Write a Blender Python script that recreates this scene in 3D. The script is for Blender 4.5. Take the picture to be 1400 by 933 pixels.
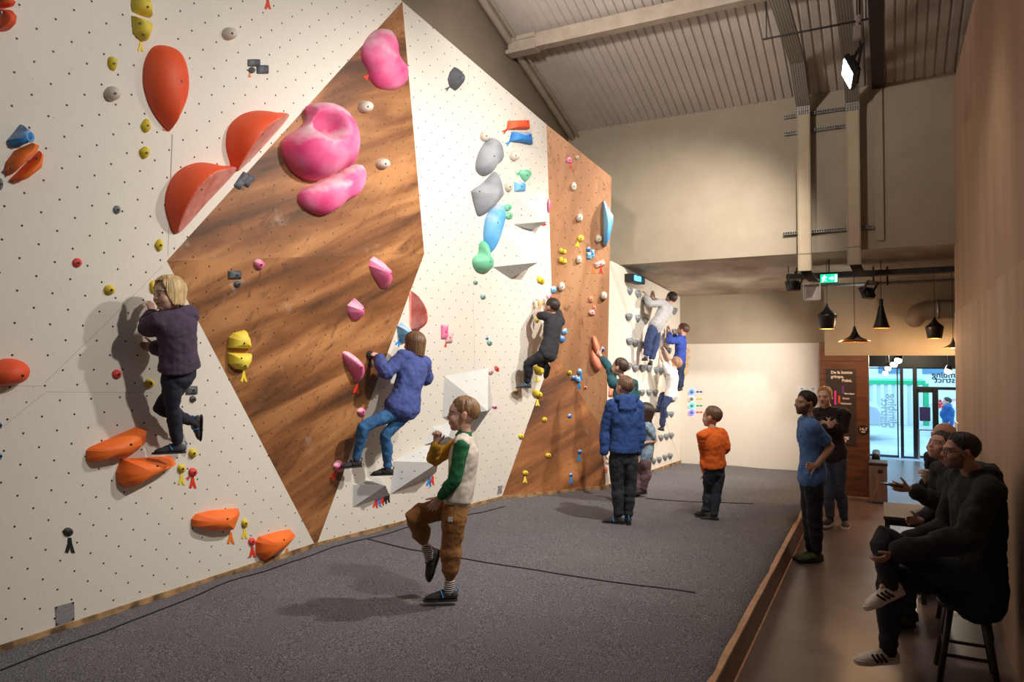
import bpy, bmesh, math, random
import numpy as np
from mathutils import Vector, Matrix, noise

for _o in list(bpy.data.objects):
    bpy.data.objects.remove(_o, do_unlink=True)
SC = bpy.context.scene
COL = SC.collection
V3 = Vector
PI = math.pi
random.seed(7)

# ------------------------------------------------------------------ camera
W_, H_ = 1400.0, 933.0
FPX = 980.0
CAMZ = 2.15
PH = math.atan((490 - H_ / 2) / FPX)
TH = math.atan((1210 - W_ / 2) / FPX * math.cos(PH))
CFH = V3((-math.sin(TH), math.cos(TH), 0))
CR = V3((math.cos(TH), math.sin(TH), 0))
CF = CFH * math.cos(PH) + V3((0, 0, math.sin(PH)))
CU = -CFH * math.sin(PH) + V3((0, 0, math.cos(PH)))
CC = V3((0, 0, CAMZ))
cd = bpy.data.cameras.new('camera')
cam = bpy.data.objects.new('camera', cd)
COL.objects.link(cam)
cd.sensor_width = 36
cd.lens = 36 * FPX / W_
cd.clip_start = 0.05
cd.clip_end = 300
cam.matrix_world = Matrix(((CR.x, CU.x, -CF.x, CC.x), (CR.y, CU.y, -CF.y, CC.y), (CR.z, CU.z, -CF.z, CC.z), (0, 0, 0, 1)))
SC.camera = cam

# ------------------------------------------------------------------ view, world, lamps
SC.view_settings.view_transform = 'Standard'
SC.view_settings.look = 'None'
SC.view_settings.exposure = 0.65
SC.view_settings.gamma = 1.0
SC.view_settings.use_curve_mapping = False
wd = bpy.data.worlds.new('sky_world')
SC.world = wd
wd.use_nodes = True
_bg = wd.node_tree.nodes['Background']
_bg.inputs['Color'].default_value = (0.40, 0.71, 1.0, 1)
_bg.inputs['Strength'].default_value = 2.6
SC.cycles.max_bounces = 8
SC.cycles.use_denoising = True
SC.cycles.sample_clamp_indirect = 6.0


def lamp_spot(name, loc, target, watts, color, angle, radius=0.12, blend=0.5):
    l = bpy.data.lights.new(name, 'SPOT')
    l.energy = watts
    l.color = color
    l.spot_size = math.radians(angle)
    l.spot_blend = blend
    l.shadow_soft_size = radius
    o = bpy.data.objects.new(name, l)
    COL.objects.link(o)
    o.location = loc
    d = V3(target) - V3(loc)
    o.rotation_euler = d.to_track_quat('-Z', 'Y').to_euler()
    return o


def lamp_point(name, loc, watts, color, radius=0.05):
    l = bpy.data.lights.new(name, 'POINT')
    l.energy = watts
    l.color = color
    l.shadow_soft_size = radius
    o = bpy.data.objects.new(name, l)
    COL.objects.link(o)
    o.location = loc
    return o


WARM = (1.0, 0.95, 0.885)
# wall floodlights along the walkway side, as in the hall (one of them is the fixture in view)
lamp_spot('flood_lamp', (0.35, 3.9, 5.1), (-4.7, 3.9, 1.9), 380, WARM, 112, 0.09, 1.0)
lamp_spot('flood_lamp', (-0.45, 6.15, 5.25), (-4.6, 6.9, 2.2), 760, WARM, 105, 0.09, 1.0)
lamp_spot('flood_lamp', (-0.5, 7.9, 5.25), (-3.7, 10.6, 2.2), 640, WARM, 84, 0.09, 1.0)
lamp_spot('flood_lamp', (-0.75, 10.9, 3.0), (-3.2, 12.0, 1.5), 240, WARM, 110, 0.08, 1.0)
# added fill light over the walkway to lift the people, no fixture there
lamp_spot('walkway_lamp', (-0.1, 6.3, 5.2), (-0.3, 7.4, 0.0), 55, (1.0, 0.88, 0.78), 110, 0.2, 1.0)  # added fill light, no lamp fixture here
# uplight on the roof deck
lamp_spot('roof_uplight', (-3.0, 4.8, 5.5), (-2.4, 8.6, 6.5), 300, (1.0, 0.93, 0.88), 105, 0.15, 1.0)
# lamps of the entrance passage
lamp_point('passage_lamp', (0.6, 15.2, 2.2), 40, (1.0, 0.85, 0.62), 0.08)

# ------------------------------------------------------------------ pixel -> place helpers


def ray(px, py):
    return CR * ((px - W_ / 2) / FPX) + CU * ((H_ / 2 - py) / FPX) + CF


def atZ(px, py, z):
    d = ray(px, py)
    return CC + d * ((z - CC.z) / d.z)


def atX(px, py, x):
    d = ray(px, py)
    return CC + d * (x / d.x)


def atY(px, py, y):
    d = ray(px, py)
    return CC + d * (y / d.y)


def atD(px, py, D):
    return CC + ray(px, py) * D


def atP(px, py, p0, n, off=0.0):
    d = ray(px, py)
    return CC + d * (((p0 - CC).dot(n) + off) / d.dot(n))


# ------------------------------------------------------------------ objects, tags


def tag(o, label=None, cat=None, group=None, kind=None):
    if label:
        o['label'] = label
    if cat:
        o['category'] = cat
    if group:
        o['group'] = group
    if kind:
        o['kind'] = kind
    return o


def empty(name, loc, label=None, cat=None, group=None, kind=None):
    o = bpy.data.objects.new(name, None)
    COL.objects.link(o)
    o.location = loc
    o.empty_display_size = 0.1
    return tag(o, label, cat, group, kind)


class MB:
    """collects geometry for ONE mesh"""

    def __init__(s):
        s.v, s.f, s.m, s.uv = [], [], [], {}

    def add(s, verts, faces, mi=0):
        b = len(s.v)
        s.v.extend([V3(v) for v in verts])
        for f in faces:
            s.f.append(tuple(i + b for i in f))
            s.m.append(mi)
        return b

    def box(s, c, d, rot=None, mi=0):
        c, h = V3(c), V3(d) * 0.5
        vs = [V3((x * h.x, y * h.y, z * h.z)) for z in (-1, 1) for y in (-1, 1) for x in (-1, 1)]
        if rot is not None:
            vs = [rot @ v for v in vs]
        s.add([c + v for v in vs], [(0, 2, 3, 1), (4, 5, 7, 6), (0, 1, 5, 4), (2, 6, 7, 3), (0, 4, 6, 2), (1, 3, 7, 5)], mi)

    def box2(s, a, b, mi=0):
        a, b = V3(a), V3(b)
        s.box((a + b) / 2, (abs(b.x - a.x), abs(b.y - a.y), abs(b.z - a.z)), None, mi)

    def bar(s, a, b, w, h, up=(0, 0, 1), mi=0):
        a, b = V3(a), V3(b)
        d = b - a
        x = d.normalized()
        u = V3(up)
        y = u.cross(x)
        if y.length < 1e-4:
            y = V3((0, 1, 0)).cross(x)
        y.normalize()
        z = x.cross(y)
        s.box((a + b) / 2, (d.length, w, h), Matrix((x, y, z)).transposed(), mi)

    def tube(s, pts, rad, n=12, axis=None, caps=True, mi=0, round_=True):
        """loft; rad: number or (r_along_axis, r_across) per point; axis: vector or list (direction of the first radius)"""
        pts = [V3(p) for p in pts]
        N = len(pts)
        if not isinstance(rad, (list, tuple)):
            rad = [rad] * N
        rad = [r if isinstance(r, (list, tuple)) else (r, r) for r in rad]
        tang = []
        for i in range(N):
            t = pts[min(i + 1, N - 1)] - pts[max(i - 1, 0)]
            tang.append(t.normalized() if t.length > 1e-9 else V3((0, 0, 1)))
        ref = None
        rings = []
        P, R, T, A = list(pts), list(rad), list(tang), []
        for i in range(N):
            if axis is None:
                if ref is None:
                    ref = V3((0, 0, 1)) if abs(tang[i].z) < 0.9 else V3((1, 0, 0))
                a = ref - tang[i] * ref.dot(tang[i])
                if a.length < 1e-5:
                    a = tang[i].orthogonal()
                a.normalize()
                ref = a
            else:
                ax = V3(axis[i]) if isinstance(axis, list) else V3(axis)
                a = ax - tang[i] * ax.dot(tang[i])
                if a.length < 1e-5:
                    a = tang[i].orthogonal()
                a.normalize()
            A.append(a)
        if round_:
            def cap(i, sg):
                out = []
                r = min(R[i][0], R[i][1])
                for ang in (30, 60, 85):
                    k = math.cos(math.radians(ang))
                    out.append((P[i] + T[i] * sg * r * math.sin(math.radians(ang)) * 0.8, (R[i][0] * k, R[i][1] * k), T[i], A[i]))
                return out
            c0, c1 = cap(0, -1)[::-1], cap(N - 1, 1)
            seq = c0 + list(zip(P, R, T, A)) + c1
        else:
            seq = list(zip(P, R, T, A))
        vs, fs = [], []
        for (p, r, t, a) in seq:
            b = t.cross(a)
            for k in range(n):
                an = 2 * PI * k / n
                vs.append(p + a * (r[0] * math.cos(an)) + b * (r[1] * math.sin(an)))
        M = len(seq)
        for i in range(M - 1):
            for k in range(n):
                k2 = (k + 1) % n
                fs.append((i * n + k, i * n + k2, (i + 1) * n + k2, (i + 1) * n + k))
        if caps:
            fs.append(tuple(range(n - 1, -1, -1)))
            fs.append(tuple((M - 1) * n + k for k in range(n)))
        s.add(vs, fs, mi)

    def ell(s, c, r, M=None, nu=16, nv=10, mi=0):
        """ellipsoid; M 3x3 rotation (columns = local axes)"""
        c = V3(c)
        r = (r, r, r) if not isinstance(r, (tuple, list)) else r
        vs, fs = [], []
        for j in range(1, nv):
            ph = PI * j / nv
            for i in range(nu):
                th = 2 * PI * i / nu
                v = V3((r[0] * math.sin(ph) * math.cos(th), r[1] * math.sin(ph) * math.sin(th), r[2] * math.cos(ph)))
                vs.append(c + (M @ v if M is not None else v))
        top = len(vs)
        v = V3((0, 0, r[2]))
        vs.append(c + (M @ v if M is not None else v))
        vs.append(c - (M @ v if M is not None else v))
        for j in range(nv - 2):
            for i in range(nu):
                i2 = (i + 1) % nu
                fs.append((j * nu + i, (j + 1) * nu + i, (j + 1) * nu + i2, j * nu + i2))
        for i in range(nu):
            i2 = (i + 1) % nu
            fs.append((top, i, i2))
            fs.append((top + 1, (nv - 2) * nu + i2, (nv - 2) * nu + i))
        s.add(vs, fs, mi)

    def lathe(s, c, prof, n=24, mi=0, M=None):
        """prof: (r, z) list; revolved about z through c"""
        c = V3(c)
        vs, fs = [], []
        for (r, z) in prof:
            for k in range(n):
                a = 2 * PI * k / n
                v = V3((r * math.cos(a), r * math.sin(a), z))
                vs.append(c + (M @ v if M is not None else v))
        for i in range(len(prof) - 1):
            for k in range(n):
                k2 = (k + 1) % n
                fs.append((i * n + k, i * n + k2, (i + 1) * n + k2, (i + 1) * n + k))
        s.add(vs, fs, mi)

    def prism(s, poly, nrm, h0, h1, mi=0):
        """poly (3D points) extruded along nrm from h0 to h1"""
        n = V3(nrm)
        k = len(poly)
        vs = [V3(p) + n * h0 for p in poly] + [V3(p) + n * h1 for p in poly]
        fs = [tuple(range(k - 1, -1, -1)), tuple(range(k, 2 * k))]
        fs += [(i, (i + 1) % k, (i + 1) % k + k, i + k) for i in range(k)]
        s.add(vs, fs, mi)

    def mesh(s, name, origin=(0, 0, 0)):
        me = bpy.data.meshes.new(name)
        og = V3(origin)
        me.from_pydata([v - og for v in s.v], [], s.f)
        me.polygons.foreach_set('material_index', s.m)
        return me

    def build(s, name, mats, parent=None, smooth=False, bevel=0.0, fixn=True, origin=None):
        wl = wloc(parent)
        og = wl if parent is not None else V3(origin or (0, 0, 0))
        me = s.mesh(name, og)
        for m in (mats if isinstance(mats, (list, tuple)) else [mats]):
            me.materials.append(m)
        if fixn or bevel:
            bm = bmesh.new()
            bm.from_mesh(me)
            if fixn:
                bmesh.ops.recalc_face_normals(bm, faces=bm.faces[:])
            if bevel:
                es = [e for e in bm.edges if len(e.link_faces) == 2 and e.calc_face_angle(0) > 0.6]
                bmesh.ops.bevel(bm, geom=es, offset=bevel, segments=2, profile=0.6, affect='EDGES', clamp_overlap=True)
            bm.to_mesh(me)
            bm.free()
        if smooth:
            me.polygons.foreach_set('use_smooth', [True] * len(me.polygons))
        me.update()
        o = bpy.data.objects.new(name, me)
        COL.objects.link(o)
        if parent is not None:
            o.parent = parent
        else:
            o.location = og
        return o


def wloc(o):
    p = V3((0, 0, 0))
    while o is not None:
        p = p + o.location
        o = o.parent
    return p


# ------------------------------------------------------------------ materials
MATS = {}


def mat(name, c, rough=0.6, c2=None, scale=20.0, bump=0.0, bscale=None, metal=0.0, detail=4.0, coat=0.0, stretch=None, emit=None, es=0.0, sheen=0.0, sub=0.0):
    if name in MATS:
        return MATS[name]
    m = bpy.data.materials.new(name)
    m.use_nodes = True
    nt = m.node_tree
    b = nt.nodes['Principled BSDF']
    b.inputs['Roughness'].default_value = rough
    b.inputs['Metallic'].default_value = metal
    b.inputs['Base Color'].default_value = (*c, 1)
    if coat:
        b.inputs['Coat Weight'].default_value = coat
        b.inputs['Coat Roughness'].default_value = 0.2
    if sheen:
        b.inputs['Sheen Weight'].default_value = sheen
    if sub:
        b.inputs['Subsurface Weight'].default_value = sub
        b.inputs['Subsurface Scale'].default_value = 0.02
    if emit:
        b.inputs['Emission Color'].default_value = (*emit, 1)
        b.inputs['Emission Strength'].default_value = es
    tc = nt.nodes.new('ShaderNodeTexCoord')
    mp = nt.nodes.new('ShaderNodeMapping')
    nt.links.new(tc.outputs['Object'], mp.inputs['Vector'])
    if stretch:
        mp.inputs['Scale'].default_value = stretch
    if c2 is not None:
        n = nt.nodes.new('ShaderNodeTexNoise')
        n.inputs['Scale'].default_value = scale
        n.inputs['Detail'].default_value = detail
        nt.links.new(mp.outputs[0], n.inputs['Vector'])
        r = nt.nodes.new('ShaderNodeValToRGB')
        r.color_ramp.elements[0].position = 0.35
        r.color_ramp.elements[1].position = 0.65
        r.color_ramp.elements[0].color = (*c, 1)
        r.color_ramp.elements[1].color = (*c2, 1)
        nt.links.new(n.outputs['Fac'], r.inputs['Fac'])
        nt.links.new(r.outputs['Color'], b.inputs['Base Color'])
    if bump:
        n2 = nt.nodes.new('ShaderNodeTexNoise')
        n2.inputs['Scale'].default_value = bscale or scale * 4
        n2.inputs['Detail'].default_value = 3
        nt.links.new(mp.outputs[0], n2.inputs['Vector'])
        bp = nt.nodes.new('ShaderNodeBump')
        bp.inputs['Strength'].default_value = bump
        bp.inputs['Distance'].default_value = 0.01
        nt.links.new(n2.outputs['Fac'], bp.inputs['Height'])
        nt.links.new(bp.outputs['Normal'], b.inputs['Normal'])
    MATS[name] = m
    return m


def sr(r, g, b):
    """sRGB 0-255 -> linear"""
    def f(x):
        x /= 255.0
        return x / 12.92 if x <= 0.04045 else ((x + 0.055) / 1.055) ** 2.4
    return (f(r), f(g), f(b))


def N(nt, typ, **kw):
    n = nt.nodes.new(typ)
    for k, v in kw.items():
        setattr(n, k, v)
    return n


def math_node(nt, op, a, b=None, c=None):
    n = nt.nodes.new('ShaderNodeMath')
    n.operation = op
    for i, x in enumerate((a, b, c)):
        if x is None:
            continue
        if isinstance(x, (int, float)):
            n.inputs[i].default_value = x
        else:
            nt.links.new(x, n.inputs[i])
    return n.outputs[0]


def ramp(nt, fac, stops):
    r = nt.nodes.new('ShaderNodeValToRGB')
    cr = r.color_ramp
    while len(cr.elements) < len(stops):
        cr.elements.new(0.5)
    for e, (p, c) in zip(cr.elements, stops):
        e.position = p
        e.color = (*c, 1)
    nt.links.new(fac, r.inputs['Fac'])
    return r.outputs['Color']


def mixc(nt, fac, a, b):
    n = nt.nodes.new('ShaderNodeMix')
    n.data_type = 'RGBA'
    for i, x in ((0, fac), (6, a), (7, b)):
        if isinstance(x, (int, float)):
            n.inputs[i].default_value = x
        elif isinstance(x, tuple):
            n.inputs[i].default_value = (*x, 1)
        else:
            nt.links.new(x, n.inputs[i])
    return n.outputs[2]


def panel_mat(name, kind, dots=True, ca=None, cb=None, ang=30.0, rough=0.55, dark=0.34):
    """ply panel, UV in metres; kind 'white' (birch) or 'stain' (stained, dark diagonal figure); t-nut holes on a staggered grid"""
    m = bpy.data.materials.new(name)
    m.use_nodes = True
    nt = m.node_tree
    b = nt.nodes['Principled BSDF']
    b.inputs['Roughness'].default_value = rough
    uv = N(nt, 'ShaderNodeTexCoord').outputs['UV']
    if kind == 'white':
        mp = N(nt, 'ShaderNodeMapping')
        mp.inputs['Scale'].default_value = (160, 9.0, 1)
        nt.links.new(uv, mp.inputs['Vector'])
        n1 = N(nt, 'ShaderNodeTexNoise')
        n1.inputs['Scale'].default_value = 1.0
        n1.inputs['Detail'].default_value = 6
        nt.links.new(mp.outputs[0], n1.inputs['Vector'])
        col = ramp(nt, n1.outputs['Fac'], [(0.3, ca), (0.7, cb)])
        n2 = N(nt, 'ShaderNodeTexNoise')
        n2.inputs['Scale'].default_value = 0.9
        n2.inputs['Detail'].default_value = 5
        nt.links.new(uv, n2.inputs['Vector'])
        f = math_node(nt, 'MULTIPLY', math_node(nt, 'SUBTRACT', n2.outputs['Fac'], 0.5), 0.5)
        f = math_node(nt, 'MAXIMUM', f, 0.0)
        col = mixc(nt, f, col, tuple(x * 0.72 for x in ca))
        # scattered small screw marks
        vo = N(nt, 'ShaderNodeTexVoronoi')
        vo.inputs['Scale'].default_value = 11.0
        nt.links.new(uv, vo.inputs['Vector'])
        s1 = math_node(nt, 'LESS_THAN', vo.outputs['Distance'], 0.035)
        s2 = math_node(nt, 'GREATER_THAN', n2.outputs['Fac'], 0.52)
        col = mixc(nt, math_node(nt, 'MULTIPLY', math_node(nt, 'MULTIPLY', s1, s2), 0.65), col, (0.12, 0.10, 0.08))
    else:
        mp = N(nt, 'ShaderNodeMapping')
        mp.vector_type = 'TEXTURE'
        mp.inputs['Rotation'].default_value = (0, 0, math.radians(ang))
        mp.inputs['Scale'].default_value = (2.6, 0.42, 1)
        nt.links.new(uv, mp.inputs['Vector'])
        n1 = N(nt, 'ShaderNodeTexNoise')
        n1.inputs['Scale'].default_value = 1.5
        n1.inputs['Detail'].default_value = 7
        n1.inputs['Distortion'].default_value = 0.5
        nt.links.new(mp.outputs[0], n1.inputs['Vector'])
        col = ramp(nt, n1.outputs['Fac'], [(0.34, tuple(x * dark for x in ca)), (0.48, ca), (0.64, cb)])
        mp3 = N(nt, 'ShaderNodeMapping')
        mp3.vector_type = 'TEXTURE'
        mp3.inputs['Rotation'].default_value = (0, 0, math.radians(ang + 25))
        mp3.inputs['Scale'].default_value = (0.9, 0.35, 1)
        nt.links.new(uv, mp3.inputs['Vector'])
        n3 = N(nt, 'ShaderNodeTexNoise')
        n3.inputs['Scale'].default_value = 4.5
        n3.inputs['Detail'].default_value = 10
        n3.inputs['Roughness'].default_value = 0.72
        n3.inputs['Distortion'].default_value = 0.8
        nt.links.new(mp3.outputs[0], n3.inputs['Vector'])
        n5 = N(nt, 'ShaderNodeTexNoise')
        n5.inputs['Scale'].default_value = 1.6
        n5.inputs['Detail'].default_value = 3
        nt.links.new(uv, n5.inputs['Vector'])
        msk = math_node(nt, 'MINIMUM', math_node(nt, 'MAXIMUM', math_node(nt, 'MULTIPLY', math_node(nt, 'SUBTRACT', n5.outputs['Fac'], 0.40), 5.0), 0.1), 1.0)
        f = math_node(nt, 'MULTIPLY', math_node(nt, 'MAXIMUM', math_node(nt, 'SUBTRACT', n3.outputs['Fac'], 0.52), 0.0), 5.0)
        f = math_node(nt, 'MULTIPLY', f, msk)
        col = mixc(nt, math_node(nt, 'MINIMUM', f, 0.7), col, tuple(x * 0.26 for x in ca))
        n4 = N(nt, 'ShaderNodeTexNoise')
        n4.inputs['Scale'].default_value = 2.3
        n4.inputs['Detail'].default_value = 9
        n4.inputs['Roughness'].default_value = 0.75
        nt.links.new(uv, n4.inputs['Vector'])
        f = math_node(nt, 'MULTIPLY', math_node(nt, 'MAXIMUM', math_node(nt, 'SUBTRACT', n4.outputs['Fac'], 0.60), 0.0), 3.0)
        col = mixc(nt, math_node(nt, 'MINIMUM', f, 0.5), col, (0.62, 0.52, 0.45))
    if dots:
        sp = N(nt, 'ShaderNodeSeparateXYZ')
        nt.links.new(uv, sp.inputs[0])
        u = math_node(nt, 'MULTIPLY', sp.outputs['X'], 1 / 0.103)
        iu = math_node(nt, 'FLOOR', u)
        fu = math_node(nt, 'SUBTRACT', math_node(nt, 'SUBTRACT', u, iu), 0.5)
        half = math_node(nt, 'MULTIPLY', math_node(nt, 'FLOORED_MODULO', iu, 2.0), 0.5)
        v = math_node(nt, 'ADD', math_node(nt, 'MULTIPLY', sp.outputs['Y'], 1 / 0.198), half)
        fv = math_node(nt, 'SUBTRACT', math_node(nt, 'FRACT', v), 0.5)
        du = math_node(nt, 'MULTIPLY', fu, 0.103)
        dv = math_node(nt, 'MULTIPLY', fv, 0.198)
        d2 = math_node(nt, 'ADD', math_node(nt, 'MULTIPLY', du, du), math_node(nt, 'MULTIPLY', dv, dv))
        isd = math_node(nt, 'LESS_THAN', d2, 0.0072 ** 2)
        col = mixc(nt, isd, col, (0.02, 0.018, 0.016))
    nt.links.new(col, b.inputs['Base Color'])
    MATS[name] = m
    return m
# ================================================================== STRUCTURE
M_WHITE = panel_mat('birch_panel', 'white', True, sr(220, 212, 198), sr(226, 219, 206))
M_WHITE_PLAIN = panel_mat('birch_panel_plain', 'white', False, sr(220, 210, 194), sr(226, 217, 203))
M_STAIN = panel_mat('stained_panel', 'stain', True, sr(134, 84, 45), sr(184, 128, 78), ang=24)
M_STAIN3 = panel_mat('stained_panel_dark', 'stain', True, sr(118, 70, 35), sr(162, 104, 56), ang=24)
M_STAIN2 = panel_mat('stained_panel_pale', 'stain', True, sr(172, 122, 84), sr(190, 142, 102), ang=80, dark=0.78)
M_BEIGE = mat('beige_paint', sr(166, 151, 129), 0.8, sr(160, 145, 123), 3.0)
M_TAUPE = mat('taupe_paint', sr(138, 122, 104), 0.85, sr(133, 117, 99), 3.0)
M_RIGHT = mat('right_wall_ply', sr(168, 137, 111), 0.75, sr(152, 123, 98), 2.2, 0.1, 60, stretch=(1, 1, 0.15))
M_RIGHT2 = mat('right_wall_ply_low', sr(176, 147, 122), 0.75, sr(160, 132, 108), 2.6, 0.1, 60, stretch=(1, 1, 0.15))
M_CONC = mat('raw_concrete', sr(196, 180, 160), 0.85, sr(150, 134, 115), 1.6, 0.25, 14, detail=8)
M_EDGE = mat('ply_edge', sr(178, 140, 96), 0.7, sr(96, 70, 44), 9.0, detail=6)
M_STEEL = mat('galvanised_steel', sr(150, 145, 138), 0.45, sr(120, 116, 110), 14, metal=0.6)
M_DARKSTEEL = mat('dark_steel', sr(52, 46, 42), 0.55, sr(40, 36, 33), 12, metal=0.3)
M_BLACK = mat('black_plastic', sr(26, 25, 25), 0.45)
M_BEAM = mat('beam_paint', sr(176, 160, 142), 0.6, sr(160, 144, 126), 5)

# ---- climbing wall planes
KL = 0.115
_n1 = V3((1, 0, -KL)).normalized()
B3 = atZ(432, 748, 0.30)
B3.x = -4.97


def P1(px, py, off=0.0):
    return atP(px, py, V3((-4.97, 0, 0.30)), _n1, off)


pV = P1(228, 357, 0.05)
pA = P1(550, 2, 0.03)
pB = P1(432, 748)
pL = P1(-60, 646)
pC = atZ(685, 683, 0.30)
_n2 = (pB - pA).cross(pC - pA).normalized()
if _n2.x < 0:
    _n2 = -_n2
pR = atP(580, 347, pA, _n2)
pM = atP(757, 480, pA, _n2)
pNN = atP(747, 170, pA, _n2)
pS = atZ(828, 668, 0.30)
_n3l = (pC - pM).cross(pS - pM).normalized()
pQ = atP(829, 598, pM, _n3l)
p808 = atP(808, 598, pM, _n3l)
_n3 = (pM - pNN).cross(pQ - pNN).normalized()
pG = atP(836, 242, pNN, _n3)
print('pG', pG, 'pS', pS, 'pQ', pQ, 'N', pNN, 'M', pM)
pE = atZ(930, 633, 0.30)
_ns = V3(((pE - pS).y, -(pE - pS).x, 0)).normalized()
if _ns.x < 0:
    _ns = -_ns
pT = atP(930, 406, pE, _ns)
pU = atP(836, 357, pE, _ns)


class Facet:
    def __init__(s, name, pts, poly=None):
        s.pts = [V3(p) for p in pts]
        s.poly = poly
        s.p0 = s.pts[0]
        n = (s.pts[1] - s.pts[0]).cross(s.pts[2] - s.pts[0]).normalized()
        if n.dot(CC - s.p0) < 0:
            n = -n
        s.n = n
        u = V3((0, 0, 1)).cross(n).normalized()     # horizontal, to the right seen from the room
        s.u, s.v = u, n.cross(u).normalized()

    def at(s, px, py, off=0.0):
        return atP(px, py, s.p0, s.n, off)

    def loc(s, p):
        d = V3(p) - s.p0
        return d.dot(s.u), d.dot(s.v)


bl = V3((-4.97, -1.0, 0.30))
_nl = (pB - pV).cross(bl - pV).normalized()
pL = atP(-60, 646, pV, _nl)
pVT = pV + V3((0.0, 0.35, 3.3))
pVT.x = -4.97 + KL * (pVT.z - 0.3) + 0.04
_nu = (pL - pV).cross(pVT - pV).normalized()


def on_ul(y, z):
    return V3((pV.x - ((y - pV.y) * _nu.y + (z - pV.z) * _nu.z) / _nu.x, y, z))


pTL = on_ul(-1.0, 6.7)
pBL = on_ul(-1.0, pL.z - 0.9)
FAC = {}
FAC['UL'] = Facet('UL', [pV, pVT, pL, pTL, pBL], [(228, 357), (236, -400), (-900, -400), (-900, 1500), (0, 585)])
FAC['LL'] = Facet('LL', [pV, bl, pB], [(228, 357), (0, 585), (-900, 1500), (432, 748)])
FAC['UM'] = Facet('UM', [pV, pA, pVT], [(228, 357), (550, 3), (560, -400), (236, -400)])
FAC['DU'] = Facet('DU', [pA, pV, pR], [(550, 3), (228, 357), (580, 347)])
FAC['DL'] = Facet('DL', [pV, pB, pR], [(228, 357), (432, 748), (580, 347)])
FAC['F2'] = Facet('F2', [pA, pB, pC, pM, pNN, pR], [(550, 3), (580, 347), (432, 748), (685, 683), (757, 480), (747, 170), (650, -60)])
FAC['3U'] = Facet('3U', [pNN, pM, pG], [(747, 170), (757, 480), (808, 598), (833, 600), (837, 242)])
FAC['3L'] = Facet('3L', [pM, pC, pS], [(757, 480), (685, 683), (828, 668), (829, 598), (808, 598)])
FAC['SP'] = Facet('SP', [pS, pE, pT], [(830, 350), (828, 668), (930, 633), (930, 406)])
BACKY = 12.7
FAC['BK'] = Facet('BK', [V3((0, BACKY, 0)), V3((1, BACKY, 0)), V3((0, BACKY, 1))], [(931, 400), (931, 640), (1122, 680), (1122, 400)])


def inpoly(x, y, P):
    c = False
    j = len(P) - 1
    for i in range(len(P)):
        if (P[i][1] > y) != (P[j][1] > y) and x < (P[j][0] - P[i][0]) * (y - P[i][1]) / (P[j][1] - P[i][1]) + P[i][0]:
            c = not c
        j = i
    return c


def facet_of(px, py):
    for k, f in FAC.items():
        if inpoly(px, py, f.poly):
            return f
    return min(FAC.values(), key=lambda f: min((px - a) ** 2 + (py - b) ** 2 for a, b in f.poly))


def facet_mesh(name, items, mats, parent=None, thick=0.05):
    """items: (list of 3D points, facet for uv, material index); one mesh, uv in metres, each panel given a thickness behind it"""
    bm = bmesh.new()
    uvl = bm.loops.layers.uv.new('UVMap')
    og = wloc(parent)
    for pts, f, mi in items:
        fr = [bm.verts.new(V3(p) - og) for p in pts]
        bk = [bm.verts.new(V3(p) - og - f.n * thick) for p in pts]
        k = len(pts)
        faces = [bm.faces.new(fr), bm.faces.new(bk[::-1])]
        for i in range(k):
            faces.append(bm.faces.new((fr[i], bk[i], bk[(i + 1) % k], fr[(i + 1) % k])))
        for fc in faces:
            fc.material_index = mi
            for l in fc.loops:
                a, b = f.loc(l.vert.co + og)
                l[uvl].uv = (a, b)
    bmesh.ops.recalc_face_normals(bm, faces=bm.faces[:])
    me = bpy.data.meshes.new(name)
    bm.to_mesh(me)
    bm.free()
    for m in mats:
        me.materials.append(m)
    o = bpy.data.objects.new(name, me)
    COL.objects.link(o)
    o.parent = parent
    return o


F = FAC
wl_ = facet_mesh('wall_left', [
    ([pV, pVT, pTL, pBL, pL], F['UL'], 0), ([pV, pL, bl, pB], F['LL'], 0), (F['UM'].pts, F['UM'], 0),
    ([pA, pR, pB, pC, pM, pNN], F['F2'], 0)], [M_WHITE])
tag(wl_, kind='structure')
fm = facet_mesh('stained_diamond_panel', [(F['DU'].pts, F['DU'], 0), (F['DL'].pts, F['DL'], 0)], [M_STAIN], wl_)
fm['label'] = 'stained brown diamond of the climbing wall'
fm = facet_mesh('stained_brown_panel', [([pNN, pM, pQ, pG], F['3U'], 0)], [M_STAIN2], wl_)
fm['label'] = 'pale brown tall panel of the climbing wall'
fm = facet_mesh('stained_lower_panel', [([pM, pC, pS, pQ], F['3L'], 0)], [M_STAIN3], wl_)
fm['label'] = 'dark stained lower panel of the climbing wall'
sw = facet_mesh('wall_speed', [([pS, pE, pT, pU, pU + V3((-0.05, -0.06, 0.0))], F['SP'], 0)], [M_WHITE_PLAIN])
tag(sw, kind='structure')

# faint joints between the ply sheets
M_JOINT = mat('ply_joint', sr(188, 178, 162), 0.8)
for fk, pts in (('LL', [(222, 364), (150, 437), (62, 523)]), ('LL', [(62, 536), (208, 537)]), ('LL', [(60, 538), (4, 584)]), ('UL', [(0, 528), (58, 528)]), ('UM', [(229.5, 350), (236, 184)]), ('F2', [(640, 78), (652, 640)]), ('F2', [(604, 330), (748, 352)]), ('F2', [(700, 134), (706, 262)])):
    f = FAC[fk]
    mb = MB()
    for a, b_ in zip(pts[:-1], pts[1:]):
        mb.bar(f.at(*a), f.at(*b_), 0.0035, 0.0015, up=f.n)
    mb.build('sheet_joint', M_JOINT, wl_)
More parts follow.
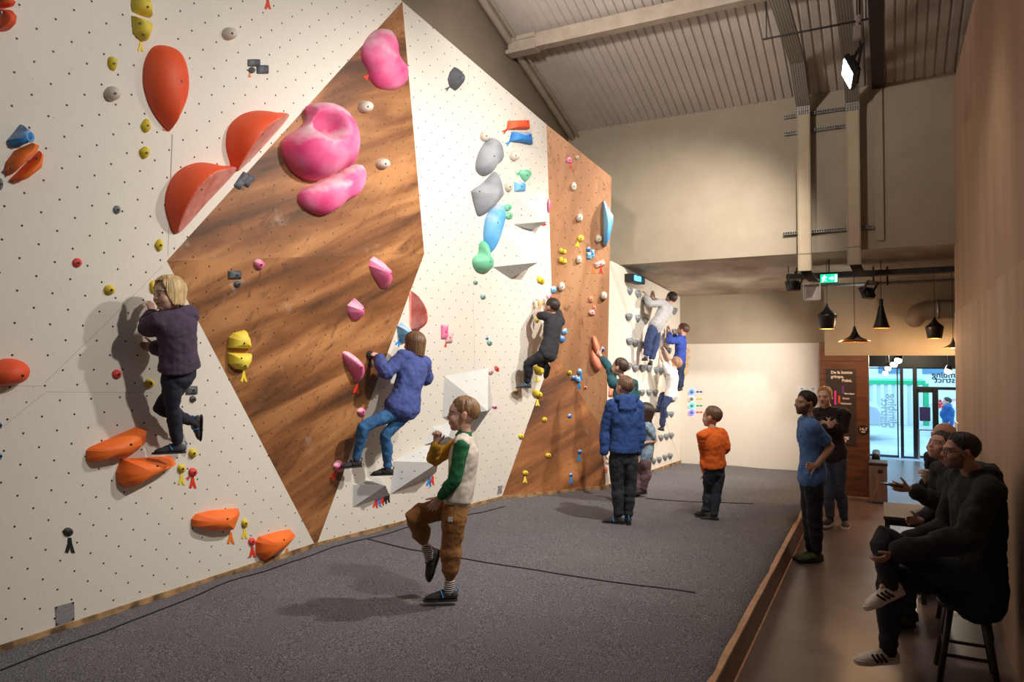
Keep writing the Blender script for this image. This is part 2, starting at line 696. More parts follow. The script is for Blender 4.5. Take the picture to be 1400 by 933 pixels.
# kick strip of raw ply along the foot of the wall
mb = MB()
for a, b in ((bl, pB), (pB, pC), (pC, pS), (pS, pE)):
    n = V3(((b - a).y, -(b - a).x, 0)).normalized()
    mb.bar(a + n * 0.004 + V3((0, 0, 0.0)), b + n * 0.004 + V3((0, 0, 0.0)), 0.03, 0.085)
tag(mb.build('trim_1', M_EDGE), kind='structure')

# ---- grey side wall above the climbing wall, upper end wall, soffit, back wall
ENDY = 10.3
zE = atY(778, 182, ENDY).z
XS = atY(777, 182, ENDY).x
XR = 0.78
RS = 0.322


def roofz(y):
    return zE + RS * (ENDY - y)


mb = MB()
pe0 = pTL + V3((0, 0, -0.12))
_poly = [V3((XS, -2.6, pTL.z + 0.1)), V3((XS, pA.y, pA.z - 0.06)), V3((XS, pNN.y, pNN.z - 0.35)), V3((XS, ENDY, 4.2)), V3((XS, ENDY, roofz(ENDY) + 0.3)), V3((XS, -2.6, roofz(-2.6) + 0.3))]
mb.prism(_poly, (1, 0, 0), -0.15, 0.0)
mb.box2((-5.4, -2.6, 0), (-5.3, BACKY, 6.0))
tag(mb.build('wall_side', M_TAUPE), kind='structure')
zs1 = atY(1090, 347, ENDY).z
zs2 = 3.25
mb = MB()
mb.box2((XS - 0.3, ENDY, zs1), (3.2, ENDY + 0.15, 6.9))
tag(mb.build('wall_end', M_BEIGE), kind='structure')
# sloping concrete soffit below the upper floor
mb = MB()
x0, x1 = -3.75, 3.2
y0, y1 = ENDY + 0.01, BACKY
mb.add([(x0, y0, zs1), (x1, y0, zs1), (x1, y1, zs2), (x0, y1, zs2), (x0, y0, zs1 + 0.25), (x1, y0, zs1 + 0.25), (x1, y1, zs2 + 0.5), (x0, y1, zs2 + 0.5)],
       [(0, 3, 2, 1), (4, 5, 6, 7), (0, 1, 5, 4), (1, 2, 6, 5), (2, 3, 7, 6), (3, 0, 4, 7)])
tag(mb.build('ceiling_soffit', M_CONC), kind='structure')
# back wall: painted band above, ply board below
mb = MB()
mb.box2((-3.6, BACKY, 2.39), (-0.86, BACKY + 0.12, 3.6))
mb.box2((-0.86, BACKY - 0.40, 2.39), (-0.10, BACKY + 0.12, 3.6))
mb.box2((-0.84, BACKY - 0.44, 2.19), (-0.10, BACKY - 0.36, 3.4))
mb.box2((-0.10, BACKY - 0.40, 2.19), (3.2, BACKY - 0.2, 3.6))
tag(mb.build('wall_back', M_BEIGE), kind='structure')
bkf = F['BK']
bw = facet_mesh('back_wall_board', [([V3((-3.35, BACKY - 0.02, 0)), V3((-0.93, BACKY - 0.02, 0)), V3((-0.93, BACKY - 0.02, 2.40)), V3((-3.35, BACKY - 0.02, 2.40))], bkf, 0)], [M_WHITE_PLAIN], bpy.data.objects['wall_back'])
bw['label'] = 'pale plywood lower half of the back wall'

# ---- roof deck: profiled sheet, ribs run up the slope
M_ROOF = mat('roof_sheet', sr(196, 184, 174), 0.5, sr(186, 174, 163), 2.0)
mb = MB()
pr = []
x = XS - 0.2
while x < 3.2:
    pr += [(x, 0.0), (x + 0.074, 0.0), (x + 0.084, 0.020), (x + 0.100, 0.020), (x + 0.110, 0.0)]
    x += 0.11
vs, fs = [], []
for (xx, dz) in pr:
    for yy in (-2.6, ENDY + 0.02):
        vs.append((xx, yy, roofz(yy) + dz))
for i in range(len(pr) - 1):
    fs.append((2 * i, 2 * i + 1, 2 * i + 3, 2 * i + 2))
mb.add(vs, fs)
tag(mb.build('ceiling', M_ROOF), kind='structure')
mb = MB()
mb.add([(XS - 0.2, -2.6, roofz(-2.6) + 0.06), (3.2, -2.6, roofz(-2.6) + 0.06), (3.2, ENDY, roofz(ENDY) + 0.06), (XS - 0.2, ENDY, roofz(ENDY) + 0.06)], [(0, 1, 2, 3)])
tag(mb.build('ceiling_back', M_DARKSTEEL), kind='structure')

# rafter tube down the side wall and the purlin beam
mb = MB()
for dx, r in ((0.07, 0.055), (0.17, 0.022)):
    mb.tube([(XS + dx, y, roofz(y) - 0.08) for y in (-2.5, ENDY - 0.01)], r, 10)
tag(mb.build('trim_rafter', M_BEAM, smooth=True), kind='structure')
# beam: find its y from the picture on the roof plane
_d = ray(695, 66)
_t = (roofz(0) - 0.12 - CC.z) / (_d.z + RS * _d.y)
yb = (CC + _d * _t).y
zb = roofz(yb) - 0.12
mb = MB()
mb.box2((XS + 0.05, yb - 0.07, zb - 0.09), (3.2, yb + 0.07, zb + 0.09))
mb.box2((XS + 0.02, yb - 0.09, zb - 0.11), (XS + 0.45, yb + 0.09, zb - 0.06))
mb.box2((XS + 0.02, yb - 0.09, zb + 0.04), (XS + 0.45, yb + 0.09, zb + 0.10))
tag(mb.build('ceiling_beam', M_BEAM, bevel=0.008), kind='structure')

# ---- right partition wall (ends before the passage), closing walls
mb = MB()
mb.box2((XR, -2.6, 0), (XR + 0.12, ENDY + 0.15, 5.52))
tag(mb.build('wall_right', M_RIGHT), kind='structure')
mb = MB()
zl = 2.62
ys = atX(1365, 380, XR).y
mb.box2((XR - 0.016, 1.0, 0), (XR + 0.01, ys - 0.004, atX(1400, 358, XR).z))
rp = mb.build('lower_panel', M_RIGHT2, bpy.data.objects['wall_right'])
mb = MB()
mb.box2((XR - 0.007, ys + 0.004, 0), (XR + 0.01, ENDY + 0.14, atX(1330, 412, XR).z))
mb.build('lower_panel', M_RIGHT2, bpy.data.objects['wall_right'])
mb = MB()
mb.box2((-5.3, -2.7, 0), (3.3, -2.6, 11))
tag(mb.build('wall_front', M_BEIGE), kind='structure')
mb = MB()
mb.box2((3.2, -2.6, 0), (3.3, 17.4, 8))
tag(mb.build('wall_far_right', M_BEIGE), kind='structure')

# ---- floor of the walkway
m = bpy.data.materials.new('vinyl_floor')
m.use_nodes = True
nt = m.node_tree
b = nt.nodes['Principled BSDF']
b.inputs['Roughness'].default_value = 0.32
tc = N(nt, 'ShaderNodeTexCoord').outputs['Object']
n1 = N(nt, 'ShaderNodeTexNoise')
n1.inputs['Scale'].default_value = 2.2
n1.inputs['Detail'].default_value = 8
nt.links.new(tc, n1.inputs['Vector'])
n2 = N(nt, 'ShaderNodeTexNoise')
n2.inputs['Scale'].default_value = 90
nt.links.new(tc, n2.inputs['Vector'])
c = ramp(nt, n1.outputs['Fac'], [(0.3, sr(96, 80, 76)), (0.7, sr(122, 103, 97))])
c = mixc(nt, math_node(nt, 'MULTIPLY', n2.outputs['Fac'], 0.35), c, sr(70, 55, 48))
nt.links.new(c, b.inputs['Base Color'])
M_FLOOR = m
mb = MB()
mb.box2((-5.3, -2.6, -0.1), (3.2, 17.2, 0.0))
tag(mb.build('floor', M_FLOOR), kind='structure')

# ---- crash mat: carpeted top, slightly rumpled, fascia board along the walkway
m = bpy.data.materials.new('mat_carpet')
m.use_nodes = True
nt = m.node_tree
b = nt.nodes['Principled BSDF']
b.inputs['Roughness'].default_value = 0.95
tc = N(nt, 'ShaderNodeTexCoord').outputs['Object']
n1 = N(nt, 'ShaderNodeTexNoise')
n1.inputs['Scale'].default_value = 140
n1.inputs['Detail'].default_value = 2
nt.links.new(tc, n1.inputs['Vector'])
c = ramp(nt, n1.outputs['Fac'], [(0.36, sr(50, 48, 51)), (0.5, sr(94, 91, 94)), (0.66, sr(156, 151, 153))])
n2 = N(nt, 'ShaderNodeTexNoise')
n2.inputs['Scale'].default_value = 0.8
nt.links.new(tc, n2.inputs['Vector'])
c = mixc(nt, math_node(nt, 'MULTIPLY', n2.outputs['Fac'], 0.45), c, sr(66, 63, 67))
nt.links.new(c, b.inputs['Base Color'])
bp = N(nt, 'ShaderNodeBump')
bp.inputs['Strength'].default_value = 0.6
bp.inputs['Distance'].default_value = 0.006
nt.links.new(n1.outputs['Fac'], bp.inputs['Height'])
nt.links.new(bp.outputs['Normal'], b.inputs['Normal'])
M_CARPET = m
XE = -0.93
MZ = 0.30


def matz(x, y):
    z = MZ
    for (k1, k2, ph, am) in ((1.1, 2.3, 0.4, 0.010), (2.7, -1.4, 1.0, 0.007), (0.5, 4.2, 2.0, 0.006)):
        z += am * (math.sin(k1 * x + k2 * y + ph) ** 2 - 0.5)
    z += 0.014 * max(0, noise.noise(V3((x * 1.1, y * 2.6, 3.0))))
    return z - max(0, (x - (XE - 0.12)) / 0.12) ** 2 * 0.05


def foot(y):
    P = [V3((-4.97, -3, 0)), pB, pC, pS, pE]
    for a, b_ in zip(P[:-1], P[1:]):
        if a.y <= y <= b_.y:
            return a.x + (b_.x - a.x) * (y - a.y) / (b_.y - a.y)
    return P[-1].x


mb = MB()
nx, ny = 90, 220
gy = [-2.5 + (BACKY + 2.46) * (j / ny) for j in range(ny + 1)]
vs = []
for yy in gy:
    x0_ = foot(yy) + 0.004
    for i in range(nx + 1):
        xx = x0_ + (XE - x0_) * i / nx
        vs.append((xx, yy, matz(xx, yy)))
fs = [(j * (nx + 1) + i, j * (nx + 1) + i + 1, (j + 1) * (nx + 1) + i + 1, (j + 1) * (nx + 1) + i) for j in range(ny) for i in range(nx)]
bse = len(vs)
vs += [(XE, yy, 0.01) for yy in gy]
fs += [(j * (nx + 1) + nx, bse + j, bse + j + 1, (j + 1) * (nx + 1) + nx) for j in range(ny)]
mb.add(vs, fs)
crash = mb.build('crash_mat', M_CARPET, smooth=True)
tag(crash, 'dark grey carpeted crash mat covering the hall along the climbing wall', 'mat')
M_FASCIA = mat('fascia_board', sr(122, 82, 54), 0.6, sr(104, 68, 44), 4, stretch=(1, 0.2, 3))
M_STRIP = mat('tan_strip', sr(190, 148, 112), 0.6, sr(170, 128, 94), 8)
mb = MB()
mb.box2((XE, -2.5, 0.0), (XE + 0.022, BACKY - 0.45, 0.245))
fb = mb.build('fascia_board', M_FASCIA, crash)
fb['label'] = 'brown fascia board along the walkway edge'
mb = MB()
n_ = 60
for i in range(n_):
    ya, yb_ = -2.5 + i * (BACKY + 2.05) / n_, -2.5 + (i + 1) * (BACKY + 2.05) / n_
    wob = lambda y: 0.006 * noise.noise(V3((0, y * 2.5, 0)))
    mb.bar((XE + 0.008 + wob(ya), ya, 0.252), (XE + 0.008 + wob(yb_), yb_, 0.252), 0.045, 0.02)
mb.build('edge_strip', M_STRIP, crash)
mb = MB()
mb.box2((XE + 0.02, -2.5, 0.0), (XE + 0.036, BACKY - 0.45, 0.018))
mb.build('base_strip', M_STRIP, crash)
# dark seams between mat sections


def seam(pts):
    q = [atZ(a, b_, MZ) for a, b_ in pts]
    out = []
    for a, b_ in zip(q[:-1], q[1:]):
        for k in range(8):
            p = a.lerp(b_, k / 8)
            out.append(V3((p.x, p.y, matz(p.x, p.y) + 0.004)))
    out.append(V3((q[-1].x, q[-1].y, matz(q[-1].x, q[-1].y) + 0.004)))
    mb = MB()
    mb.tube(out, 0.006, 6)
    mb.build('seam', M_BLACK, crash)


seam([(2, 917), (180, 850), (330, 792), (455, 750), (560, 722), (690, 694)])
seam([(503, 738), (560, 752), (640, 765), (760, 786), (950, 812)])
seam([(883, 682), (950, 687), (1030, 690)])
# ================================================================== SERVICES, PASSAGE, OUTSIDE


def perf_mat(name, c, dark, sx, sy):
    m = bpy.data.materials.new(name)
    m.use_nodes = True
    nt = m.node_tree
    b = nt.nodes['Principled BSDF']
    b.inputs['Roughness'].default_value = 0.5
    b.inputs['Metallic'].default_value = 0.4
    tc = N(nt, 'ShaderNodeTexCoord').outputs['Object']
    sp = N(nt, 'ShaderNodeSeparateXYZ')
    nt.links.new(tc, sp.inputs[0])
    along = math_node(nt, 'SUBTRACT', sp.outputs['Y'], sp.outputs['Z'])
    fy = math_node(nt, 'FRACT', math_node(nt, 'MULTIPLY', along, 1 / sy))
    fx = math_node(nt, 'FRACT', math_node(nt, 'MULTIPLY', sp.outputs['X'], 1 / sx))
    slot = math_node(nt, 'MULTIPLY', math_node(nt, 'LESS_THAN', fy, 0.55), math_node(nt, 'LESS_THAN', fx, 0.35))
    nt.links.new(mixc(nt, slot, c, dark), b.inputs['Base Color'])
    return m


M_PERF = perf_mat('perforated_tray', sr(150, 144, 136), sr(30, 27, 25), 0.028, 0.045)
M_TRUNK = mat('trunking_beige', sr(188, 168, 138), 0.6, sr(180, 160, 130), 5)
M_WHITEP = mat('white_plastic', sr(222, 218, 212), 0.4)
M_GREYBOX = mat('grey_box', sr(176, 160, 152), 0.6)
YT = ENDY - 0.12


def tray_run(name, pxl, pxr, ytop, ybend, label, trunk_bot):
    xl, xr = atY(pxl, ytop, YT).x, atY(pxr, ytop, YT).x
    w = xr - xl
    xc = (xl + xr) / 2
    zt = atY((pxl + pxr) / 2, ytop, YT).z
    zt2 = zt + 0.42
    root = empty(name, (xc, YT, zt), label, 'cable tray')
    path = [(xc, 1.5, zt2), (xc, YT - 0.75, zt2), (xc, YT - 0.05, zt + 0.10), (xc, YT - 0.03, zt - 0.02)]
    mb = MB()
    for a, b_ in zip(path[:-1], path[1:]):
        mb.bar(a, b_, w, 0.006, up=(0, -0.3, 1))
        for sx in (-1, 1):
            d = V3((sx * w / 2, 0, 0))
            up = (V3(b_) - V3(a)).cross(V3((1, 0, 0))).normalized() * -0.03
            if up.z < 0 and abs(up.z) > abs(up.y):
                up = -up
            mb.bar(V3(a) + d + up, V3(b_) + d + up, 0.006, 0.06, up=(0, -0.3, 1))
    mb.build('tray', M_PERF, root)
    mb = MB()
    rnd = random.Random(pxl)
    for k in range(5):
        ox = (k - 2) * w / 6.5
        mb.tube([V3(p) + V3((ox + rnd.uniform(-.01, .01), 0, 0.022)) for p in path], 0.009, 6)
    mb.build('cable_bundle', M_DARKSTEEL, root, smooth=True)
    return xc, w, zt


x1_, w1_, zt1 = tray_run('cable_tray', 1089.5, 1107.5, 157, 110, 'left perforated steel cable tray running under the roof', 372)
x2_, w2_, zt2_ = tray_run('cable_tray', 1156.5, 1175, 152, 110, 'right perforated steel cable tray under the roof, beside the floodlight', 372)
for i, (xc, w, zt, pb, lb) in enumerate(((x1_, w1_, zt1, 371, 'left'), (x2_, w2_, zt2_, 366, 'right'))):
    zb_ = atY(1098, pb, YT).z
    root = empty('cable_trunking', (xc, YT, zb_), 'beige vertical cable trunking on the end wall, the %s one of the pair' % lb, 'cable trunking')
    mb = MB()
    mb.box2((xc - w / 2, YT - 0.04, zb_), (xc + w / 2, ENDY - 0.062, zt - 0.005))
    mb.build('trunking_body', M_TRUNK, root, bevel=0.004)
    mb = MB()
    mb.box2((xc - w / 2 - 0.003, YT - 0.043, zb_ + 0.22), (xc + w / 2 + 0.003, YT - 0.036, zb_ + 0.226))
    for sx in (-1, 1):
        mb.box2((xc + sx * (w / 2 - 0.012) - 0.001, YT - 0.043, zb_), (xc + sx * (w / 2 - 0.012) + 0.001, YT - 0.039, zt - 0.01))
    mb.build('lid_joint', M_DARKSTEEL, root)
    # cables spilling out of the lower end to the tray under the soffit
    mb = MB()
    for k in range(6):
        ox = (k - 2.5) * w / 7
        mb.tube([(xc + ox, YT, zb_ + 0.03), (xc + ox + 0.03, YT + 0.05, zb_ - 0.05), (xc + ox + 0.07, YT + 0.35, zb_ - 0.09), (xc + ox + 0.09, YT + 0.75, zb_ - 0.07)], 0.011, 6)
    mb.build('cable_bundle', M_DARKSTEEL, root, smooth=True)

# dark box duct to the right of the trays, then its painted riser on the wall
xa, xb = atY(1192, 125, ENDY - 0.1).x, atY(1209, 125, ENDY - 0.1).x
zd = atY(1200, 118, ENDY - 0.1).z
root = empty('box_duct', ((xa + xb) / 2, ENDY - 0.1, zd), 'dark steel box duct running under the roof right of the trays', 'duct')
mb = MB()
mb.box2((xa, 1.5, zd), (xb, ENDY - 0.01, zd + 0.12))
mb.build('duct_body', M_DARKSTEEL, root, bevel=0.006)
mb = MB()
mb.box2((xa + 0.02, ENDY - 0.03, atY(1200, 330, ENDY).z), (xb - 0.02, ENDY + 0.01, zd))
mb.build('wall_riser', M_BEIGE, root, bevel=0.01)

# strut rails on the end wall behind the trunkings
for (pa, pb, lb) in (((1072, 161), (1158, 153), 'steel strut rail behind the trunkings, topmost of three'), ((1072, 184), (1158, 175), 'steel strut rail behind the trunkings, middle of three'), ((1071, 320), (1193, 312), 'long steel strut rail low on the end wall')):
    A_, B_ = atY(*pa, ENDY - 0.03), atY(*pb, ENDY - 0.03)
    B_.z = A_.z
    mb = MB()
    mb.box2((A_.x, ENDY - 0.055, A_.z - 0.02), (B_.x, ENDY + 0.005, A_.z - 0.016))
    mb.box2((A_.x, ENDY - 0.055, A_.z + 0.016), (B_.x, ENDY + 0.005, A_.z + 0.02))
    mb.box2((A_.x, ENDY - 0.006, A_.z - 0.02), (B_.x, ENDY + 0.005, A_.z + 0.02))
    k = A_.x + 0.02
    while k < B_.x:
        mb.box2((k, ENDY - 0.056, A_.z - 0.016), (k + 0.012, ENDY - 0.050, A_.z + 0.016))
        k += 0.03
    tag(mb.build('strut_rail', M_STEEL), lb, 'rail')

# threaded cross rail that carries the trays, with its hanger
ztr = zt1 + 0.36
yh = atZ(1050, 49, ztr).y
A_, B_ = atY(1044, 51, yh), atY(1187, 28, yh)
mb = MB()
mb.tube([(A_.x, yh, ztr - 0.03), (B_.x, yh, ztr - 0.03)], 0.012, 8)
root = mb.build('tray_hanger', M_DARKSTEEL, smooth=True)
tag(root, 'thin dark hanger rail crossing under both cable trays', 'hanger')
for xx in (A_.x + 0.03, B_.x - 0.02):
    mb = MB()
    mb.tube([(xx, yh, ztr - 0.04), (xx, yh, roofz(yh) + 0.02)], 0.006, 6)
    mb.build('rod', M_DARKSTEEL, root)
print('tray z', zt1, 'hanger y', yh)


M_LED = mat('led_face', (1, 1, 1), 0.4, emit=(0.85, 0.97, 1.0), es=18.0)
M_WARMLED = mat('warm_bulb', (1, 0.8, 0.5), 0.4, emit=(1.0, 0.72, 0.36), es=30.0)


def floodlight(pc, D, w, h, aim, label, led=True, name='floodlight', zhang=None):
    """box floodlight: housing with fins, glass face towards aim, U-bracket"""
    c = atD(*pc, D)
    z = -V3(aim).normalized()
    x = V3((0, 0, 1)).cross(z).normalized()
    y = z.cross(x)
    R = Matrix((x, y, z)).transposed()
    root = empty(name, c, label, 'floodlight')
    mb = MB()
    mb.box(c, (w, h, 0.05), R)
    for k in range(7):
        mb.box(c + x * ((k - 3) * w / 8) + z * 0.04, (0.008, h * 0.85, 0.04), R)
    mb.build('housing', M_DARKSTEEL, root, bevel=0.004)
    mb = MB()
    mb.box(c - z * 0.028, (w * 0.86, h * 0.82, 0.006), R)
    mb.build('lens', M_LED if led else M_GREYBOX, root)
    mb = MB()
    for s_ in (-1, 1):
        mb.bar(c + x * s_ * (w / 2 + 0.01), c + x * s_ * (w / 2 + 0.01) + z * 0.10 + V3((0, 0, 0.12)), 0.006, 0.03)
    a = c + x * (w / 2 + 0.01) + z * 0.10 + V3((0, 0, 0.12))
    b_ = c - x * (w / 2 + 0.01) + z * 0.10 + V3((0, 0, 0.12))
    mb.bar(a, b_, 0.03, 0.008)
    if zhang:
        mb.bar((a + b_) / 2, V3((((a + b_) / 2).x, ((a + b_) / 2).y, zhang)), 0.02, 0.02, up=(0, 1, 0))
    mb.build('bracket', M_DARKSTEEL, root)
    return root


floodlight((1162, 99), 6.9, 0.46, 0.20, (-0.90, -0.08, -0.42), 'lit LED floodlight under the right cable tray, facing the climbing wall', zhang=zt2_ + 0.43)
floodlight((1185, 401), 10.0, 0.30, 0.16, (-0.86, 0.35, -0.36), 'small lit floodlight under the soffit above the pendants', zhang=3.42)
floodlight((1084, 391), 10.1, 0.20, 0.14, (-0.6, 0.7, -0.3), 'small unlit floodlight at the left end of the soffit tray', led=False, zhang=3.42)

# sensor box beside the upper tray
c = atD(1172, 45, 6.6)
mb = MB()
mb.box(c, (0.07, 0.07, 0.12))
mb.box(c + V3((0.01, 0, 0.13)), (0.04, 0.05, 0.06))
root = mb.build('sensor_box', M_GREYBOX, bevel=0.008)
tag(root, 'small pale sensor box hanging beside the right cable tray', 'sensor')
mb = MB()
mb.tube([c + V3((0, 0, 0.16)), c + V3((0, 0, 0.9))], 0.006, 6)
mb.build('rod', M_DARKSTEEL, root)

# tray and pipes under the soffit
def soffz(y):
    return zs1 + (zs2 - zs1) * (y - ENDY) / (BACKY - ENDY)


yq = 10.95
A_ = atY(1076, 382, yq)
root = empty('soffit_tray', (A_.x, yq, A_.z), 'dark horizontal cable tray hung under the concrete soffit', 'cable tray')
mb = MB()
mb.box2((A_.x, yq - 0.09, A_.z - 0.01), (2.4, yq + 0.09, A_.z))
mb.box2((A_.x, yq - 0.095, A_.z - 0.01), (2.4, yq - 0.085, A_.z + 0.06))
mb.box2((A_.x, yq + 0.085, A_.z - 0.01), (2.4, yq + 0.095, A_.z + 0.06))
mb.build('tray', M_DARKSTEEL, root)
for xx in (A_.x + 0.02, A_.x + 1.2, A_.x + 2.4):
    mb = MB()
    mb.tube([(xx, yq, A_.z), (xx, yq, soffz(yq) + 0.005)], 0.006, 6)
    mb.build('rod', M_DARKSTEEL, root)
mb = MB()
for k in range(4):
    mb.tube([(A_.x + 0.05, yq - 0.05 + k * 0.03, A_.z + 0.02), (2.3, yq - 0.05 + k * 0.03, A_.z + 0.02)], 0.012, 6)
mb.build('cable_bundle', M_BLACK, root)
A_ = atY(1078, 393, yq + 0.35)
mb = MB()
mb.tube([(A_.x, yq + 0.35, A_.z), (2.4, yq + 0.35, A_.z)], 0.022, 10)
root = mb.build('conduit_pipe', M_STEEL, smooth=True)
tag(root, 'thin steel conduit pipe below the soffit tray', 'pipe')
for xx in (A_.x + 0.1, A_.x + 1.3, A_.x + 2.5):
    mb = MB()
    mb.box2((xx - 0.012, yq + 0.325, A_.z - 0.03), (xx + 0.012, yq + 0.375, soffz(yq + 0.35) + 0.005))
    mb.build('pipe_clamp', M_DARKSTEEL, root)

# round ventilation duct at the far right
c0, c1 = atY(1256, 428, 11.9), atY(1300, 418, 11.6)
mb = MB()
mb.tube([c0 + V3((-0.06, 0.02, -0.10)), c0, c0 + V3((0.1, 0, 0.03)), c0 + V3((0.25, 0, 0.04)), c0 + V3((1.6, 0, 0.04))], [0.13, 0.14, 0.14, 0.14, 0.14], 20)
root = mb.build('ventilation_duct', mat('duct_paint', sr(120, 106, 92), 0.5), smooth=True)
tag(root, 'round grey ventilation duct under the soffit beside the right wall', 'duct')
for xx in (0.22, 0.6, 1.0):
    mb = MB()
    mb.tube([c0 + V3((xx, 0, 0.04)), c0 + V3((xx + 0.03, 0, 0.04))], 0.15, 20, round_=False)
    mb.build('duct_collar', M_STEEL, root, smooth=True)
mb = MB()
mb.tube([c0 + V3((0.62, 0, 0.1)), V3((c0.x + 0.62, c0.y, soffz(c0.y) + 0.005))], 0.008, 6)
mb.build('rod', M_STEEL, root)

# exit sign
c = atY(1133.5, 381, 10.70)
root = empty('exit_sign', c, 'lit green emergency exit sign under the soffit', 'sign')
mb = MB()
w, h = 0.235, 0.135
mb.box(c, (w, 0.04, h))
mb.tube([c + V3((0, 0, h / 2)), V3((c.x, c.y, soffz(c.y) + 0.01))], 0.008, 6)
mb.build('housing', M_DARKSTEEL, root, bevel=0.006)
M_EXIT = mat('exit_green', sr(10, 150, 110), 0.4, emit=sr(10, 165, 120), es=1.5)
M_EXITW = mat('exit_white', (1, 1, 1), 0.4, emit=(0.75, 1.0, 0.95), es=2.2)
mb = MB()
mb.box(c - V3((0, 0.022, 0)), (w * 0.92, 0.004, h * 0.86))
mb.build('face', M_EXIT, root)
mb = MB()
yy = c.y - 0.027


def fl(pts):
    mb.prism([V3((c.x + a * h, yy, c.z + b_ * h)) for a, b_ in pts], (0, -1, 0), 0, 0.003)


def piece(*shapes):
    global mb
    mb = MB()
    for sh in shapes:
        fl(sh)
    mb.build('pictogram', M_EXITW, root)


# running figure
piece([(-.46, .26), (-.42, .22), (-.38, .26), (-.38, .32), (-.42, .35), (-.46, .32)])
piece([(-.50, .18), (-.36, .20), (-.34, .10), (-.20, .04), (-.20, .12), (-.30, .18), (-.36, .20), (-.38, -.08), (-.24, -.20), (-.28, -.28), (-.44, -.12), (-.58, -.36), (-.66, -.32), (-.52, -.04), (-.52, .08), (-.60, -.02), (-.66, .02), (-.54, .16)])
# arrow and door
piece([(.02, .06), (.26, .06), (.26, .20), (.46, 0), (.26, -.20), (.26, -.06), (.02, -.06)])
piece([(.54, .32), (.74, .32), (.74, -.36), (.54, -.36)])

# bracketed speaker box below the exit sign
c = atY(1110, 402, 10.62)
root = empty('speaker_box', c, 'small pale speaker box with white bracket below the exit sign', 'speaker')
mb = MB()
mb.box(c, (0.18, 0.14, 0.19), Matrix.Rotation(0.2, 3, 'Z'))
mb.build('body', M_GREYBOX, root, bevel=0.012)
mb = MB()
for s_ in (-1, 1):
    mb.bar(c + V3((s_ * 0.105, 0, -0.08)), c + V3((s_ * 0.105, 0, 0.15)), 0.012, 0.03, up=(0, 1, 0))
mb.bar(c + V3((-0.105, 0, 0.15)), c + V3((0.105, 0, 0.15)), 0.03, 0.012)
mb.bar(c + V3((0, 0, 0.15)), V3((c.x, c.y, soffz(c.y))), 0.02, 0.02, up=(0, 1, 0))
mb.build('bracket', M_WHITEP, root)

# ---- pendants
M_PEND = mat('pendant_black', sr(34, 30, 28), 0.35, metal=0.4)
M_PENDIN = mat('pendant_brass', sr(196, 124, 52), 0.35, metal=0.7)


def pendant(px, ptop, pbot, wpx, Y, prof, label, power=8):
    top, bot = atY(px, ptop, Y), atY(px, pbot, Y)
    h = top.z - bot.z
    D = (bot - CC).dot(CF)
    R = wpx / 2 * D / FPX
    c = V3((bot.x, Y, bot.z))
    root = empty('pendant_lamp', c, label, 'pendant lamp', 'black pendant lamps over the passage')
    pr_ = [(r * R, z * h) for r, z in prof]
    mb = MB()
    mb.lathe(c, pr_ + [(0.001, h)], 28)
    mb.build('lamp_shade', M_PEND, root, smooth=True)
    inn = [(r * R - 0.004, z * h + 0.002) for r, z in prof if z < 0.75]
    mb = MB()
    mb.lathe(c, [(pr_[0][0], 0.0)] + inn + [(0.001, inn[-1][1])], 28)
    mb.build('shade_lining', M_PENDIN, root, smooth=True)
    mb = MB()
    zc = soffz(Y) if Y < BACKY - 0.3 else 3.2
    mb.tube([c + V3((0, 0, h * 0.97)), V3((c.x, Y, zc + 0.01))], 0.004, 6)
    mb.build('cord', M_BLACK, root)
    mb = MB()
    mb.ell(c + V3((0, 0, max(0.03, h * 0.18))), min(0.035, R * 0.3))
    mb.build('bulb', M_WARMLED, root, smooth=True)
    lamp_point('pendant_light', c + V3((0, 0, -0.03)), power, (1.0, 0.62, 0.32), 0.04)


FAT = [(0.74, 0), (0.80, .05), (0.96, .42), (1.0, .50), (0.97, .55), (0.62, .66), (0.36, .76), (0.20, .86), (0.10, .95), (0.06, 1.0)]
WIDE = [(1.0, 0), (0.99, .04), (0.72, .16), (0.42, .30), (0.26, .46), (0.14, .70), (0.07, .95), (0.05, 1.0)]
TALL = [(1.0, 0), (0.98, .03), (0.70, .28), (0.45, .54), (0.30, .74), (0.24, .80), (0.26, .96), (0.2, 1.0)]
pendant(1131, 415, 450, 25.5, 10.75, FAT, 'squat onion-shaped black pendant lamp, first from the left')
pendant(1168.5, 446, 468, 41, 10.55, WIDE, 'wide shallow black pendant lamp lit from below, second from the left')
pendant(1205, 409, 449, 21, 11.12, TALL, 'tall narrow cone black pendant lamp, third from the left')
pendant(1278, 433, 463, 22.5, 11.5, FAT, 'squat onion-shaped black pendant lamp below the round duct')
pendant(1303, 462, 476, 24, 11.6, WIDE, 'wide shallow black pendant lamp cut by the edge of the right wall', 30)

# ---- dark wood panel with poster
YP = 12.28
xl, xr = atY(1121.5, 600, YP).x, atY(1188.5, 600, YP).x
M_OAK = mat('dark_oak', sr(112, 68, 42), 0.45, sr(84, 48, 28), 5.0, 0.15, 30, stretch=(0.6, 1, 4.0), detail=8)
root = empty('wall_wood_panel', (xl, YP, 0), kind='structure')
mb = MB()
zz = 0.0
for k in range(8):
    mb.box2((xl, YP, zz + 0.002), (xr, YP + 0.06, zz + 0.298))
    zz += 0.30
mb.box2((xl, YP + 0.01, 0), (xr, BACKY + 0.1, 2.405))
mb.build('oak_boards', M_OAK, root, bevel=0.003)
mb = MB()
mb.box2((xl, YP - 0.012, 0), (xr, YP, 0.02))
mb.build('base_strip', M_STRIP, root)
